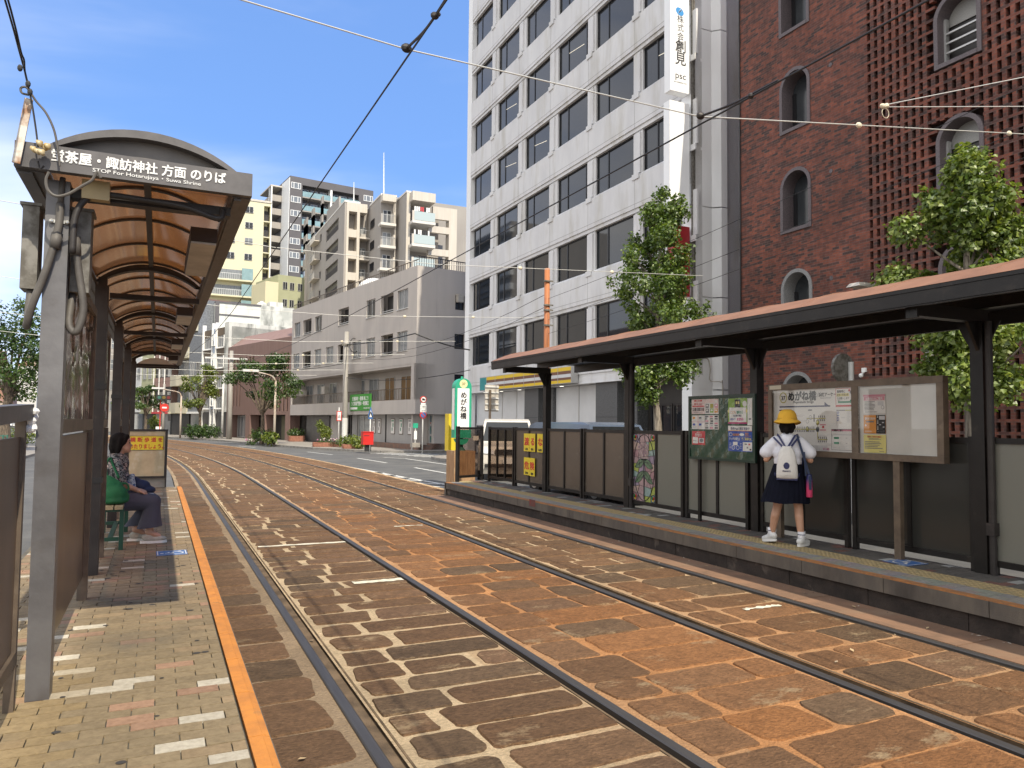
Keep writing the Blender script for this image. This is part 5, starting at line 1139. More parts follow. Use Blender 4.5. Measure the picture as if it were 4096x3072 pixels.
for i, (x0, x1) in enumerate(pz):
    u0, u1 = gu(x0), gu(x1); t = thing('wall_poster', ['first framed poster right of the shop door', 'second framed poster, with two dark pictures', 'third framed poster, with a green figure', 'fourth framed poster, with green and grey figures', 'last framed poster, with two grey blocks, near the block corner'][i], 'poster', f.M @ Vector((u0, .74, 1.0)), f.rz, 'framed posters on the pale shop wall')
    b = f.mb(); b.box((u0, .72, .98), (u1, .749, 1.98)); b.build('poster_frame', M_bronze, t); b = f.mb(); b.box((u0 + .04, .713, 1.02), (u1 - .04, .719, 1.94)); b.build('sheet', PAPER, t); b = f.mb(); w = u1 - u0
    b.box((u0 + w * .2, .709, 1.80), (u1 - w * .2, .712, 1.87))
    for q in range(2): b.box((u0 + w * (.3 + .2 * q), .709, 1.2 + .25 * q), (u0 + w * (.5 + .22 * q), .712, 1.40 + .28 * q))
    b.build('print', TEAL if i in (2, 3) else GREYI, t)
# green clinic sign, window graphics on the side
(u0, z1), (u1, z0) = f.hit(*c5(1427, 478)), f.hit(*c5(1556, 540)); CL = thing('clinic_sign', 'green clinic sign with white Japanese lettering on the grey parapet', 'sign', f.M @ Vector((u0, 0, z0)), f.rz)
z1 = z0 + 1.12
b = f.mb(); b.box((u0, -.06, z0), (u1, -.002, z1)); b.build('sign_board', mat('clinic_green', (.05, .27, .04), .4), CL); w = u1 - u0; b = f.mb()
b.text('交通事故・腰痛 肩こり', ((u0 + u1) / 2, -.064, z0 + .72), (1, 0, 0), (0, 0, 1), .25, 'c', .03, .92); b.text('ひざ痛専門整体・骨盤矯正', ((u0 + u1) / 2, -.064, z0 + .38), (1, 0, 0), (0, 0, 1), .26, 'c', .03, .80); b.text('095-827-7019', (u1 - .1, -.064, z0 + .1), (1, 0, 0), (0, 0, 1), .15, 'r', .02); b.box((u0 + .12, -.065, z0 + .09), (u0 + 1.3, -.0615, z0 + .24)); b.build('lettering', M_white, CL)
s0, s1 = g.hit(*c5(1924, 600), .5)[0], g.hit(*c5(2040, 600), .5)[0]
b = g.mb(); b.box((.25, .8, .1), (s0, .95, ZS)); b.box((s1, .5, .1), (9, .95, ZS)); b.build('shop_wall', M_gw, GBD)
b = g.mb(); b.box((s0 - .1, .25, .1), (s1 + .1, .60, .48)); b.build('step', _MT['terracotta_step'], GBD)
for z0, z1, tx, m in ((1.62, 2.2, None, None), (1.02, 1.58, 'あすなろ整骨院', TEAL), (.5, .98, None, None)):
    w_ = window(GBD, g, s0, s1, z0, z1, .5, M_alu, mat('blue_grey_glass', (.17, .215, .235), .2, col2=(.13, .17, .19), ns=2), (), .04, 'shop_window')
    uc_ = (s0 + s1) / 2; b = g.mb()
    if tx: b.text(tx, (uc_, .515, 1.28), (1, 0, 0), (0, 0, 1), .19, 'c', .03, .9); b.text('095-827-7019', (uc_, .515, 1.12), (1, 0, 0), (0, 0, 1), .09, 'c'); b.build('lettering', TEAL, w_)
    elif z0 > 1.5:
        for q, (zz_, tt) in enumerate(((1.98, '骨盤矯正'), (1.72, '腰痛・肩こり解消'))): b.add([(uc_ + (.42 + .2 * q) * math.cos(R(a)), .516, zz_ + .12 * math.sin(R(a))) for a in range(0, 360, 20)], [tuple(range(18))])
        b.build('red_oval', cmat('red_brown_print', (.38, .07, .03)), w_); b = g.mb(); b.text('骨盤矯正', (uc_, .512, 1.91), (1, 0, 0), (0, 0, 1), .15, 'c', .02); b.text('腰痛・肩こり解消', (uc_, .512, 1.65), (1, 0, 0), (0, 0, 1), .14, 'c', .02, .85); b.build('lettering', LG, w_)
    else: b.text('健康づくりのお手伝い', (uc_, .512, .74), (1, 0, 0), (0, 0, 1), .11, 'c', .02); b.text('お気軽にどうぞ', (uc_, .512, .60), (1, 0, 0), (0, 0, 1), .11, 'c', .02); b.build('lettering', TEAL, w_)
# ------------------------------------------------------------------ the row beyond the corner block
M_brn = mat('brown_tile_wall', (.20, .125, .105), .7, col2=(.165, .10, .085), ns=1.5, stretch=(6, 6, .2), dirt=(.13, .085, .07), ds=1, dlo=.6, dhi=.8)
M_brn2 = mat('brown_slope', (.235, .15, .13), .7, col2=(.21, .13, .11), ns=1.5)
M_mould = mat('mouldy_render', (.62, .62, .58), .9, col2=(.40, .41, .38), ns=.55, lo=.38, hi=.62, detail=8, dirt=(.15, .155, .145), ds=.8, dlo=.50, dhi=.66, dstretch=(1, 1, .3))
M_mould2 = mat('stained_white', (.66, .66, .60), .9, col2=(.56, .56, .52), ns=.7, dirt=(.28, .28, .26), ds=.6, dlo=.58, dhi=.75, dstretch=(1, 1, .4))
M_panelb = mat('ochre_panel', (.13, .095, .06), .7, col2=(.10, .075, .05), ns=3)
M_cream = mat('cream_wall', (.62, .58, .40), .8, col2=(.59, .55, .38), ns=.4, stretch=(1, 1, .4))
M_slate = mat('slate_wall', (.115, .108, .112), .75, col2=(.10, .094, .098), ns=.4)
M_beige = mat('beige_tile', (.56, .51, .44), .75, col2=(.50, .455, .39), ns=1.2, stretch=(5, 5, .3))
M_beiges = mat('beige_render', (.34, .315, .285), .85, col2=(.31, .285, .26), ns=.7, stretch=(1, 1, .3))
M_olive = mat('olive_wall', (.36, .37, .24), .8, col2=(.32, .33, .21), ns=.6)
M_bluepan = mat('pale_blue_panel', (.42, .50, .60), .6, col2=(.36, .43, .52), ns=1)
M_stoneb = mat('blue_stone_wall', (.20, .215, .235), .8, col2=(.12, .13, .145), ns=6)
M_gls = mat('balcony_glass', (.24, .36, .38), .15, col2=(.19, .29, .31), ns=2)
def seg(p, q): p, q = Vector((*p, 0)), Vector((*q, 0)); return Fac(q, q - p)      # far end p on the left, near end q on the right, origin at q
Q = [(10.03, 65.08), (6.05, 78.5), (4.0, 84.8), (2.84, 88.0), (1.08, 92.4), (-.63, 96.2), (-1.9, 99.0), (-3.1, 104.0)]
RG = lambda x, y: (175 + x * .10087, 300 + y * .10087)

f = seg(Q[1], Q[0]); Lb = 14.0; HB = f.hit(*RG(1150, 360))[1]
BR_ = thing('brown_building', 'low brown tiled building with narrow slit windows and a sloping parapet', 'building', f.o, f.rz)
sl_ = []
for (x0, x1) in ((1000, 1018), (1036, 1054), (1074, 1092), (1110, 1128)): sl_.append((f.hit(*RG(x0, 700))[0], f.hit(*RG(x1, 700))[0], 2.6, HB - 1.35))
for i in range(4): u = -13.3 + .75 * i; sl_.append((u, u + .3, 3.1, 5.6)); sl_.append((u, u + .3, 6.4, 7.6))
for i in range(3): u = -9.6 + .8 * i; sl_.append((u, u + .3, 6.3, 7.7))
b = f.mb(); wall_holes(b, -Lb, -.02, 2.3, HB, 0, .35, sl_); b.box((-Lb, .36, 2.3), (-.02, 9, HB)); b.box((-5.6, .0, 0), (-4.9, .9, 2.299)); b.box((-Lb, 0, 0), (-Lb + .8, .9, 2.299)); b.box((-9.3, .0, 0), (-8.3, .9, 2.299)); b.box((-.9, .0, 0), (-.02, .9, 2.299)); b.build('wall', M_brn, BR_)
b = f.mb(); b.prism([(0, 0), (1.5, 1.15), (2.2, 1.15), (2.2, 0)], (-.02, 0, HB + .002), (0, 1, 0), (0, 0, 1), -(Lb - .6)); b.build('sloping_parapet', M_brn2, BR_)
for q in sl_:
    b = f.mb(); b.box((q[0], .20, q[2]), (q[1], .24, q[3])); b.build('slit_window', M_glassd, BR_)
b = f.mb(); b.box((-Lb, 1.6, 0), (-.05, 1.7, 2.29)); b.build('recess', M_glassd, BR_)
window(BR_, f, -13.1, -9.4, .15, 2.25, .75, M_alu, M_glass2, (.2, .4, .6, .8), .06, 'shop_window')
b = f.mb(); b.box((-4.2, 1.2, .1), (-1.2, 1.59, 2.2)); b.build('garage_wall', mat('olive_inner', (.13, .125, .085), .8), BR_)
BRS = thing('skylight_roof', 'cream sloping roof sheet behind the brown parapet', 'roof', f.M @ Vector((-4, 3, HB)), f.rz)
b = f.mb(); p0, p1, p2 = [f.M.inverted() @ at(*RG(*q), y=72) for q in ((860, 375), (1160, 290), (1160, 242))]
b.prism([(0, 0), (4.5, .9), (4.5, 1.9)], (-5.2, 3.0, HB + .6), (1, 0, 0), (0, 0, 1), -3); b.build('sheet', M_cream, BRS)

f = seg(Q[2], Q[1]); H1 = f.hit(230, 321.5)[1]; L1 = (Vector(Q[2]) - Vector(Q[1])).length
B1 = thing('framed_house', 'narrow old building with rounded white frames and ochre panels, beside the concrete pole', 'building', f.o, f.rz)
b = f.mb(); b.box((-L1, .3, 0), (-.02, 8, H1 - .4)); b.build('core', M_mould, B1)
b = f.mb(); b.box((-1.0, 0, 2.6), (-.02, .299, H1)); b.box((-.3, .3, 2.6), (-.02, 6, H1)); b.build('end_wall', M_mould, B1)
for i in range(4):
    z = 2.9 + (H1 - 3.3) / 4 * i; hf = (H1 - 3.3) / 4
    for (u0, u1) in ((-L1 + .1, -L1 + 2.5), (-3.1, -1.05)):
        b = f.mb(); b.box((u0, .12, z + hf * .62), (u1, .2, z + hf)); b.build('ochre_panel', M_panelb, B1)
        window(B1, f, u0 + .15, u1 - .15, z + .1, z + hf * .6, .14, M_alu, M_glass2, (.5,), .05)
        b = f.mb(); rr = .18; pts = [(u0 + .06, z + hf * .62 - .03), (u0 + .06, z + .12), (u0 + .12, z + .03), (u0 + .22, z), (u1 - .22, z), (u1 - .12, z + .03), (u1 - .06, z + .12), (u1 - .06, z + hf * .62 - .03)]
        b.tube([(p[0], .03, p[1]) for p in pts], .085, 6); b.build('round_frame', M_white, B1)
    b = f.mb(); b.box((-L1 + 2.6, .05, z), (-3.2, .2, z + hf)); b.build('blue_panel', M_bluepan, B1)
    b = f.mb(); b.tube([(-L1 + 2.7, -.08, z + .3), (-L1 + 2.7, -.1, z + hf * .7), (-3.3, -.1, z + hf * .7), (-3.3, -.08, z + .3), (-L1 + 2.7, -.08, z + .3)], .07, 6); b.build('round_frame', M_white, B1)
for u in (-L1 + 2.55, -3.15, -L1 + .05):
    b = f.mb(); b.box((u - .09, -.06, 0), (u + .09, .29, H1 + .2)); b.build('white_fin', M_white, B1)
b = f.mb(); b.box((-L1, .2, .1), (-.1, .29, 2.6)); b.build('shop_front', M_glassd, B1)
b = f.mb(); b.box((-4.8, .02, .3), (-3.9, .4, 1.2)); b.build('air_conditioner', M_light, B1)

W2 = Fac(at(213, 400, y=88), (1, .12, 0)); b2u = W2.hit(261, 300)[0]; b2e = W2.hit(295, 300)[0]; H2 = W2.hit(240, 304.5)[1]; H2b = W2.hit(276, 306.5)[1]
B2 = thing('white_house', 'taller white rendered house with mould streaks behind the framed building', 'building', W2.o, W2.rz)
b = W2.mb(); b.box((.0, 0, 0), (b2u, 8, H2)); b.build('wall', M_mould2, B2)
b = W2.mb(); b.box((-.05, -.1, H2), (b2u + .05, .6, H2 + .15)); b.box((.35, -.08, H2 - 1.35), (b2u - .1, -.002, H2 - 1.22)); b.box((-.06, -.12, 0), (.35, -.002, H2 - .001)); b.build('bands', M_slate, B2)
b = W2.mb(); b.box((b2u + .02, .2, 0), (b2e, 9, H2b)); b.build('annex', M_mould, B2)
for u, w, h in ((W2.hit(264.5, 300)[0], .55, .55), (W2.hit(278, 300)[0], .75, .6)):
    t = thing('water_tank', 'small white roof tank with domed lid on the mouldy roof' if w < .6 else 'wide white roof tank with rust streaks on the mouldy roof', 'tank', W2.M @ Vector((u, 1.2, H2b)))
    b = W2.mb(); b.lathe([(w, H2b), (w, H2b + h * .5), (w * .8, H2b + h * .75), (w * .35, H2b + h), (w * .3, H2b + h * 1.15)], (u, 1.2, 0), 16) if w < .6 else b.box((u - w, .6, H2b), (u + w, 2, H2b + h)); b.build('shell', M_mould2, t)
for i, (m, h, lab, nm) in enumerate(((M_stoneb, 11.0, 'blue grey stone faced building left of the framed building', 'stone_building'), (M_cream, 15, 'building with pale curved balcony bands above a shop', 'balcony_building'), (M_brn, 16, 'brown red building with open galleries and white poles', 'gallery_building'), (M_olive, 15, 'narrow pale green building at the end of the row', 'green_building'), (M_white, 14.5, 'white building at the far end of the street row', 'white_building'))):
    f = seg(Q[i + 3], Q[i + 2]); Ls = (Vector(Q[i + 3]) - Vector(Q[i + 2])).length; t = thing(nm, lab, 'building', f.o, f.rz)
    if i == 1: b = f.mb(); b.box((-Ls, .9, 0), (-.02, 7, h)); b.build('wall', M_stoneb, t)
    else: b = f.mb(); b.box((-Ls, .25 if i == 2 else 0, 2.6), (-.02, 7, h)); b.box((-Ls, .6, 0), (-.02, 7, 2.59)); b.build('wall', m, t)
    for k in range(int((h - 2.6) / 3)):
        z = 2.7 + 3 * k
        if i == 1:
            b = f.mb(); b.prism([(p[0], p[1]) for p in [(-Ls, 0), (-Ls * .5, -.35), (-.02, -.1), (-.02, .9), (-Ls, .9)]], (0, 0, z - .2), (1, 0, 0), (0, 1, 0), 1.15); b.build('balcony', mat('pale_band', (.50, .47, .36), .7, col2=(.45, .42, .32), ns=1), t)
            window(t, f, -Ls + .2, -.3, z + .96, z + 2.7, .85, M_alu, M_glass2, (.33, .66), .05)
        elif i == 2:
            b = f.mb(); b.box((-Ls, .05, z - .2), (-.02, .249, z + .85)); b.build('gallery', M_brn2, t); b = f.mb(); b.box((-Ls + .1, .2, z + .86), (-.1, .248, z + 2.75)); b.build('opening', M_glassd, t)
            for u in (-Ls * .8, -Ls * .55, -Ls * .2): window(t, f, u, u + .7, z + .95, z + 2.2, .13, M_alu, M_glass2, (.5,), .05)
        else:
            for u in (-Ls * .85, -Ls * .4): window(t, f, u, u + Ls * .28, z + .8, z + 2.2, -.03, M_alu, M_glass2 if rnd.random() < .5 else M_glass, (.5,), .05)
    if i == 2:
        for u in (-Ls * .95, -Ls * .62, -Ls * .3): b = f.mb(); b.tube([(u, -.05, 2.6), (u, -.05, h)], .06, 6); b.build('white_pole', M_white, t)
    b = f.mb(); b.box((-Ls + .2, .3, .1), (-.25, .55, 2.5)); b.build('shop_front', M_glassd if i % 2 else M_glass2, t)
    b = f.mb(); b.box((-Ls, -.12, 2.45), (-.02, .2, 2.65)); b.build('canopy', (M_white, M_cream, REDP, M_olive, M_slate)[i], t)

# ------------------------------------------------------------------ towers behind
# cream tower
f = Fac((3.0, 140, 0), (1, .03, 0)); e4 = lambda x, y: f.hit(*c4_(x, y)); ue, zt_ = e4(572, 437); CT = thing('apartment_tower', 'cream apartment tower with small grey windows, right behind the left shelter roof', 'tower', f.o, f.rz)
us0, us1 = e4(512, 600)[0], e4(562, 600)[0]; fh = 2.86; zt_ = e4(480, 418)[1]
b = f.mb(); b.box((-6, 0, 0), (us0, 14, zt_)); b.box((us0, 1.3, 0), (ue - .35, 14, zt_ - .5)); b.box((us1, 0, 0), (ue, 14, zt_)); b.box((us0, 0, zt_ - .6), (us1, 1.3, zt_ - .001)); b.build('wall', M_cream, CT)
b = f.mb(); b.box((-6.1, -.12, zt_), (ue + .1, 14, zt_ + .35)); b.build('roof_edge', M_beige, CT)
zr = e4(400, 505)[1]; zl = e4(260, 985)[1]
for k in range(12):
    z = zr - fh * k
    if z < 4: break
    b = f.mb(); b.box((us0, .1, z - 1.3), (us1, 1.3, z - 1.1)); b.build('balcony_slab', M_cream, CT); railing(f, CT, us0 + .05, us1 - .05, z - 1.1, z - .0, .12, M_slate, .3); b = f.mb(); b.box((us0 + .02, 1.22, z - 1.0), (us1 - .1, 1.29, z + 1.0)); b.build('balcony_door', M_glassd, CT)
    if z > zl + .3:
        for (x0, x1) in ((360, 425), (215, 282)):
            u0, u1 = e4(x0, 690)[0], e4(x1, 690)[0]; w_ = window(CT, f, u0, u1, z - .05, z + 1.15, -.02, M_alu, M_glass2 if rnd.random() < .5 else M_glass, (.5,), .07)
            railing(f, w_, u0, u1, z + .0, z + .5, -.12, M_slate, .25)
    else:
        u0, u1 = e4(60, 1040)[0], e4(420, 1040)[0]
        b = f.mb(); b.box((u0, -1.1, z - 1.25), (u1, -.001, z - 1.0)); b.build('balcony_slab', M_cream, CT); railing(f, CT, u0, u1, z - .999, z + .05, -1.05, M_white, .35)
        b = f.mb(); b.box((u0 + .5, -.05, z - .95), (u1 - 1.5, -.002, z + .9)); b.build('glass_doors', M_glass2, CT); b = f.mb(); b.box((u1 - 1.9, -1.08, z - .95), (u1 - .02, -1.02, z + 1.1)); b.build('glass_screen', M_gls, CT)
# slate tower
o = at(287, 300, y=165); o.z = 0; f = Fac(o, (.992, .129, 0)); g = Fac(o, (.129, -.992, 0)); e4 = lambda x, y: f.hit(*c4_(x, y)); h4 = lambda x, y: g.hit(*c4_(x, y))
ST = thing('apartment_tower', 'dark slate apartment tower with a white vertical strip and glass balconies', 'tower', o, f.rz); zt_ = e4(700, 200)[1]; ur = e4(1395, 335)[0]; fh = 3.05
ua0, ua1, ub0, ub1 = e4(822, 400)[0], e4(1047, 400)[0], e4(1064, 400)[0], e4(1278, 400)[0]
b = f.mb(); b.box((0, 0, 0), (ua0, 15, zt_)); b.box((ub1, 0, 0), (ur, 15, zt_)); b.box((ua0, 1.6, 0), (ub1, 15, zt_ - .01)); b.box((ua0, 0, zt_ - 1.6), (ub1, 1.6, zt_)); b.build('wall', M_slate, ST)
b = f.mb(); b.box((ua1, -.05, 0), (ub0, 1.59, zt_ - 1.61)); b.build('white_pier', M_white, ST)
zw = e4(775, 312)[1]
for k in range(17):
    z = zw - fh * k
    if z < 14: break
    for (x0, x1) in ((733, 812), (1318, 1392)):
        u0, u1 = e4(x0, 290)[0], e4(x1, 290)[0]; window(ST, f, u0, u1, z, z + 1.35, -.05, M_white, M_glass2, (.28, .72), .11)
    for (a, c) in ((ua0, ua1), (ub0, ub1)):
        b = f.mb(); b.box((a, -.3, z - 1.75), (c, 1.59, z - 1.5)); b.build('balcony_slab', M_beiges, ST); b = f.mb(); b.box((a, -.28, z - 1.48), (c, -.22, z - .35)); b.build('glass_rail', M_gls, ST)
        for q in range(3): w_ = (c - a) / 3; window(ST, f, a + w_ * q + .25, a + w_ * (q + 1) - .3, z - 1.45, z + .6, 1.5, M_white, M_glass2 if (q + k) % 3 else M_glass, (.5,), .06, 'balcony_door', dep=.08)
wl0, wl1 = h4(470, 400)[0], h4(662, 400)[0]
b = g.mb(); b.box((h4(664, 300)[0], -.12, 0), (-.02, -.005, zt_ - .4)); b.build('white_strip', M_white, ST)
b = g.mb(); b.box((-15, -2.6, zt_ - 1.2), (wl1 + .05, .0, zt_ - .9)); b.build('top_slab', M_beige, ST)
for k in range(17):
    z = zw - fh * k
    if z < 14: break
    b = g.mb(); b.box((-15, -2.4, z - 1.7), (wl1 - .2, -.02, z - 1.5)); b.box((-15, -2.4, z - 1.5), (wl1 - .2, -2.25, z - .3)); b.box((wl1 - .35, -2.24, z - 1.5), (wl1 - .2, -.02, z - .3)); b.build('west_balcony', M_beiges, ST)
for u in (-7.5, wl1 - .1):
    b = g.mb(); b.box((u - .12, -2.5, 0), (u + .12, -2.2, zt_ - 1.2)); b.build('column', M_white, ST)
# beige apartment complex in three steps
BC = thing('apartment_block', 'beige tiled apartment block in three steps with balconies and laundry', 'building', (21.9, 100, 0))
fh = 2.93
def A4(x, y, Y): p = at(*c4_(x, y), y=Y); return p.x, p.z
XA, YA = 21.9, 100.0; XB, YB = 25.3, 94.1; XC, YC = 27.4, 89.8
zA = A4(1180, 418, YA)[1]; zB = A4(1500, 368, YB)[1]; zC = A4(1650, 338, YC)[1]; xA2 = A4(1195, 600, YA)[0]; xA3, xA4 = A4(1262, 600, YA)[0], A4(1284, 600, YA)[0]; xC2 = A4(1690, 600, YC)[0]; xC3, xC4 = A4(2003, 600, YC)[0], A4(2066, 600, YC)[0]; xC25 = A4(1872, 600, YC)[0]
b = MB(); b.box((XA + .25, YA + .02, 0), (xA2, 130, zA)); b.box((xA2, YA + 1.5, 0), (40, 130, zA - .02)); b.box((XB + .02, YB + .02, 0), (40, YA + 1.49, zB)); b.box((XC + .02, YC + .02, 0), (xC2, YB + .01, zC)); b.box((xC2, YC + 1.8, 0), (xC3 - .8, YB + .01, zC - .6)); b.build('wall', M_beiges, BC)
# west faces with loggias
fw = Fac((XA, YA, 0), (0, -1, 0)); w4 = lambda x, y: fw.hit(*c4_(x, y))
lg_ = []; zl0 = w4(1065, 690)[1]; lu = (w4(1015, 700)[0], w4(1112, 700)[0])
ks = range(-1, 9); hol = [(lu[0], lu[1], zl0 - fh * k, zl0 - fh * k + 1.75) for k in ks if zl0 - fh * k > 8]
win = []
for x0, x1 in ((832, 856), (893, 910), (965, 978)):
    u0, u1 = w4(x0, 700)[0], w4(x1, 700)[0]; win += [(u0, u1, z, z + 1.2) for z in [w4(840, 750)[1] - fh * k for k in range(-1, 6)]]
b = fw.mb(); wall_holes(b, -30, 0, 4, zA, 0, .24, hol + win); b.build('west_wall', M_beiges, BC)
for q in hol:
    b = fw.mb(); b.box((q[0], .245, q[2]), (q[1], .249, q[3])); b.build('loggia', M_glassd, BC); railing(fw, BC, q[0], q[1], q[2], q[2] + .95, .1, M_slate, .2)
for q in win: window(BC, fw, *q, .12, M_wfr, M_glass, (.5,), .06)
for u in (w4(925, 700)[0], w4(868, 700)[0]):
    b = fw.mb(); b.box((u - .18, -.35, 4), (u + .18, -.002, zA + .1)); b.build('drain_pier', M_beige, BC)
for k in range(6):
    z = w4(945, 755)[1] - fh * k; u0, u1 = w4(928, 700)[0], w4(970, 700)[0]; b = fw.mb(); b.box((u0, -.9, z - .15), (u1, -.002, z)); b.build('balcony_slab', M_beige, BC); railing(fw, BC, u0, u1, z + .001, z + 1.05, -.85, M_alu, .25)
def cap(x0, y0, x1, y1, z): b = MB(); b.box((x0 - .06, y0 - .06, z), (x1 + .06, y1, z + .22)); b.build('coping', mat('coping_white', (.66, .64, .6), .7), BC)
cap(XA, YA, xA4, 130, zA); cap(XB, YB, 27.3, YA, zB); cap(XC, YC, xC2, YB, zC)
b = MB(); b.box((XA + .25, YA - .12, 0), (xA2, YA + .019, zA - .002)); b.box((xA2, YA - .08, zA - 1.2), (xA4 + 1, YA + 1.49, zA - .003)); b.box((xA3, YA - .1, 0), (xA4, YA + 1.49, zA - 1.21)); b.build('tile_pier', M_beige, BC)
z0_ = A4(1225, 690, YA)[1]
for k in range(8):
    z = z0_ - fh * k
    if z < 8: break
    b = MB(); b.box((xA2 + .01, YA - .06, z - .2), (xA3 - .01, YA + 1.49, z + .85)); b.build('balcony_wall', M_beige, BC)
    b = MB(); b.box((xA4 + .01, YA - .3, z - .3), (xA4 + 1.6, YA + 1.4, z - .1)); b.build('balcony_slab', M_beige, BC)
    fa = Fac((xA4, YA, 0), (1, 0, 0)); railing(fa, BC, .05, 1.5, z - .099, z + .95, -.25, M_alu, .2); window(BC, fa, .15, 1.2, z - .05, z + 1.7, 1.40, M_alu, M_glass2, (.5,), .06); b = MB(); b.box((xA4 + .2, YA + .1, z - .1), (xA4 + .9, YA + .45, z + .5)); b.build('air_conditioner', M_light, BC)
fb = Fac((XB, YB, 0), (1, 0, 0)); fbw = Fac((XB, YB, 0), (0, -1, 0)); zb0 = A4(1500, 605, YB)[1]; bw = A4(1438, 600, YB)[0] - XB, A4(1556, 600, YB)[0] - XB
b = MB(); b.box((XB - .1, YB - 1.1, zB - 1.0), (XB + bw[1], YB + .01, zB - .1)); b.build('top_canopy', M_beige, BC)
for k in range(8):
    z = zb0 - fh * k
    if z < 8: break
    b = fb.mb(); b.box((-.35, -1.25, z - .32), (bw[1], .015, z)); b.build('balcony_slab', mat('balcony_white', (.60, .575, .53), .7), BC); railing(fb, BC, -.30, bw[1] - .05, z + .001, z + 1.1, -1.2, M_alu, .13); window(BC, fb, .25, 1.35, z + .02, z + 1.95, -.03, M_alu, M_glass2 if k % 2 else M_glass, (.5,), .06, 'balcony_door')
    b = fb.mb(); b.box((bw[1] - .28, -1.15, z + .001), (bw[1] - .05, .01, z + 1.5)); b.build('screen', M_beige, BC)
    u0, u1 = fbw.hit(*c4_(1376, 520))[0], fbw.hit(*c4_(1405, 520))[0]; window(BC, fbw, u0, u1, z + .5, z + 1.6, -.02, M_wfr, M_glass, (.5,), .06)
b = fb.mb(); b.tube([(bw[1] - .02, -.9, 4), (bw[1] - .02, -.9, zB - 1)], .07, 6); b.build('drainpipe', M_light, BC)
fc = Fac((XC, YC, 0), (1, 0, 0)); b = fc.mb(); b.box((0, -.03, 0), (xC2 - XC, .015, zC - .002)); b.box((xC3 - XC, -.03, 0), (xC4 - XC, 1.2, zC - 1.3)); b.box((xC25 - XC, .0, zC - 2.9), (xC3 - XC, .5, zC - 1.3)); b.build('tile_pier', M_beige, BC)
zc0 = A4(1770, 590, YC)[1]; c0, c1 = xC2 - XC - .1, A4(1868, 600, YC)[0] - XC
b = fc.mb(); b.box((c0, -1.2, zC - 1.2), (c1, 1.8, zC - .05)); b.build('top_canopy', M_beige, BC)
for k in range(8):
    z = zc0 - fh * k
    if z < 8: break
    b = fc.mb(); b.box((c0, -1.3, z - .35), (c1, 1.79, z)); b.build('balcony_slab', mat('balcony_white', (.6, .57, .53), .7), BC); b = fc.mb(); b.box((c0 + .25, -1.25, z + .05), (c1 - .05, -1.18, z + 1.15)); b.build('glass_rail', mat('frosted_rail', (.40, .47, .47), .3), BC); b = fc.mb(); b.box((c0, -1.26, z + .001), (c0 + .24, -1.0, z + 1.2)); b.build('rail_post', M_beige, BC)
    window(BC, fc, c0 + .3, c1 - .1, z + .02, z + 2.0, 1.72, M_alu, M_glass2 if k else M_glassd, (.33, .66), .06, 'balcony_door', dep=.05); window(BC, fc, c1 + .0, c1 + 1.0, z - .1, z + 1.4, 1.72, M_alu, M_glass2, (.5,), .06)
    b = fc.mb(); b.box((c1 - .5, .0, z - .95), (xC3 - XC, .5, z - .1)); b.build('tile_beam', M_beige, BC)
    if k < 2:
        b = MB(fc.M)
        for i in range(8): b.box((c0 + .35 + .26 * i, -.9, z + 1.85 - rnd.uniform(.5, .9)), (c0 + .35 + .26 * i + .2, -.88, z + 1.85)); b.mi = rnd.choice((0, 0, 1, 2))
        tag(b.build('laundry', [M_white, M_ink, REDP]), 'laundry hanging on the upper balcony' if k == 0 else 'laundry hanging on the second balcony from the top', 'laundry')
for x, y0, y1, Y in ((1478, 350, 20, 97), (1237, 425, 258, 104)):
    p, q = at(*c4_(x, y0), y=Y), at(*c4_(x + 1, y1), y=Y); b = MB(); b.tube([p, p.lerp(q, .5), q], [.09, .07, .035], 6); tag(b.build('lightning_rod', M_white), 'tall lightning rod above the middle of the beige block' if x > 1400 else 'short lightning rod over the stepped beige block', 'rod')
# olive block
f = Fac(at(275, 400, y=128), (1, .25, 0)); OB = thing('olive_block', 'low olive rendered block in the gap between the cream tower and the beige block', 'building', f.o, f.rz); zt_ = f.hit(276, 274)[1]; ue = f.hit(305, 280)[0]
b = f.mb(); b.box((0, 0, 0), (ue, 10, zt_)); b.build('wall', M_olive, OB); b = f.mb(); b.box((-2.2, -.2, 0), (-.01, 6, zt_ - 1.4)); b.build('stair_tower', M_cream, OB)
for k in range(4):
    for u in (.8, 2.0, 3.4): window(OB, f, u, u + .8, zt_ - 2.4 - 2.9 * k, zt_ - 1.1 - 2.9 * k, -.03, M_alu, M_glass, (.5,), .07)
p = at(374.5, 281, y=50); b = MB(); b.M = Matrix.Translation(p) @ Matrix.Rotation(.5, 4, 'Y'); b.ball((0, 0, 0), (.9, .9, .42), 16, 8)
tag(b.build('roof_dome', M_white, smooth=True), 'white dome on the flat roof behind the grey block railing', 'dome') if False else b
DM = thing('roof_tank', 'white domed tank on the flat roof of the grey corner block', 'tank', GO + Vector((4.2, 7, 10.9)))
p = at(374, 283, y=52); zb_ = 10.93; b = MB(); b.lathe([(1.15, zb_), (1.15, max(zb_ + .2, p.z - .35)), (.95, p.z - .05), (.5, p.z + .25), (.05, p.z + .35)], (p.x, p.y, 0), 20); b.build('shell', M_white, DM, smooth=True)
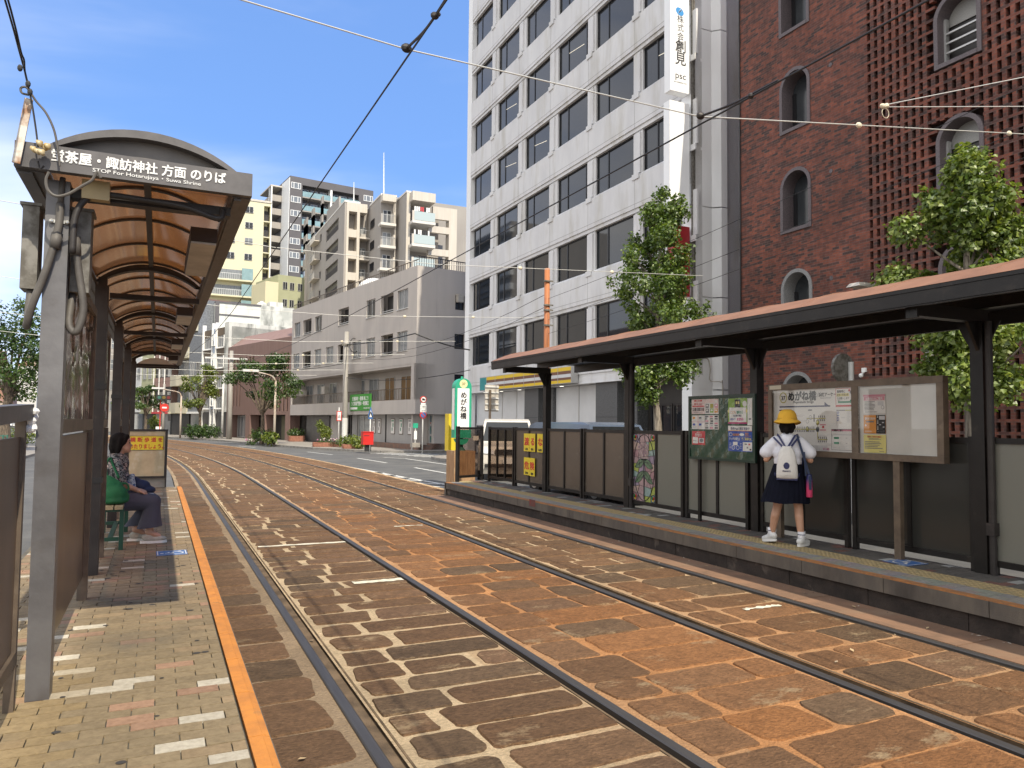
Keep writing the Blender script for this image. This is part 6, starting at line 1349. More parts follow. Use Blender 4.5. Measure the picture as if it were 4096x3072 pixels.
# the tower across the street that the office windows mirror, left of the frame
TW = thing("balcony_tower", 'tall pale apartment tower with wavy balcony bands, mirrored in the office windows', 'tower', (-46, 150, 0))
b = MB(); b.box((-58, 140, 0), (-34, 170, 44)); b.build('wall', M_beiges, TW)
for k in range(14):
    b = MB(); pts = [(-33.9 + 1.2 * math.sin(i * .7 + k * .05), 139 + 32 * i / 12) for i in range(13)]; b.prism([(p[0], p[1]) for p in pts] + [(-34.2, 171), (-34.2, 139)], (0, 0, 2.5 + 3 * k), (1, 0, 0), (0, 1, 0), 1.25); b.build('balcony_band', M_white, TW)
LB = thing('orange_block', 'salmon coloured block across the street, mirrored in the low office windows', 'building', (-24, 75, 0))
f = Fac((-19.5, 62, 0), (0, 1, 0)); b = MB(); b.box((-33, 62, 0), (-19.5, 84, 13.5)); b.build('wall', mat('salmon_wall', (.52, .31, .21), .8, col2=(.47, .28, .19), ns=.5), LB)
for k in range(3):
    for q in range(6): window(LB, f, 1.4 + 3.4 * q, 3.2 + 3.4 * q, 1.6 + 3.6 * k, 3.2 + 3.6 * k, -.05, M_wfr, M_glass, (.5,), .07)
# slim buildings seen between the shelter posts, and the hillside town at the far left
for i, (x0, x1, yt, Y, m) in enumerate(((98, 104.5, 345, 112, M_white), (104.8, 113, 318, 122, M_beiges))):
    p, q = at(x0, 400, y=Y), at(x1, 400, y=Y); f = Fac((p.x, Y, 0), (1, 0, 0)); z = f.hit(x0, yt)[1]; t = thing('distant_block', ['pale distant block seen between the shelter posts', 'taller balconied distant block seen between the shelter posts'][i], 'building', f.o)
    w = q.x - p.x; b = f.mb(); b.box((0, 0, 0), (w, 10, z)); b.build('wall', m, t)
    k = 0
    while 3 + 3 * k < z - 1.2:
        window(t, f, .12, w * .45, 3 + 3 * k, 4.4 + 3 * k, -.04, M_alu, M_glass, (), .05); window(t, f, w * .55, w - .12, 3 + 3 * k, 4.4 + 3 * k, -.04, M_alu, M_glass2, (), .05); k += 1
M_hill = mat('wooded_hill', (.035, .065, .025), .95, col2=(.06, .09, .035), ns=.06, lo=.4, hi=.6)
b = MB(); vs = []; nx, ny = 30, 8
for j in range(ny + 1):
    for i in range(nx + 1):
        x = -260 + 300 * i / nx; y = 300 + 40 * j; vs.append((x, y, -1 + 46 * math.sin(min(1, j / ny) * 1.4) * (.55 + .45 * math.sin(i * .5 + j * .3)) * (1 if i < nx - 3 else .3)))
b.add(vs, [(j * 31 + i, j * 31 + i + 1, (j + 1) * 31 + i + 1, (j + 1) * 31 + i) for j in range(ny) for i in range(nx)]); st('hill', b, M_hill, True)
hw = [mat('house_white', (.6, .58, .54), .8), mat('house_tan', (.42, .34, .26), .8), mat('house_rust', (.36, .2, .14), .8)]
n_ = 0
for j in range(4):
    for i in range(5):
        x, y = -85 + 11 * i + rnd.uniform(-3, 3), 250 + 22 * j + rnd.uniform(-6, 6); h = rnd.uniform(6, 9) + 5.5 * j; w = rnd.uniform(4.5, 7)
        if i == 3 and j < 2: h += 14
        ln = ['tiny', 'small', 'plain', 'squat'][j] + ' ' + ['white', 'tan', 'rust', 'pale', 'brown'][i]
        t = thing('hill_house', 'one of the small hillside houses beyond the far crossing', 'house', (x, y, 0), group='hillside houses')
        f = Fac((x - w / 2, y, 0), (1, 0, 0)); b = f.mb(); b.box((0, 0, -1), (w, 7, h)); b.build('wall', hw[(i + j) % 3], t)
        b = f.mb(); b.prism([(-.3, 0), (w + .3, 0), (w / 2, 1.4)], (0, 7.2, h + .002), (1, 0, 0), (0, 0, 1), 7.4) if h < 20 else b.box((0, 0, h + .002), (w, 7, h + .5)); b.build('roof', M_slate if (i + j) % 2 else hw[2], t)
        b = f.mb()
        b.box((w * .15, -.06, h - 2.4), (w * .4, -.002, h - 1.1)); b.build('window', M_glass, t); b = f.mb(); b.box((w * .6, -.06, h - 2.4), (w * .85, -.002, h - 1.1)); b.build('window', M_glass, t)
# ------------------------------------------------------------------ trees and planting
def leafmat(name):
    m = bpy.data.materials.new(name); m.use_nodes = True; t = m.node_tree; N = t.nodes; L_ = t.links; N.remove(N['Principled BSDF'])
    a = N.new('ShaderNodeAttribute'); a.attribute_name = 'Col'
    d = N.new('ShaderNodeBsdfDiffuse'); tr = N.new('ShaderNodeBsdfTranslucent'); L_.new(a.outputs[0], d.inputs[0])
    mu = N.new('ShaderNodeMix'); mu.data_type = 'RGBA'; mu.blend_type = 'MULTIPLY'; mu.inputs[0].default_value = 1; mu.inputs[7].default_value = (1.3, 1.25, .6, 1); L_.new(a.outputs[0], mu.inputs[6]); L_.new(mu.outputs[2], tr.inputs[0])
    x = N.new('ShaderNodeMixShader'); x.inputs[0].default_value = .35; L_.new(d.outputs[0], x.inputs[1]); L_.new(tr.outputs[0], x.inputs[2])
    g = N.new('ShaderNodeBsdfGlossy'); g.inputs['Roughness'].default_value = .45; y = N.new('ShaderNodeMixShader'); y.inputs[0].default_value = .05; L_.new(x.outputs[0], y.inputs[1]); L_.new(g.outputs[0], y.inputs[2])
    L_.new(y.outputs[0], N['Material Output'].inputs[0]); return m
M_leaf = leafmat('leaf')
M_bark = mat('bark', (.16, .125, .09), .95, col2=(.055, .042, .033), ns=16, lo=.4, hi=.62, bump=1, bs=30, stretch=(1, 1, .3))
M_bark2 = mat('grey_bark', (.27, .235, .19), .95, col2=(.10, .082, .066), ns=14, lo=.42, hi=.62, bump=1, bs=26, stretch=(1, 1, .22))
def leaves(b, clusters, n, size, pal, rg, fan=False):
    """leaf-sized faces, thick towards the outside of every clump"""
    tot = sum(c[1] ** 2 for c in clusters)
    for c, r, *fl in clusters:
        fz = fl[0] if fl else .8; k = int(n * r * r / tot) + 1; c = Vector(c); hue = rg.uniform(-.35, .35)
        for i in range(k):
            d = Vector((rg.gauss(0, 1), rg.gauss(0, 1), rg.gauss(0, 1))).normalized(); q = r * (rg.random() ** .45) * (1 + .18 * math.sin(d.x * 7 + d.z * 5 + c.x * 9))
            p = c + Vector((d.x * q, d.y * q, d.z * q * fz)); s = size * rg.uniform(.6, 1.25)
            nn = (d * .7 + Vector((rg.uniform(-1, 1), rg.uniform(-1, 1), rg.uniform(-.2, 1.2)))).normalized(); a = nn.cross(Vector((rg.uniform(-1, 1), rg.uniform(-1, 1), rg.uniform(-1, 1)))).normalized(); e = nn.cross(a)
            t = min(1, max(0, rg.random() * .8 + hue * .5 + .1)); col = mix3(mix3(pal[0], pal[1], min(1, t * 2)), pal[2], max(0, t * 2 - 1)); b.col = col
            if fan: b.add([p, p + a * s * .95 + e * s * .62, p + a * s * 1.12 + nn * s * .12, p + a * s * .95 - e * s * .62], [(0, 1, 2), (0, 2, 3)])
            else: b.add([p - a * s * .5, p + e * s * .3, p + a * s * .55, p - e * s * .3], [(0, 1, 2, 3)])
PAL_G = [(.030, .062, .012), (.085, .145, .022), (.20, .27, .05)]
PAL_D = [(.016, .042, .010), (.045, .095, .016), (.115, .175, .028)]
PAL_Y = [(.050, .085, .012), (.12, .165, .02), (.24, .27, .035)]
def tree(lab, base, trunk, limbs, clusters, n, size, pal, seed, bark=M_bark, fan=False, name='street_tree', group=None):
    rg = random.Random(seed); t = thing(name, lab, 'tree', base, group=group); b = MB(); pts = [Vector(p) for p, r in trunk]
    b.tube(curve(pts, 5), [trunk[0][1] + (trunk[-1][1] - trunk[0][1]) * i / ((len(pts) - 1) * 5) for i in range((len(pts) - 1) * 5 + 1)], 10)
    for l in limbs: q = curve([Vector(p) for p in l[0]], 5); b.tube(q, [l[1] * (1 - .8 * i / (len(q) - 1)) for i in range(len(q))], 6)
    b.build('trunk', bark, t, smooth=True)
    b = MB(); leaves(b, clusters, n, size, pal, rg, fan); b.build('crown', M_leaf, t); return t
def ginkgo(lab, x, y, prof, n, seed, lean=0, pal=PAL_G):
    """narrow crown: prof = (height, radius) of its outline"""
    rg = random.Random(seed); cl = []; lim = []; zt_ = prof[-1][0]
    for (z0, r0), (z1, r1) in zip(prof[:-1], prof[1:]):
        k = max(2, int((z1 - z0) / .22))
        for i in range(k):
            s_ = (i + rg.random()) / k; z = z0 + (z1 - z0) * s_; r = r0 + (r1 - r0) * s_
            for q in range(4 if r > .45 else 2):
                a = rg.uniform(0, 6.28); rr = r * rg.uniform(.2, 1.08) if r > .3 else r * .3; p = (x + rr * math.cos(a) + lean * (z - 3), y + rr * math.sin(a), z + rg.uniform(-.12, .12)); cl.append((p, rg.uniform(.20, .40) * (1 if r > .3 else .7), 1.0))
                if rg.random() > .55: continue
                lim.append(([(x + lean * (z - 3), y, max(z - .7, 2.2)), ((x + p[0]) / 2 + .05, (y + p[1]) / 2, z - .35), p], .035))
                if rg.random() < .5: e = (x + (p[0] - x) * 1.35, y + (p[1] - y) * 1.35, p[2] + rg.uniform(.15, .35)); cl.append((e, .13, 1.3)); lim.append(([p, e], .012))
    return tree(lab, (x, y, .15), [((x, y, .1), .17), ((x + .03, y, 1.6), .145), ((x - .02, y + .03, 3.0), .12), ((x + lean * (zt_ - 4) * .7, y, zt_ - 1.0), .03)], lim, cl, n, .075, pal, seed, M_bark2, True, 'ginkgo_tree')
g1 = at(657, 425, x=12.5); z_ = lambda py, px=657: at(px, py, y=g1.y).z
ginkgo('narrow ginkgo tree in front of the white office building and its red sign', g1.x, g1.y, [(z_(396), .45), (z_(378), .92), (z_(345), 1.10), (z_(325), 1.22), (z_(290), 1.06), (z_(265), .98), (z_(235), .82), (z_(212), .50), (z_(190), .12)], 24000, 3, .04)
g2 = at(972, 425, x=12.3); y2_ = lambda py: at(972, py, y=g2.y).z
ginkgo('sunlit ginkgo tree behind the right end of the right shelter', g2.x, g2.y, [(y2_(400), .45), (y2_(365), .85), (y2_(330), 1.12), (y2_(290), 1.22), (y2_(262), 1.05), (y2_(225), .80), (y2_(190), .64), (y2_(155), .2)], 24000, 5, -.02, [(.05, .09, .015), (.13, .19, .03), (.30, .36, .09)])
def broad(lab, base, x_, h0, h1, rad, n, size, pal, seed, sep=1.0, group=None):
    rg = random.Random(seed); bx_, by_, bz = base; cl = []; lim = []
    for i in range(20):
        a = rg.uniform(0, 6.28); u = rg.random(); z = h0 + (h1 - h0) * u; r = rad * math.sqrt(max(.05, 1 - ((u - .40) / .66) ** 2)) * rg.uniform(.35, .95); p = (bx_ + r * math.cos(a), by_ + r * math.sin(a), z); cl.append((p, rad * rg.uniform(.22, .42), .62))
        lim.append(([(bx_, by_, h0 * .75), (bx_ + r * .5 * math.cos(a), by_ + r * .5 * math.sin(a), (h0 + z) / 2), p], .07))
    return tree(lab, base, [(base, .17), ((bx_ + .05, by_, h0 * .5), .14), ((bx_, by_, h0), .12), ((bx_ + .1, by_, (h0 + h1) / 2), .06)], lim, cl, n, size, pal, seed, group=group)
p = at(261.4, 443.8, z=.12); sc_ = lambda py, p: at(261, py, y=p.y).z
broad('broad street tree in front of the brown building', (p.x, p.y, .1), 0, 2.9, 6.2, 2.5, 7500, .17, PAL_D, 11)
p = at(199, 437.6, z=.12); broad('yellowish street tree in front of the framed old building', (p.x, p.y, .1), 0, 3.2, 7.0, 2.0, 5200, .18, PAL_Y, 12)
p = Vector((-1.2, 88, .1)); broad('small far street tree nearer the traffic signal', (p.x, p.y, .1), 0, 2.8, 5.6, 1.5, 2600, .2, PAL_D, 13)
p = Vector((-3.0, 96, .1)); broad('small far street tree left of the traffic signal', (p.x, p.y, .1), 0, 2.8, 5.6, 1.6, 2600, .2, PAL_G, 14)
p = at(5.5, 452, z=.1); zt_ = lambda py: at(20, py, y=p.y).z
cl = [(at(x_, y_, y=p.y + dy_), r_, .8) for x_, y_, dy_, r_ in ((30, 322, 0, .9), (14, 340, .6, 1.2), (-10, 325, 0, 1.4), (32, 350, -.4, 1.0), (34, 375, .4, .8), (10, 370, -.8, 1.1), (-15, 360, .4, 1.5), (28, 392, .2, .65), (36, 335, .5, .6), (22, 305, .2, .55), (-35, 340, 0, 1.6), (12, 392, .6, .7), (38, 362, -.3, .5), (-20, 390, .5, .9), (31, 310, .4, .4))]
tree('large green tree at the far left beyond the barrier', (p.x, p.y, .1), [((p.x, p.y, .1), .30), ((p.x - .1, p.y, 1.6), .25), ((p.x + .05, p.y, 3.2), .22), ((p.x - .3, p.y, 5), .12)], [([(p.x, p.y, 2.6), c[0].lerp(Vector((p.x, p.y, 3.2)), .4), c[0]], .09) for c in cl[:9]], cl, 9500, .16, PAL_D, 15)
def shrub(lab, spots, n, size, pal, seed, name='shrub', cat='shrub', flowers=0):
    rg = random.Random(seed); t = thing(name, lab, cat, (*Vector(spots[0][0])[:2], .1)); b = MB()
    for c, r in spots: b.tube([(c[0], c[1], .05), (c[0] + .03, c[1], c[2])], [.02, .012], 5)
    b.build('stem', M_bark, t); b = MB(); leaves(b, [(c, r, .85) for c, r in spots], n, size, pal, rg)
    for i in range(flowers): c, r = rg.choice(spots); b.col = rg.choice(((.55, .35, .5), (.65, .6, .6), (.5, .2, .35))); b.ball((c[0] + rg.uniform(-r, r), c[1] + rg.uniform(-r, r), c[2] + r * rg.uniform(.3, .8)), .05, 5, 4)
    b.build('foliage', M_leaf, t); return t
def gp_(px, py): return at(px, py, z=.12)
M_brk = mat('planter_brick', (.30, .13, .085), .85, col2=(.2, .09, .06), ns=9)
def planter(lab, px0, px1, py, h=.35, d=.9):
    a, c = gp_(px0, py), gp_(px1, py); dd = (c - a).normalized(); n_ = Vector((-dd.y, dd.x, 0)); t = thing('brick_planter', lab, 'planter', a); b = MB()
    b.bar(a + Vector((0, 0, h / 2)), c + Vector((0, 0, h / 2)), .12, h); b.bar(a + n_ * d + Vector((0, 0, h / 2)), c + n_ * d + Vector((0, 0, h / 2)), .12, h); b.bar(a + n_ * .07 + Vector((0, 0, h / 2)), a + n_ * (d - .07) + Vector((0, 0, h / 2)), .12, h - .01); b.bar(c + n_ * .07 + Vector((0, 0, h / 2)), c + n_ * (d - .07) + Vector((0, 0, h / 2)), .12, h - .01); b.build('brick_rim', M_brk, t)
    b = MB(); b.bar(a + n_ * d / 2 + Vector((0, 0, h - .06)), c + n_ * d / 2 + Vector((0, 0, h - .06)), d - .14, .05); b.build('soil', M_groove, t)
def spots(pl, h, r): return [((gp_(*q).x, gp_(*q).y + .4, h * k_), r) for q in pl for k_ in (1,)]
shrub('clipped hedge along the kerb under the yellowish street tree', spots([(190 + 4 * i, 438.5) for i in range(7)], .75, .75), 3400, .16, PAL_D, 21, 'hedge', 'hedge')
shrub('leafy hedge under the broad street tree', spots([(258, 443.5), (262, 443.8), (266, 444)], .7, .6), 1500, .14, PAL_D, 22, 'hedge', 'hedge')
shrub('spiky green plant beside the lamp pole', spots([(269, 444.6), (272, 445)], .55, .5), 700, .22, PAL_Y, 23, 'garden_plant', 'plant')
shrub('pink flowers at the kerb left of the broad street tree', spots([(250, 443.5), (254, 443.8)], .2, .3), 250, .1, PAL_D, 24, 'flower_bed', 'flowers', 26)
planter('brick planter with plants before the grey block entrance', 290, 304, 441.5, .45, 1.2); shrub('dark green plants in the brick planter by the grey block entrance', spots([(292.5, 441.3), (296, 441.3), (300.5, 441.3)], .8, .45), 800, .13, PAL_D, 25, 'garden_plant', 'plant')
q = gp_(323, 445.2); shrub('tall yellow green shrub in the kerb planter left of the utility pole', [((q.x, q.y + .4, 1.25), .42), ((q.x + .22, q.y + .4, .85), .45), ((q.x - .15, q.y + .4, 1.6), .32), ((q.x + .3, q.y + .3, 1.1), .35)], 1500, .11, PAL_Y, 26)
planter('low kerb planter beside the utility pole', 314, 343, 446.8, .28, 1.0); shrub('low flowering plants in the kerb planter', spots([(322, 446.6), (327, 446.9), (333, 447), (339, 447.2)], .42, .28), 900, .07, PAL_D, 27, 'flower_bed', 'flowers', 22)
shrub('big leafed bright green plants between the utility pole and the post box', spots([(347, 448), (352, 448.3), (357, 448.7), (360, 449)], .5, .5), 1100, .16, PAL_Y, 28, 'garden_plant', 'plant')
planter('kerb planter in front of the post box', 344, 362, 448.6, .25, 1.0)
shrub('small bush by the shop below the signal', [((-0.4, 90.5, 1.6), .7), ((-.2, 90.5, .9), .7)], 900, .2, PAL_Y, 29)
q = at(4, 448, z=.1); shrub('sunlit hedge at the far left edge under the large tree', [((q.x - 1.5 + .5 * i, q.y + .5, .75), .62) for i in range(6)], 2600, .1, PAL_Y, 30, 'hedge', 'hedge')
M_gpost = mat('green_rail', (.03, .12, .09), .5)
GRL = thing('guard_rail', 'green post rail before the hedge at the far left edge', 'railing', at(3, 452, z=.1))
for i in range(4):
    q2 = at(-6 + 4.2 * i, 452.5, z=.1); b = MB(); b.tube([q2, q2 + Vector((0, 0, .85))], .035, 6); b.build('rail_post', M_gpost, GRL)
a, c = at(-6, 452.5, z=.1), at(6.6, 452.5, z=.1); b = MB(); b.bar(a + Vector((0, 0, .8)), c + Vector((0, 0, .8)), .04, .05); b.build('rail_bar', M_gpost, GRL)

# ------------------------------------------------------------------ poles, signs and street furniture
M_pole = mat('concrete_pole', (.36, .34, .31), .85, col2=(.27, .255, .23), ns=3, stretch=(1, 1, .2), dirt=(.19, .175, .15), ds=2, dlo=.6, dhi=.8)
M_opole = mat('orange_pole', (.42, .155, .055), .6, col2=(.34, .12, .045), ns=4, stretch=(1, 1, .25), dirt=(.24, .09, .05), ds=3, dlo=.6, dhi=.78)
M_wht = mat('white_steel', (.62, .62, .61), .5, col2=(.52, .52, .50), ns=3)
def pole(name, lab, p, h, r0, r1, m, cat='pole'):
    t = thing(name, lab, cat, p); b = MB(); b.tube([p, p + Vector((0, 0, h * .5)), p + Vector((0, 0, h))], [r0, (r0 + r1) / 2, r1], 12); b.build('shaft', m, t, smooth=True); return t
po = at(546, 430, x=12.4); po.z = .12; OT = at(546, 268.5, y=po.y).z
OP = pole('painted_pole', 'orange brown painted pole before the white office building', po, OT - .12, .12, .095, M_opole)
for py in (282, 306, 311, 326):
    z = at(546, py, y=po.y).z; b = MB(); b.lathe([(.118, z), (.118, z + .05)], (po.x, po.y, 0), 12); b.bar((po.x - .18, po.y - .12, z + .02), (po.x + .18, po.y - .12, z + .02), .04, .05); b.build('clamp_band', M_galv, OP)
pu = gp_(344.3, 445.3); UT = at(344, 331.5, y=pu.y).z; UP_ = pole('utility_pole', 'tall concrete utility pole with a cable coil before the grey block', pu, UT - .12, .19, .145, M_pole)
b = MB(); b.tube([(pu.x + .5 + .33 * math.cos(R(a)), pu.y - .2, UT - .95 + .5 * math.sin(R(a))) for a in range(0, 370, 24)], .03, 5); b.build('cable_coil', M_black, UP_)
b = MB(); b.box((pu.x - .35, pu.y - .2, UT - 1.0), (pu.x + .3, pu.y - .1, UT - .85)); b.build('crossarm', M_galv, UP_); b = MB(); b.lathe([(.20, .2), (.20, 2.0)], (pu.x, pu.y, 0), 12); b.build('white_wrap', M_wht, UP_)
pq = gp_(229, 439); z_t = at(229, 352, y=pq.y).z; Q2 = pole('utility_pole', 'slim concrete pole with a T shaped lamp beside the framed house', pq, z_t, .24, .16, M_pole)
b = MB(); b.bar((pq.x - 2.2, pq.y - .3, z_t - .6), (pq.x + 1.3, pq.y - .3, z_t - .6), .14, .14); b.build('lamp_bar', M_wht, Q2)
pq = gp_(221.8, 437.8); pole('steel_pole', 'white steel pole left of the slim concrete pole', pq, at(221.8, 375, y=pq.y).z - .1, .11, .09, M_wht)
def lamp(lab, px, pyb, pyt, side, length):
    p = gp_(px, pyb); z = at(px, pyt, y=p.y).z; t = pole('street_lamp', lab, p, z - .12, .09, .07, M_rustp, 'lamp'); b = MB(); b.tube(curve([(p.x, p.y, z), (p.x + side * .3, p.y, z + .35), (p.x + side * length, p.y, z + .6)]), .05, 6); b.build('arm', M_rustp, t); b = MB(); b.cbox((p.x + side * (length + .35), p.y, z + .66), (1.0, .3, .16)); b.build('lamp_head', M_wht, t)
M_rustp = mat('rusty_pole', (.45, .40, .34), .7, col2=(.30, .17, .10), ns=3, lo=.48, hi=.68, stretch=(1, 1, .3))
lamp('rust streaked street lamp beside the broad street tree', 274, 444.7, 381, -1, 1.3); lamp('pale street lamp left of the hedge', 180, 438, 396, -1, 1.6)
# traffic signal far down the street
p = at(162.5, 437.4, z=.1); SGN = pole('traffic_signal', 'traffic signal pole with a red round sign far down the street', p, at(162.5, 385, y=p.y).z, .13, .1, M_pole, 'signal')
z = at(162, 397.5, y=p.y).z; b = MB(); b.box((p.x - .62, p.y - .3, z - .25), (p.x + .62, p.y - .1, z + .25)); hd = b.build('signal_head', M_ink, SGN)
for i, c in enumerate(((.04, .12, .10), (.14, .10, .02), (.14, .02, .02))): b = MB(); b.prism([(.16 * math.cos(R(a)), .16 * math.sin(R(a))) for a in range(0, 360, 30)], (p.x - .4 + .4 * i, p.y - .301, z), (1, 0, 0), (0, 0, 1), .03); b.build('lens', mat('lens_%s' % ['green', 'amber', 'red'][i], c, .3), hd)
def disc(b, c, r, d=.02, n=24): b.prism([(r * math.cos(R(a)), r * math.sin(R(a))) for a in [360 / n * i for i in range(n)]], c, (1, 0, 0), (0, 0, 1), d)
z = at(162, 407.6, y=p.y).z; b = MB(); disc(b, (p.x + .08, p.y - .2, z), .38); rs = b.build('red_disc', M_red, SGN); b = MB(); b.box((p.x - .12, p.y - .226, z - .07), (p.x + .28, p.y - .2205, z + .07)); b.build('white_bar', M_white, rs)
b = MB(); b.box((p.x + .4, p.y - .2, z - 1.25), (p.x + .68, p.y, z - .65)); b.build('walk_light', M_ink, SGN)
p = at(159.4, 437.4, z=.1); b = MB(); b.tube([p, p + Vector((0, 0, 3.8))], .05, 6); tag(b.build('red_pole', M_red), 'thin red pole beside the far traffic signal', 'pole')
# signs along the pavement
p = gp_(338.3, 446.5); z = at(338, 416, y=p.y).z; t = pole('road_sign', 'red framed rectangular sign on a white pole left of the utility pole', p, z + .45, .03, .03, M_wht, 'sign'); b = MB(); b.box((p.x - .16, p.y - .06, z - .32), (p.x + .16, p.y - .035, z + .32)); b.build('red_plate', M_red, t); b = MB(); b.box((p.x - .11, p.y - .066, z - .27), (p.x + .11, p.y - .0615, z + .27)); fc_ = b.build('white_face', M_white, t); b = MB(); b.text('止', (p.x, p.y - .069, z - .12), (1, 0, 0), (0, 0, 1), .2, 'c', .02); b.build('symbol', M_ink, fc_)
p = at(369.7, 452.4, z=.05); z = at(370, 413.5, y=p.y).z; t = pole('crossing_sign', 'blue crossing sign on a white pole beside the red post box', p, z - .05, .035, .035, M_wht, 'sign'); b = MB(); b.prism([(-.13, -.30), (.13, -.30), (.13, -.05), (0, .40), (-.13, -.05)], (p.x, p.y - .05, z), (1, 0, 0), (0, 0, 1), -.02); b.build('blue_plate', M_blue, t)
b = MB(); b.prism([(-.09, -.20), (.09, -.20), (0, .22)], (p.x, p.y - .0565, z), (1, 0, 0), (0, 0, 1), -.004); tri = b.build('white_triangle', M_white, t); b = MB(); b.bar((p.x - .02, p.y - .064, z + .1), (p.x - .1, p.y - .064, z - .2), .008, .05); b.bar((p.x, p.y - .064, z + .06), (p.x + .1, p.y - .064, z - .2), .008, .05); b.build('figure', M_ink, tri)
p = at(422.2, 453.4, z=.05); t = pole('road_sign', 'pole near the block corner with a truck ban disc and a no parking disc', p, at(422, 397, y=p.y).z - .05, .035, .035, M_wht, 'sign')
z = at(422, 399.5, y=p.y).z; b = MB(); disc(b, (p.x, p.y - .07, z), .19, -.02); r_ = b.build('ban_disc', M_red, t); b = MB(); disc(b, (p.x, p.y - .096, z), .14, -.003); w_ = b.build('white_centre', M_white, r_); b = MB(); b.box((p.x - .09, p.y - .105, z - .05), (p.x + .03, p.y - .102, z + .06)); b.box((p.x + .034, p.y - .105, z - .05), (p.x + .09, p.y - .102, z + .02)); b.build('truck', M_ink, r_)
z = at(422, 404, y=p.y).z; b = MB(); b.box((p.x - .14, p.y - .08, z - .06), (p.x + .14, p.y - .06, z + .06)); b.build('small_plate', M_white, t)
z = at(422, 408.5, y=p.y).z; b = MB(); b.box((p.x - .18, p.y - .08, z - .20), (p.x + .18, p.y - .06, z + .20)); pl_ = b.build('text_plate', M_white, t); b = MB()
for i, tx in enumerate(('この標識から', 'トラック・バス', '8-20時 不可')): b.text(tx, (p.x, p.y - .083, z + .06 - .11 * i), (1, 0, 0), (0, 0, 1), .065, 'c', .02, .75)
b.build('lettering', M_ink, pl_)
z = at(422, 415, y=p.y).z; b = MB(); disc(b, (p.x, p.y - .07, z), .20, -.02); r_ = b.build('red_ring', M_red, t); b = MB(); disc(b, (p.x, p.y - .096, z), .145, -.003); b.build('blue_centre', M_blue, r_); b = MB(); b.bar((p.x - .10, p.y - .103, z + .10), (p.x + .10, p.y - .103, z - .10), .006, .04); b.build('red_slash', M_red, r_)
p = at(367, 451.4, z=.1); t = thing('post_box', 'red post box on a dark leg by the kerb', 'post box', p); z0 = at(367, 444.6, y=p.y).z; z1 = at(367, 432.4, y=p.y).z
b = MB(); w = .29; b.box((p.x - w, p.y - .25, z0), (p.x + w, p.y + .25, z1)); b.box((p.x - w - .01, p.y - .28, z1), (p.x + w + .01, p.y + .28, z1 + .05)); bd = b.build('body', mat('post_red', (.58, .025, .02), .4, col2=(.5, .02, .018), ns=3), t); b = MB(); b.box((p.x - .26, p.y - .256, z1 - .2), (p.x + .05, p.y - .251, z1 - .16)); b.build('slot', M_ink, bd); b = MB(); b.box((p.x - .12, p.y - .12, .1), (p.x + .2, p.y + .12, z0 - .001)); b.build('leg', M_ink, t)
p = at(415, 447.2, z=.4); t = thing('bus_stop', 'small bus stop sign with a green head on a concrete foot', 'bus stop', p); b = MB(); b.box((p.x - .22, p.y - .2, p.z), (p.x + .22, p.y + .2, p.z + .24)); b.build('foot', M_walk, t); z = at(415, 428, y=p.y).z; b = MB(); b.tube([p + Vector((0, 0, .2)), (p.x, p.y, z + .1)], .025, 6); b.build('shaft', M_wht, t); b = MB(); b.box((p.x - .14, p.y - .04, z), (p.x + .14, p.y - .02, z + .26)); b.build('green_head', M_grn, t); b = MB(); b.box((p.x - .08, p.y - .05, z - .62), (p.x + .08, p.y - .03, z - .15)); b.build('timetable', M_white, t)
p = at(349.5, 444.2, z=.12); t = thing('chalkboard', 'black chalkboard sign on the pavement right of the utility pole', 'chalkboard', p); b = MB(); b.box((p.x - .3, p.y - .05, .15), (p.x + .3, p.y, 1.0)); bd = b.build('board', M_ink, t); b = MB()
for i in range(5): b.box((p.x - .22, p.y - .055, .35 + .12 * i), (p.x + rnd.uniform(0, .22), p.y - .0515, .38 + .12 * i))
b.build('chalk_lines', LG, bd)
p = Vector((.1, 86.5, .1)); b = MB(); b.prism([(-.35, 0), (.35, 0), (.28, .95), (-.28, .95)], p, (1, 0, 0), (0, 0, 1), .05); tag(b.build('sandwich_board', M_white), 'white sandwich board standing by the far shop', 'sandwich board')
p = at(450.5, 459.5, z=.12); t = thing('roadside_cabinet', 'small grey roadside cabinet at the corner of the side street', 'cabinet', p); z1 = at(450, 440, y=p.y).z; b = MB(); b.box((p.x - .2, p.y - .2, .5), (p.x + .2, p.y + .2, z1)); b.ball((p.x, p.y, z1), (.2, .2, .12), 10, 6); b.build('body', M_galv, t); b = MB(); b.tube([(p.x, p.y, .1), (p.x, p.y, .5)], .11, 8); b.build('leg', M_dark, t)
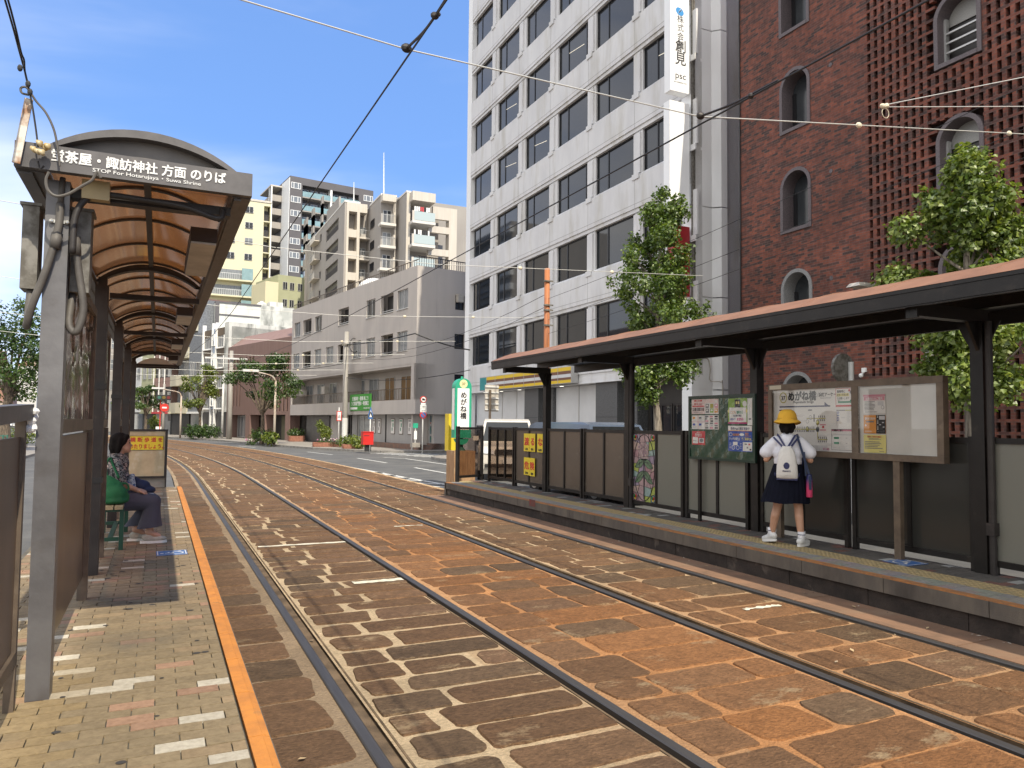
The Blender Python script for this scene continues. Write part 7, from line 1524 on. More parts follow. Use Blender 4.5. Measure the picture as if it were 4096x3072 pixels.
# louvred back of a large road sign, mirror, lamp head, yellow box
p0 = at(491, 385, x=11.9); yb = p0.y; z0, z1 = at(491, 411.5, y=yb).z, p0.z; x0, x1 = at(485, 400, y=yb).x, at(498.5, 400, y=yb).x
t = thing('road_sign', 'pale back of a large road sign on a brown post beside the green pillar sign', 'sign', ((x0 + x1) / 2, yb, .12)); b = MB(); b.box((x0, yb, z0), (x1, yb + .03, z1)); b.build('plate_back', M_light, t); b = MB()
for i in range(5): z = z0 + .05 + (z1 - z0 - .15) * i / 4; b.box((x0, yb - .04, z), (x1, yb - .001, z + .05))
b.build('ribs', M_wht, t); b = MB(); b.tube([((x0 * .7 + x1 * .3), yb - .1, .1), ((x0 * .7 + x1 * .3), yb - .1, z1 - .2)], .05, 8); b.build('post', M_bronze, t)
p = at(851, 372, x=12.0); t = thing('traffic_mirror', 'grey back of a round traffic mirror on a white pole before the brick wall', 'mirror', (p.x, p.y, .12)); b = MB(); b.tube([(p.x, p.y, .1), (p.x, p.y, at(851, 362, y=p.y).z)], .05, 10); b.build('pole', M_wht, t); z = at(850, 368, y=p.y).z; b = MB(); disc(b, (p.x - .14, p.y + .10, z), .28, .06); b.build('mirror_back', M_galv, t); b = MB(); disc(b, (p.x - .1, p.y + .10, z - .72), .24, .06); b.build('mirror_back', M_galv, t)
p = at(866, 287, x=11.6); t = thing('street_lamp', 'pale street lamp head reaching out before the brick building', 'lamp', (13.2, p.y, .12)); b = MB(); b.tube([(13.3, p.y, .1), (13.3, p.y, p.z - .5)], [.09, .06], 8); b.tube(curve([(13.3, p.y, p.z - .5), (13.0, p.y, p.z - .1), (p.x + .3, p.y, p.z)]), .035, 6); b.build('arm', M_wht, t); b = MB(); b.add([(p.x + .35, p.y - .1, p.z - .03), (p.x + .35, p.y + .1, p.z - .03), (p.x - .35, p.y + .14, p.z - .02), (p.x - .35, p.y - .14, p.z - .02), (p.x + .35, p.y - .08, p.z + .07), (p.x + .35, p.y + .08, p.z + .07), (p.x - .3, p.y + .1, p.z + .05), (p.x - .3, p.y - .1, p.z + .05)], [(0, 3, 2, 1), (4, 5, 6, 7), (0, 1, 5, 4), (1, 2, 6, 5), (2, 3, 7, 6), (3, 0, 4, 7)]); b.build('lamp_head', M_light, t)
p = Vector((7.75, 20.2, 0)); t = thing('utility_box', 'yellow box on a stand behind the green pillar sign', 'box', p); b = MB(); b.box((7.45, 20.0, .95), (7.85, 20.3, 2.0)); b.build('box', M_yel, t); b = MB(); b.tube([(7.65, 20.15, 0), (7.65, 20.15, .95)], .05, 8); b.build('stand', M_ink, t)  # yellow utility box, not a lamp

# ------------------------------------------------------------------ overhead wires
M_wire = mat('pale_wire', (.50, .50, .47), .5, .3); M_bead = mat('pale_insulator', (.62, .56, .42), .35)
def sag(a, c, s_, n=10): a, c = Vector(a), Vector(c); return [a.lerp(c, i / n) - Vector((0, 0, s_ * 4 * (i / n) * (1 - i / n))) for i in range(n + 1)]
for i, (x0, lab) in enumerate(((1.83, 'black trolley wire over the near track'), (4.995, 'black trolley wire over the far track'))):
    ys_ = [-6, 0, 6.1, 14.3, 22.6, 31, 38.5, 45, 52, 59, 66, 74]; b = MB(); pts = [(x0 + bend(y), y, 4.86) for y in ys_]; b.tube(pts, .009, 6)
    o = b.build('trolley_wire', M_black); tag(o, lab, 'wire', 'trolley wires')
    b = MB()
    for y in (4.95, 5.35) if i == 0 else (5.35,): b.ball((x0, y, 4.87), (.035, .025, .03), 8, 5); b.ball((x0 + .03, y, 4.89), (.02, .02, .02), 6, 4)
    b.tube(curve([(x0, 5.0, 4.875), (x0 + .02, 5.6, 4.90), (x0, 6.05, 4.94)]), .012, 6); b.ball((x0, 6.08, 4.95), (.05, .035, .04), 8, 6)
    b.build('hanger', M_dark, o)
SP = [(6.1, 1.0), (14.3, 1), (22.6, 1), (31, 1), (38.5, 1), (45, 1), (52, 1), (59, 1)]
for i, (y, _) in enumerate(SP):
    xs_ = [(-9, 5.7), (1.83 + bend(y), 4.95), (4.995 + bend(y), 4.95), (11.8 if i else 13.4, 5.35 if i else 6.15)]
    b = MB(); r_ = .0065 if i == 0 else .0045 + .00012 * y
    pts = [(q[0], y, q[1]) for q in xs_]; b.tube(pts, r_, 6)
    o = b.build('span_wire', M_wire); tag(o, ['nearest pale span wire, crossing the white and brick buildings', 'second pale span wire from the camera, over the platform ends', 'third pale span wire, crossing the lower office windows', 'fourth pale span wire, just before the side street', 'fifth pale span wire, before the grey block', 'sixth pale span wire, before the grey block balconies', 'seventh pale span wire, at the concrete pole', 'farthest pale span wire, before the brown building'][i], 'wire', 'span wires across the tracks')
    b = MB()
    for u in (.28, .62): q = Vector(pts[2]).lerp(Vector(pts[3]), u); s_ = 1 + .02 * y; b.ball(q, (.04 * s_, .024 * s_, .03 * s_), 8, 6)
    b.build('bead', M_bead, o)
def wire(lab, pts, r=.012, m=M_black, name='overhead_cable'): b = MB(); b.tube(pts, r, 5); return tag(b.build(name, m), lab, 'cable')
wire('thick black cable sagging from the utility pole across the grey block', sag((pu.x, pu.y, UT - .9), at(415, 333.5, x=pu.x + .6), .12) + sag(at(415, 333.5, x=pu.x + .6), at(470, 350, x=15.2), .1), .035)
wire('thin black cable low across the grey block to the white building', sag((pu.x, pu.y, UT - 3.2), at(470, 370, x=15.2), .35), .022)
wire('thin black cable from the slim concrete pole to the utility pole', sag((at(229, 365, y=72)), (pu.x, pu.y, UT - 2.2), .5), .02)
for i, dz in enumerate((0, .75, 1.25)): wire(['upper', 'middle', 'lower'][i] + ' thin wire from the painted pole towards the brick building', sag((po.x, po.y, OT - 1.1 - dz), (13.6, 4.0, 8.2 - dz), .25), .007)
for i, dz in enumerate((.9, 1.35)): wire(['upper', 'lower'][i] + ' thin wire from the painted pole back to the utility pole', sag((po.x, po.y, OT - dz), (pu.x, pu.y, UT - .6 - .8 * dz), .9), .010)
for i, (ya, yb2) in enumerate(((82, 106), (160, 113), (215, 226.8))): pass
wire('upper light wire fanning over the brick lattice from the span wire', [at(885, 105, y=6.1), at(885, 105, y=6.1).lerp(at(1030, 76, y=5.2), 3)], .006, M_wire); wire('level light wire over the brick lattice from the span wire', [at(885, 107, y=6.1), at(885, 107, y=6.1).lerp(at(1030, 106.5, y=5.0), 3)], .005, M_wire)
q = at(883, 106, y=6.08); b = MB(); b.lathe([(.02, -.03), (.03, -.02), (.03, .0), (.02, .02)], (q.x + .06, q.y, q.z + .02), 10); b.ball(q, (.05, .03, .03), 8, 6); b.tube([(q.x + .06 * math.cos(R(a)) + .04, q.y, q.z - .08 + .06 * math.sin(R(a))) for a in range(0, 361, 30)], .004, 5); tag(b.build('wire_joint', M_bead), 'joint with insulators and a loop where three light wires meet', 'insulator')
# ------------------------------------------------------------------ bench, seated woman, her bags
M_wood = mat('bench_slat', (.42, .34, .20), .7, col2=(.31, .24, .13), ns=5, stretch=(6, .5, 6))
M_bgr = mat('bench_green', (.010, .055, .032), .45, col2=(.014, .07, .04), ns=4)
BE = thing('bench', 'green framed bench with pale wooden slats under the left shelter', 'bench', (-.45, 10.0, P))
for i in range(3): b = MB(); x = -.585 + .095 * i; b.box((x, 9.22, .765), (x + .08, 10.9, .80)); b.build('slat', M_wood, BE)
for y in (9.30, 10.75):
    for x in (-.575, -.325): b = MB(); b.box((x - .022, y - .022, P), (x + .022, y + .022, .735)); b.build('leg', M_bgr, BE)
    b = MB(); b.box((-.60, y - .02, .736), (-.30, y + .02, .764)); b.build('cross_rail', M_bgr, BE); b = MB(); b.box((-.55, y - .015, .42), (-.35, y + .015, .46)); b.build('cross_rail', M_bgr, BE)
b = MB(); b.box((-.46, 9.33, .43), (-.41, 10.72, .455)); b.build('stretcher', M_bgr, BE)
M_skin = mat('skin', (.50, .29, .20), .5, col2=(.44, .24, .165), ns=14); M_skin2 = mat('skin_tan', (.52, .30, .20), .5, col2=(.45, .25, .16), ns=10)
M_hair = mat('black_hair', (.007, .006, .006), .75, col2=(.014, .011, .010), ns=30, stretch=(1, 1, .2), spec=.08, bump=.6, bs=70)
def voro(name, cols, sc):
    m = bpy.data.materials.new(name); m.use_nodes = True; t = m.node_tree; N = t.nodes; tc = N.new('ShaderNodeTexCoord'); n1 = N.new('ShaderNodeTexNoise'); n1.inputs['Scale'].default_value = sc; n1.inputs['Detail'].default_value = 3
    rp = N.new('ShaderNodeValToRGB'); rp.color_ramp.interpolation = 'CONSTANT'; e = rp.color_ramp.elements; e[0].color = (*cols[0], 1); e[1].position = .42; e[1].color = (*cols[1], 1)
    for p_, c in ((.50, cols[2]), (.57, cols[3]), (.64, cols[1])): q = e.new(p_); q.color = (*c, 1)
    t.links.new(tc.outputs['Object'], n1.inputs[0]); t.links.new(n1.outputs[0], rp.inputs[0]); t.links.new(rp.outputs[0], N['Principled BSDF'].inputs['Base Color']); N['Principled BSDF'].inputs['Roughness'].default_value = .85; return m
M_blouse = voro('floral_blouse', [(.018, .018, .02), (.20, .20, .19), (.015, .015, .017), (.42, .33, .30)], 17)
M_trou = mat('slate_trousers', (.062, .065, .095), .85, col2=(.055, .057, .08), ns=8, bump=.3, bs=40)
WY = 9.8
def w(px, py, dy=0.0): return at(px, py, y=WY + dy)
WO = thing('person', 'seated person with short black hair, a dark floral blouse and slate trousers', 'person', w(122, 503))
hc = w(121.5, 443.8); hx = Vector((1, 0, 0)); sh_n, sh_f = w(114.5, 459.5, -.17), w(116, 459.5, .17); hipc = w(118, 499)
el_n, wr_n = w(120, 483, -.22), w(137, 490, -.13); el_f, wr_f = w(122, 482, .22), w(138, 489, .12)
kn, kf = w(153, 501.5, -.11), w(151, 500, .12); an, af = w(149, 532, -.12), w(136, 529.5, .12)
def hand(wr, d, sd, curl=.3):
    d = Vector(d).normalized(); sd = Vector(sd).normalized(); nn = d.cross(sd).normalized(); nn = nn if nn.z < 0 else -nn; out = []; k = wr + d * .085
    out.append([(wr, .024), (wr + d * .04, .032), (k, .030)]); out.append([(wr + d * .04 + sd * .02, .022), (k + sd * .026, .017)]); out.append([(wr + d * .04 - sd * .02, .022), (k - sd * .026, .017)])
    for i, (o_, l) in enumerate(((-.03, .062), (-.010, .075), (.011, .072), (.031, .056))): a = k + sd * o_; m_ = a + d * l * .5 + nn * l * curl * .3; e = m_ + d * l * .45 + nn * l * curl; out.append([(a, .0095), (m_, .009), (e, .0078)])
    a = wr + d * .03 - sd * .03; out.append([(a, .013), (a + d * .03 - sd * .026, .011), (a + d * .065 - sd * .03 + nn * .01, .009)]); return out
body = [('e', hc + Vector((.004, 0, .012)), (.092, .074, .102)), ('e', hc + Vector((.045, 0, -.045)), (.052, .056, .062)), ('e', hc + Vector((.062, 0, .035)), (.034, .055, .045)),
        [(hc + Vector((.082, 0, .008)), .010), (hc + Vector((.106, 0, -.020)), .0125)], ('e', hc + Vector((.090, 0, -.052)), (.012, .022, .008)), ('e', hc + Vector((.082, 0, -.083)), (.022, .026, .020)), ('e', hc + Vector((-.01, -.072, -.005)), (.018, .008, .028)),
        [(w(118.5, 459), .052), (hc + Vector((-.015, 0, -.07)), .047)], [(w(117, 462), .10), (w(115.5, 478), .115), (hipc, .12)],
        [(sh_n, .048), (el_n, .040), (wr_n, .027)], [(sh_f, .048), (el_f, .040), (wr_f, .027)], [(hipc + Vector((0, -.08, 0)), .09), (kn, .06), (an, .042)], [(hipc + Vector((0, .08, 0)), .09), (kf, .06), (af, .042)], [(an, .042), (an + Vector((.1, 0, -.05)), .03)], [(af, .042), (af + Vector((.1, 0, -.05)), .03)]]
body += hand(wr_n, (1, .15, -.42), (0, 1, 0)) + hand(wr_f, (1, -.2, -.35), (0, 1, 0))
blob(body, 'body', M_skin, WO, .0085, 3)
hr = [('e', hc + Vector((-.022, 0, .035)), (.108, .094, .098)), ('e', hc + Vector((-.055, 0, -.03)), (.078, .090, .10)), [(hc + Vector((-.01, -.078, .05)), .030), (hc + Vector((-.015, -.082, -.02)), .034), (hc + Vector((-.03, -.075, -.085)), .028)], [(hc + Vector((-.01, .078, .05)), .030), (hc + Vector((-.03, .075, -.085)), .03)], [(hc + Vector((.055, -.04, .085)), .03), (hc + Vector((.05, .04, .085)), .03)], [(hc + Vector((.045, -.066, .07)), .020), (hc + Vector((.03, -.078, .01)), .016)]]
blob(hr, 'hair', M_hair, WO, .010, 4)
for sgn in (-1,):
    b = MB(); b.ball(hc + Vector((.083, sgn * .037, .012)), (.010, .012, .0055), 8, 5); b.build('eye', M_ink, WO); b = MB(); b.tube([hc + Vector((.088, sgn * .02, .034)), hc + Vector((.085, sgn * .04, .038)), hc + Vector((.072, sgn * .055, .033))], .0035, 5); b.build('eyebrow', M_hair, WO); b = MB(); b.tube([hc + Vector((.100, 0, -.052)), hc + Vector((.094, sgn * .018, -.052)), hc + Vector((.084, sgn * .03, -.048))], .003, 5); b.build('lips', mat('lip', (.33, .11, .09), .5), WO)
blob([[(w(118.5, 459.5), .075), (w(117, 463), .13), (w(114, 474), .145), (w(114.5, 487), .15), (w(117, 497), .14)], [(sh_n, .068), (sh_n.lerp(el_n, .6), .075), (sh_n.lerp(el_n, .92), .070)], [(sh_f, .068), (sh_f.lerp(el_f, .92), .070)], [(w(121, 463), .07), (w(123.5, 480), .07)]], 'blouse', M_blouse, WO, .012, 5)
def trou(h, k, a, hem): return [[(h, .125), (h.lerp(k, .5), .112), (k, .090)], [(k, .090), (k.lerp(a, .35), .086)]]
for k, a in ((kn, an), (kf, af)):
    b = MB(); n = 24; vs = []
    for j in range(9):
        t_ = j / 8; c_ = k.lerp(a + Vector((.0, 0, .055)), .12 + .88 * t_); rx = .088 + .045 * t_ ** 1.5; ry = .084 + .012 * t_
        for i in range(n): q = 2 * math.pi * i / n; f_ = 1 + .05 * t_ * math.sin(5 * q + 1); vs.append(c_ + Vector((rx * f_ * math.cos(q), ry * f_ * math.sin(q), .012 * math.cos(q) * t_)))
    b.add(vs, [(j * n + i, j * n + (i + 1) % n, (j + 1) * n + (i + 1) % n, (j + 1) * n + i) for j in range(8) for i in range(n)]); b.build('trouser_leg', M_trou, WO, smooth=True)
blob(trou(hipc + Vector((0, -.085, -.01)), kn, an, .02) + trou(hipc + Vector((0, .085, -.01)), kf, af, .02) + [[(hipc + Vector((-.02, -.05, .02)), .135), (hipc + Vector((-.02, .05, .02)), .135)]], 'trousers', M_trou, WO, .013, 5)
M_shoe = mat('grey_knit_shoe', (.40, .385, .34), .8, col2=(.34, .33, .29), ns=60)
for a in (an, af):
    x0 = a.x - .075; y = a.y; blob([('e', (x0 + .07, y, P + .065), (.07, .040, .048)), ('e', (x0 + .17, y, P + .050), (.095, .046, .034)), ('e', (x0 + .09, y, P + .05), (.085, .042, .03))], 'shoe', M_shoe, WO, .008, 4)
    b = MB(); n = 18; vs = [(x0 + .125 + .142 * math.cos(R(20 * i)), y + (.050 if math.cos(R(20 * i)) > -.2 else .043) * math.sin(R(20 * i)), z) for z in (P + .002, P + .030) for i in range(n)]; b.add(vs, [tuple(range(n - 1, -1, -1)), tuple(range(n, 2 * n))] + [(i, (i + 1) % n, n + (i + 1) % n, n + i) for i in range(n)]); b.build('sole', M_white, WO)
GBG = thing('tote_bag', 'green cloth tote bag on the bench beside the seated person', 'bag', w(113, 503, -.36)); M_gb = mat('green_cloth', (.010, .135, .045), .75, col2=(.008, .095, .032), ns=6, bump=.6, bs=16)
blob([('e', w(112, 494, -.36), (.16, .095, .115)), ('e', w(107, 488, -.36), (.12, .07, .12)), ('e', w(120, 497, -.34), (.10, .08, .075)), [(w(108, 480, -.34), .055), (w(117, 486, -.34), .06)], ('e', w(114, 500.5, -.36), (.155, .10, .045))], 'bag_body', M_gb, GBG, .012, 5)
b = MB(); b.tube(curve([w(107, 477, -.33), w(106, 466, -.30), w(110, 458, -.24), w(113, 465, -.26), w(119, 478, -.30)]), .012, 6); b.build('handle', M_gb, GBG, smooth=True); b = MB(); b.tube(curve([w(120, 483, -.28), w(127, 484, -.26), w(128.5, 489, -.26), w(124, 492, -.28)]), .011, 6); b.build('handle', M_gb, GBG, smooth=True)
NB = thing('cloth_bag', 'navy cloth bag resting on the lap of the seated person', 'bag', w(145, 496)); M_nav = mat('navy_cloth', (.014, .020, .062), .7, col2=(.010, .014, .042), ns=7, bump=.5, bs=18)
blob([('e', w(141, 486, .02), (.105, .09, .075)), ('e', w(148, 490, .02), (.085, .09, .05)), [(w(135, 478.5, .02), .03), (w(150, 489, .02), .03)]], 'bag_body', M_nav, NB, .011, 5)
blob([('e', w(149.5, 494, -.03), (.055, .07, .016)), [(w(146, 495, -.05), .012), (w(153, 493.5, -.04), .010)]], 'lining', mat('print_lining', (.45, .42, .42), .8, col2=(.08, .07, .10), ns=40, lo=.52, hi=.58), NB, .009, 3)
FB = thing('wrapped_bundle', 'white and blue printed cloth bundle on the lap, left of the navy bag', 'bundle', w(131, 495)); M_fb = voro('blue_white_print', [(.06, .10, .22), (.52, .52, .53), (.50, .50, .52), (.05, .08, .18)], 30)
blob([[(w(127, 483, -.02), .04), (w(131.5, 493, -.03), .05)], [(w(131.5, 477, -.03), .032), (w(134, 492, -.03), .042)], ('e', w(132, 475.5, -.03), (.035, .04, .022))], 'cloth', M_fb, FB, .010, 4)

# ------------------------------------------------------------------ the girl at the map board
GR = (6.88, 6.79, P); GA = -R(50); MG = Matrix.Translation(GR) @ Matrix.Rotation(GA, 4, 'Z')
def G_(x, y, z): return MG @ Vector((x, y, z))
GI = thing('person', 'standing person seen from behind in a yellow hat, white short sleeved shirt and navy skirt', 'person', GR, GA)
def gl(lst): return [('e', G_(*q[1]), q[2]) if q[0] == 'e' else [(G_(*p), r) for p, r in q] for q in lst]
lh, rh = (-.075, 0, .84), (.075, 0, .84); lk, rk = (-.125, .045, .455), (.115, .02, .455); la, ra = (-.195, .045, .105), (.150, -.045, .09)
body = gl([('e', (0, .015, 1.445), (.078, .092, .108)), ('e', (0, .05, 1.395), (.055, .05, .06)), [((0, .085, 1.43), .012), ((0, .112, 1.415), .012)], [((0, -.005, 1.27), .05), ((0, .005, 1.37), .044)], [((0, 0, 1.22), .085), ((0, 0, 1.02), .095), ((0, 0, .86), .11)], [((-.10, 0, 1.215), .06), ((.10, 0, 1.215), .06)],
           [((-.155, 0, 1.235), .046), ((-.245, -.005, 1.015), .036), ((-.20, .19, 1.05), .025)], [((.155, 0, 1.235), .046), ((.255, .0, 1.015), .036), ((.19, .19, 1.06), .025)], [(lh, .085), (lk, .054), ((-.150, -.0, .34), .052), (la, .033)], [(rh, .085), (rk, .054), ((.125, -.03, .34), .052), (ra, .033)],
           ])
fw_ = (MG.to_3x3() @ Vector((0.15, 1, .25))); fr_ = (MG.to_3x3() @ Vector((-.15, 1, .25))); sx_ = MG.to_3x3() @ Vector((1, 0, 0))
body += hand(G_(-.20, .19, 1.05), fw_, sx_, .6) + hand(G_(.19, .19, 1.06), fr_, -sx_, .6)
blob(body, 'body', M_skin2, GI, .0085, 3)
M_shirt = mat('white_shirt', (.70, .71, .76), .8, col2=(.63, .64, .70), ns=7, bump=.4, bs=13)
def sleeve(s): return [[((s * .13, 0, 1.235), .070), ((s * .205, .0, 1.16), .073), ((s * .245, .0, 1.105), .080)], [((s * .26, -.01, 1.10), .066), ((s * .19, .02, 1.12), .06)]]
blob(gl([[((0, -.01, 1.285), .066), ((0, -.005, 1.23), .12), ((0, -.005, 1.12), .135), ((0, 0, .99), .135)], [((-.12, -.005, 1.225), .07), ((.12, -.005, 1.225), .07)], [((-.07, 0, 1.10), .11), ((.07, 0, 1.10), .11)], [((-.06, 0, 1.0), .105), ((.06, 0, 1.0), .105)], [((-.05, -.03, 1.30), .030), ((.05, -.03, 1.30), .030)]] + sleeve(-1) + sleeve(1)), 'shirt', M_shirt, GI, .011, 4)
b = MB(); n = 96; vs = []; M_skirt = mat('navy_skirt', (.006, .007, .016), .9, col2=(.004, .005, .011), ns=9, spec=.15)
for j in range(10):
    t_ = j / 9; z = 1.0 - .49 * t_; rr = .128 + .115 * t_ ** .8
    for i in range(n):
        a = 2 * math.pi * i / n; pl_ = (.004 + .012 * t_) * abs(((i * 26 / n) % 1) - .5) * 2
        vs.append(G_((rr + pl_) * 1.10 * math.cos(a) - .035 * t_ ** 2, (rr + pl_) * .84 * math.sin(a), z + .006 * math.sin(5 * a) * t_))
b.add(vs, [(j * n + i, j * n + (i + 1) % n, (j + 1) * n + (i + 1) % n, (j + 1) * n + i) for j in range(9) for i in range(n)]); b.build('skirt', M_skirt, GI, smooth=True)
blob(gl([('e', (0, -.035, 1.45), (.086, .085, .085)), ('e', (0, -.085, 1.375), (.042, .036, .050)), [((-.07, -.02, 1.42), .03), ((-.05, -.05, 1.36), .025)], [((.07, -.02, 1.42), .03), ((.05, -.05, 1.36), .025)]]), 'hair', M_hair, GI, .010, 3)
b = MB(); n = 40; prof = [(.0, 1.622), (.045, 1.618), (.082, 1.598), (.104, 1.56), (.112, 1.515), (.114, 1.495), (.130, 1.483), (.150, 1.466), (.158, 1.452), (.150, 1.460), (.112, 1.487), (.10, 1.50)]; vs = []
for r_, z in prof:
    for i in range(n):
        a = 2 * math.pi * i / n; vs.append(G_(r_ * math.cos(a), r_ * math.sin(a) * 1.04 - .005, z + (.012 * math.cos(2 * a) - .014 * math.sin(a)) * (1 if r_ > .12 else .3)))
b.add(vs, [(j * n + i, j * n + (i + 1) % n, (j + 1) * n + (i + 1) % n, (j + 1) * n + i) for j in range(len(prof) - 1) for i in range(n)]); b.build('hat', mat('yellow_felt', (.70, .40, .035), .85, col2=(.60, .33, .03), ns=6, bump=.2, bs=60), GI, smooth=True)
b = MB(); b.M = MG; b.lathe([(.1155, 1.495), (.1165, 1.508), (.1150, 1.520)], (0, -.005, 0), 30); b.build('hat_band', mat('hat_band', (.52, .30, .03), .8), GI)
M_sock = mat('white_sock', (.66, .66, .68), .85)
M_snk = mat('white_sneaker', (.68, .68, .66), .6, col2=(.58, .58, .57), ns=12)
for (a, d_, sgn) in ((la, Vector((-.62, .78, 0)), -1), (ra, Vector((.35, .94, 0)), 1)):
    A = Vector(a); d_.normalize(); b = MB(); b.tube([G_(*(A + Vector((0, 0, .085)))), G_(*(A + Vector((0, 0, -.03))))], [.044, .041], 14); so_ = b.build('sock', M_sock, GI, smooth=True); b = MB(); b.tube([G_(*(A + Vector((0, 0, .055)))), G_(*(A + Vector((0, 0, .047))))], .0455, 14); b.build('stripe', NAVY, so_)
    lift = .035 if sgn < 0 else 0; hl = A - d_ * .045; tz = lambda q, z: G_(*(A * Vector((1, 1, 0)) if False else Vector((A.x, A.y, 0)) + d_ * q + Vector((0, 0, z))))
    blob([[(tz(-.045, .062 + lift), .042), (tz(.02, .072 + lift * .8), .043)], [(tz(.0, .055 + lift * .7), .044), (tz(.12, .042 + lift * .1), .038), (tz(.165, .038), .030)]], 'shoe', M_snk, GI, .008, 3)
    b = MB(); sd_ = Vector((-d_.y, d_.x, 0)); vs = []
    for z in (.004, .030):
        for i in range(20): q = 18 * i; c_, s_ = math.cos(R(q)), math.sin(R(q)); u = .05 + .145 * c_; vs.append(G_(*(Vector((A.x, A.y, 0)) + d_ * u + sd_ * (.044 * s_) + Vector((0, 0, z + lift * max(0, 1 - (u + .095) / .20)))))) 
    b.add(vs, [tuple(range(19, -1, -1)), tuple(range(20, 40))] + [(i, (i + 1) % 20, 20 + (i + 1) % 20, 20 + i) for i in range(20)]); b.build('sole', M_white, GI)
BP = thing('drawstring_bag', 'white quilted drawstring bag with a dark print on the back of the standing person', 'bag', G_(0, -.17, .8), GA)
b = MB(); n = 36; vs = []; rows_ = [(.80, .112, .035), (.815, .120, .052), (.86, .121, .062), (.95, .116, .064), (1.04, .106, .058), (1.11, .088, .048), (1.155, .066, .034), (1.175, .052, .024), (1.185, .058, .02)]
for z, a_2, c_2 in rows_:
    for i in range(n):
        q = 2 * math.pi * i / n; c_, s_ = math.cos(q), math.sin(q); f_ = 1 + (.05 * math.sin(9 * q) if z > 1.1 else 0)
        vs.append(G_(.005 + a_2 * f_ * math.copysign(abs(c_) ** .7, c_), -.165 + c_2 * f_ * math.copysign(abs(s_) ** .8, s_), z))
b.add(vs, [(j * n + i, j * n + (i + 1) % n, (j + 1) * n + (i + 1) % n, (j + 1) * n + i) for j in range(len(rows_) - 1) for i in range(n)] + [tuple(range(n - 1, -1, -1)), tuple((len(rows_) - 1) * n + i for i in range(n))])
M_quilt = mat('quilted_white', (.66, .65, .62), .85, col2=(.60, .59, .56), ns=5, bump=.8, bs=36); b.build('bag_body', M_quilt, BP, smooth=True)
b = MB(); b.M = MG; b.add([(.005 + .034 * math.cos(R(a)), -.2325, .955 + .040 * math.sin(R(a))) for a in range(0, 360, 20)], [tuple(range(18))]); b.box((-.028, -.2318, .888), (.036, -.2305, .902)) if False else None; b.text('PEANUTS', (.005, -.2330, .884), (1, 0, 0), (0, 0, 1), .020, 'c', .04, .9); b.build('print', NAVY, BP)
b = MB(); b.M = MG
for (p, q) in (((-.012, -.185, 1.178), (-.10, -.075, 1.315)), ((-.03, -.185, 1.165), (-.155, -.06, 1.288)), ((.022, -.185, 1.178), (.095, -.075, 1.315)), ((.045, -.185, 1.165), (.135, -.06, 1.298))): b.bar(p, q, .022, .005, (0, -1, .2))
b.build('strap', NAVY, BP); b = MB(); b.M = MG
for s in (-1, 1): b.tube(curve([(s * .10, -.075, 1.315), (s * .115, .02, 1.318), (s * .12, .12, 1.22), (s * .16, .08, 1.0), (s * .13, -.14, .83)]), .008, 5)
b.build('cord', NAVY, BP); b = MB(); b.M = MG; b.box((-.11, -.20, .785), (.12, -.13, .803)); b.build('bottom_trim', NAVY, BP)
WBt = thing('water_bottle', 'blue to pink water bottle hanging on a navy strap beside the standing person', 'bottle', G_(.255, -.10, .6), GA); bx_, by_ = .245, -.10
def grad(name, za, zb):
    m = bpy.data.materials.new(name); m.use_nodes = True; t = m.node_tree; N = t.nodes; tc = N.new('ShaderNodeTexCoord'); sp = N.new('ShaderNodeSeparateXYZ'); mr = N.new('ShaderNodeMapRange'); mr.inputs[1].default_value = za; mr.inputs[2].default_value = zb; rp = N.new('ShaderNodeValToRGB'); rp.color_ramp.elements[0].color = (.62, .06, .16, 1); rp.color_ramp.elements[1].color = (.02, .025, .12, 1)
    t.links.new(tc.outputs['Object'], sp.inputs[0]); t.links.new(sp.outputs[2], mr.inputs[0]); t.links.new(mr.outputs[0], rp.inputs[0]); t.links.new(rp.outputs[0], N['Principled BSDF'].inputs['Base Color']); N['Principled BSDF'].inputs['Roughness'].default_value = .35; return m
b = MB(); b.M = MG; b.lathe([(.030, .588), (.036, .594), (.036, .80), (.030, .815), (.028, .845), (.022, .862)], (bx_, by_, 0), 18); b.build('bottle_body', grad('pink_blue_bottle', .07, .20), WBt, smooth=True)
b = MB(); b.M = MG; b.bar((bx_, by_ - .03, .86), (.115, -.085, 1.312), .026, .005, (0, -1, .1)); b.bar((bx_ - .03, by_ - .01, .86), (.085, .04, 1.318), .024, .005, (0, -1, .1)) if False else None; b.build('strap', mat('navy_strap', (.012, .025, .065), .7), WBt)
b = MB(); b.M = MG; b.bar((bx_ - .035, by_ - .028, .84), (bx_ - .05, by_ - .03, 1.12), .018, .004, (0, -1, .1)); b.bar((bx_ + .01, by_ - .042, .84), (bx_ + .015, by_ - .045, .68), .028, .004, (0, -1, .1)); b.build('strap', _MT['navy_strap'], WBt)

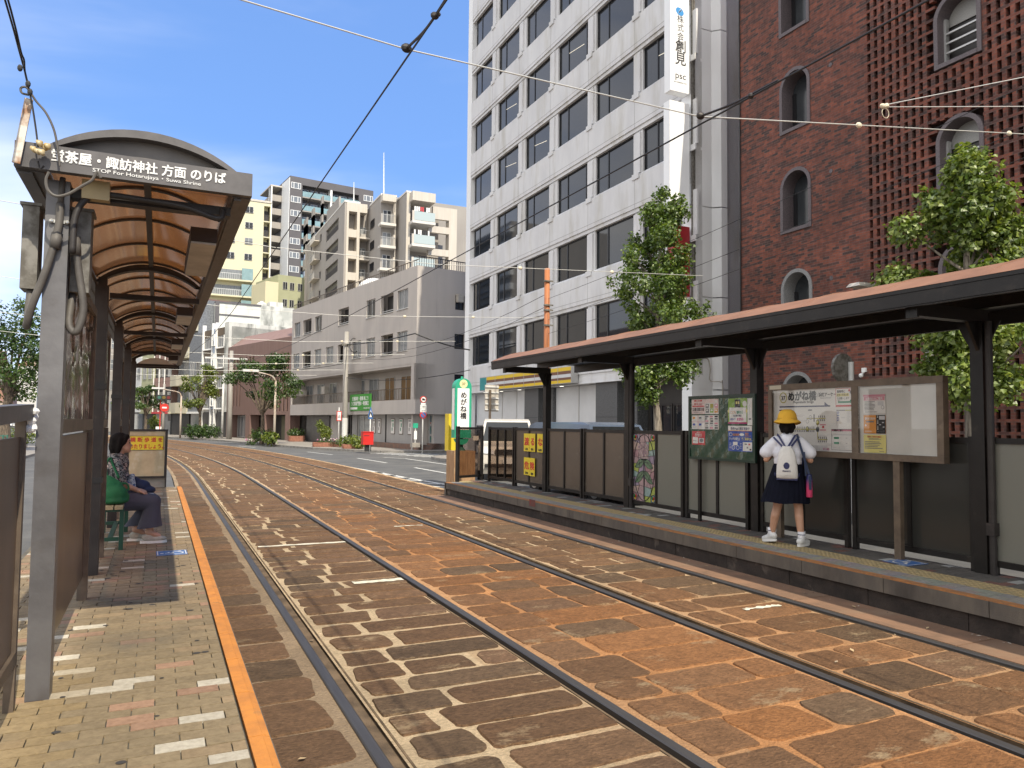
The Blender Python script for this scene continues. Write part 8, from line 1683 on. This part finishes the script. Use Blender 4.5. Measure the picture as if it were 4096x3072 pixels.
# ------------------------------------------------------------------ vehicles
M_tyre = mat('tyre', (.02, .02, .02), .8); M_hub = mat('hub_metal', (.45, .45, .46), .3, .8); M_carglass = mat('car_glass', (.015, .018, .02), .04, spec=.7); M_lampg = mat('headlamp', (.65, .66, .68), .08, spec=.8); M_chrome = mat('chrome', (.55, .55, .56), .12, .95)
def car(name, lab, loc, rz, paint, L=4.5, Wd=1.75, H=1.7, hood=.95, hz=1.02, kind='car', group=None, detail=True):
    """front looks along local -y"""
    t = thing(name, lab, kind, loc, rz, group); w2 = Wd / 2; b = MB(); b.M = Matrix.Translation(loc) @ Matrix.Rotation(rz, 4, 'Z'); Mx = b.M
    belt = hz + .03
    low = [(0.02, .38), (0, .55), (.04, hz - .26), (.14, hz - .10), (hood, belt - .02), (L - .08, belt + .03), (L - .02, .9), (L, .45), (L - .05, .25), (.10, .22)]
    def ring(pts, ws):
        n = len(pts); vs = [(-w_, p[0], p[1]) for p, w_ in zip(pts, ws)] + [(w_, p[0], p[1]) for p, w_ in zip(pts, ws)]
        b.add(vs, [tuple(range(n)), tuple(range(2 * n - 1, n - 1, -1))] + [(i, n + i, n + (i + 1) % n, (i + 1) % n) for i in range(n)])
    ring(low, [w2 - .10, w2 - .08, w2 - .06, w2 - .05, w2 - .03, w2 - .04, w2 - .03, w2 - .04, w2 - .06, w2 - .10])
    b.box((-w2, .45, .30), (w2, L - .35, belt - .12))
    body = b.build('body', paint, t); b = MB(Mx)
    top = [(hood - .02, belt - .02), (hood + .62 * (H - belt), H - .06), (hood + .62 * (H - belt) + .35, H), (L - .45, H - .01), (L - .16, H - .09), (L - .06, belt + .03)]
    ring(top, [w2 - .06, w2 - .19, w2 - .21, w2 - .20, w2 - .17, w2 - .06]); cab = b.build('roof', paint, t)
    def up(u, v):      # point on the windscreen plane
        return Vector((u, top[0][0] + (top[1][0] - top[0][0]) * v - .012, top[0][1] + (top[1][1] - top[0][1]) * v + .006))
    b = MB(Mx); b.quad(up(-(w2 - .14), .06), up(w2 - .14, .06), up(w2 - .26, .93), up(-(w2 - .26), .93)); b.build('windscreen', M_carglass, cab)
    for s in (-1, 1):
        b = MB(Mx); q = lambda y, v: (s * (w2 - .06 - .13 * v + .006), y, belt + .05 + (H - belt - .17) * v)
        y0, y1 = hood + .16, L - .28; k = .62 * (H - belt); ym = (y0 + y1) / 2
        b.quad(q(y0 + .02, .02), q(ym - .04, .02), q(ym - .04, 1), q(y0 + k * .85, 1)); b.build('side_window', M_carglass, cab); b = MB(Mx); b.quad(q(ym + .04, .02), q(y1, .02), q(y1 - .10, 1), q(ym + .04, 1)); b.build('side_window', M_carglass, cab)
        for y in (.82, L - .80):
            b = MB(Mx); n = 20; c_ = [(math.cos(2 * math.pi * i / n), math.sin(2 * math.pi * i / n)) for i in range(n)]
            b.prism([(.31 * p[0], .31 * p[1]) for p in c_], (s * (w2 + .01), y, .31), (0, 1, 0), (0, 0, 1), -s * .20); wh = b.build('wheel', M_tyre, t); b = MB(Mx); b.prism([(.19 * p[0], .19 * p[1]) for p in c_], (s * (w2 + .016), y, .31), (0, 1, 0), (0, 0, 1), -s * .01); b.build('hub', M_hub, wh)
        b = MB(Mx); b.cbox((s * (w2 + .08), hood + .22, belt + .10), (.18, .10, .14)); b.build('mirror', paint, t)
        b = MB(Mx); b.quad((s * (w2 - .12), .012, hz - .30), (s * (w2 - .50), -.004, hz - .33), (s * (w2 - .46), .03, hz - .21), (s * (w2 - .10), .075, hz - .16)); b.build('headlight', M_lampg, t)
    b = MB(Mx); b.box((-w2 + .52, -.015, hz - .34), (w2 - .52, .05, hz - .18)); gr_ = b.build('grille', M_chrome, t); b = MB(Mx)
    for i in range(3): b.box((-w2 + .55, -.02, hz - .33 + .05 * i), (w2 - .55, -.0155, hz - .305 + .05 * i))
    b.build('grille_bar', M_ink, gr_)
    b = MB(Mx); b.box((-.70, -.02, .42), (.70, .04, .52)); b.build('lower_intake', M_ink, t); b = MB(Mx); b.box((-.165, -.045, .53), (.165, -.025, .695)); pl_ = b.build('licence_plate', M_white, t)
    return t
M_van = mat('pearl_paint', (.56, .53, .48), .22, spec=.7); M_blu = mat('blue_grey_paint', (.13, .17, .24), .18, .4, spec=.7); M_wp = mat('white_car_paint', (.68, .68, .67), .25, spec=.7); M_sil = mat('silver_paint', (.42, .43, .44), .25, .6)
car('parked_van', 'pearl white van waiting on the road behind the clear glass windbreak', (9.55, 20.5, 0), -R(23), M_van, 4.7, 1.82, 1.88, .85, 1.14, 'van')
car('parked_car', 'blue grey car whose roof shows over the plain brown windbreaks', (9.55, 13.3, 0), 0, M_blu, 4.5, 1.78, 1.79, .95, 1.08)
p = at(13, 436.5, z=0); car('small_van', 'small white van at the far left crossing beyond the hedge', (p.x + .6, p.y, 0), R(90) * -1, M_wp, 3.4, 1.48, 1.9, .45, 1.05, 'van')
for i, (px, py, pm, rz, lab) in enumerate(((27, 428.5, M_wp, -90, 'white car crossing far behind the walking person'), (14, 429, M_sil, 0, 'silver car queued far down the left road'), (20, 427.5, M_wp, 0, 'white car queued far down the left road'), (34, 428, M_wp, 180, 'pale car parked far beyond the crossing'))):
    p = at(px, py, z=0); car('distant_car', lab, (p.x, p.y, 0), R(rz), pm, 4.3, 1.7, 1.5, 1.0, .95)
# a walker on the far crossing
p = at(27.5, 434, z=0); X = lambda x, z, y=0: (p.x + x, p.y + y, z)
PW = thing('person', 'distant person in black top and beige trousers walking over the far crossing', 'person', p)
blob([('e', X(0, 1.58), (.09, .085, .11)), [(X(0, 1.2), .14), (X(0, .92), .13)], [(X(0, 1.40), .06), (X(0, 1.5), .05)], [(X(-.03, .9), .09), (X(-.16, .5), .07), (X(-.36, .1), .05), (X(-.26, .05), .045)], [(X(.03, .9), .09), (X(.18, .5), .07), (X(.27, .1), .05), (X(.38, .05), .045)], [(X(0, 1.36), .05), (X(-.12, 1.08), .04), (X(.02, .88), .035)], [(X(0, 1.36), .05), (X(.14, 1.1), .04), (X(.3, .95), .035)]], 'body', M_skin, PW, .02, 3)
blob([[(X(0, 1.36), .15), (X(0, .95), .16)], [(X(0, 1.36), .08), (X(-.09, 1.15), .075)], [(X(0, 1.36), .08), (X(.1, 1.18), .07)]], 'top', M_ink, PW, .025, 3)
blob([[(X(-.03, .9), .13), (X(-.16, .5), .10), (X(-.33, .14), .08)], [(X(.03, .9), .13), (X(.18, .5), .10), (X(.26, .14), .08)]], 'trousers', mat('beige_trousers', (.48, .42, .33), .8), PW, .025, 3)
b = MB(); b.lathe([(.17, 1.62), (.11, 1.64), (.10, 1.72), (.04, 1.75)], (p.x, p.y, 0), 14); b.build('hat', M_white, PW)
b = MB(); b.box((p.x - .12, p.y - .2, .62), (p.x + .12, p.y - .1, .86)); tag(b.build('hand_bag', M_ink), 'black bag held by the distant walking person', 'bag')
# small leaves and litter on the stones
b_sp = [(1.30, 3.35, .016, .03), (.72, 4.0, .016, .03), (1.17, 6.2, -.015, .03), (1.19, 3.1, -.02, .035), (4.9, 4.2, .016, .03), (5.3, 6.0, .016, .025), (6.1, 5.2, .014, .03), (6.15, 7.4, .014, .03), (6.05, 4.4, .014, .025)]
for x, y, z, s in b_sp:
    b = MB(); a = rnd.uniform(0, 6); c_, s_ = math.cos(a) * s, math.sin(a) * s; b.add([(x - c_, y - s_, z), (x + s_ * .5, y - c_ * .5, z + .008), (x + c_, y + s_, z + .012), (x - s_ * .5, y + c_ * .5, z + .008)], [(0, 1, 2), (0, 2, 3)])
    tag(b.build('fallen_leaf', mat('dry_leaf', (.42, .30, .16), .8)), 'dry fallen leaf lying on the tram stones', 'leaf', 'fallen leaves on the tram stones')
b = MB(); rg = random.Random(4)
for i in range(170):
    y = rg.uniform(1.5, 16); x = 6.27 - abs(rg.gauss(0, .07)) if i < 130 else rg.uniform(4.4, 6.2); s = rg.uniform(.006, .022); a = rg.uniform(0, 6); c_, s_ = math.cos(a) * s, math.sin(a) * s; b.col = rg.choice(((.42, .32, .2), (.22, .15, .09), (.55, .5, .42), (.09, .06, .04)))
    b.add([(x - c_, y - s_, .0115), (x + s_ * .5, y - c_ * .5, .015), (x + c_, y + s_, .018), (x - s_ * .5, y + c_ * .5, .016)], [(0, 1, 2, 3)])
tag(b.build('litter', mat('leaf_litter', (1, 1, 1), .9, attr=True)), 'dry leaf crumbs along the dark foot of the right platform', 'litter', kind='stuff')
b = MB()
for i in range(34):
    x, y, s = rg.uniform(-.5, .38), rg.uniform(3, 9), rg.uniform(.010, .024); b.add([(x + s * 1.2 * math.cos(R(q)), y + s * math.sin(R(q)), P + .0035) for q in range(0, 360, 36)], [tuple(range(10))])
st('gum_spots', b, mat('gum_spot', (.045, .04, .036), .9))
b = MB(); q = at(532, 503.5, x=6.255); b.box((6.258, q.y - .12, q.z - .05), (6.2615, q.y + .12, q.z + .07)); st('red_kerb_mark', b, mat('faded_red', (.16, .03, .025), .8, col2=(.10, .05, .04), ns=14))
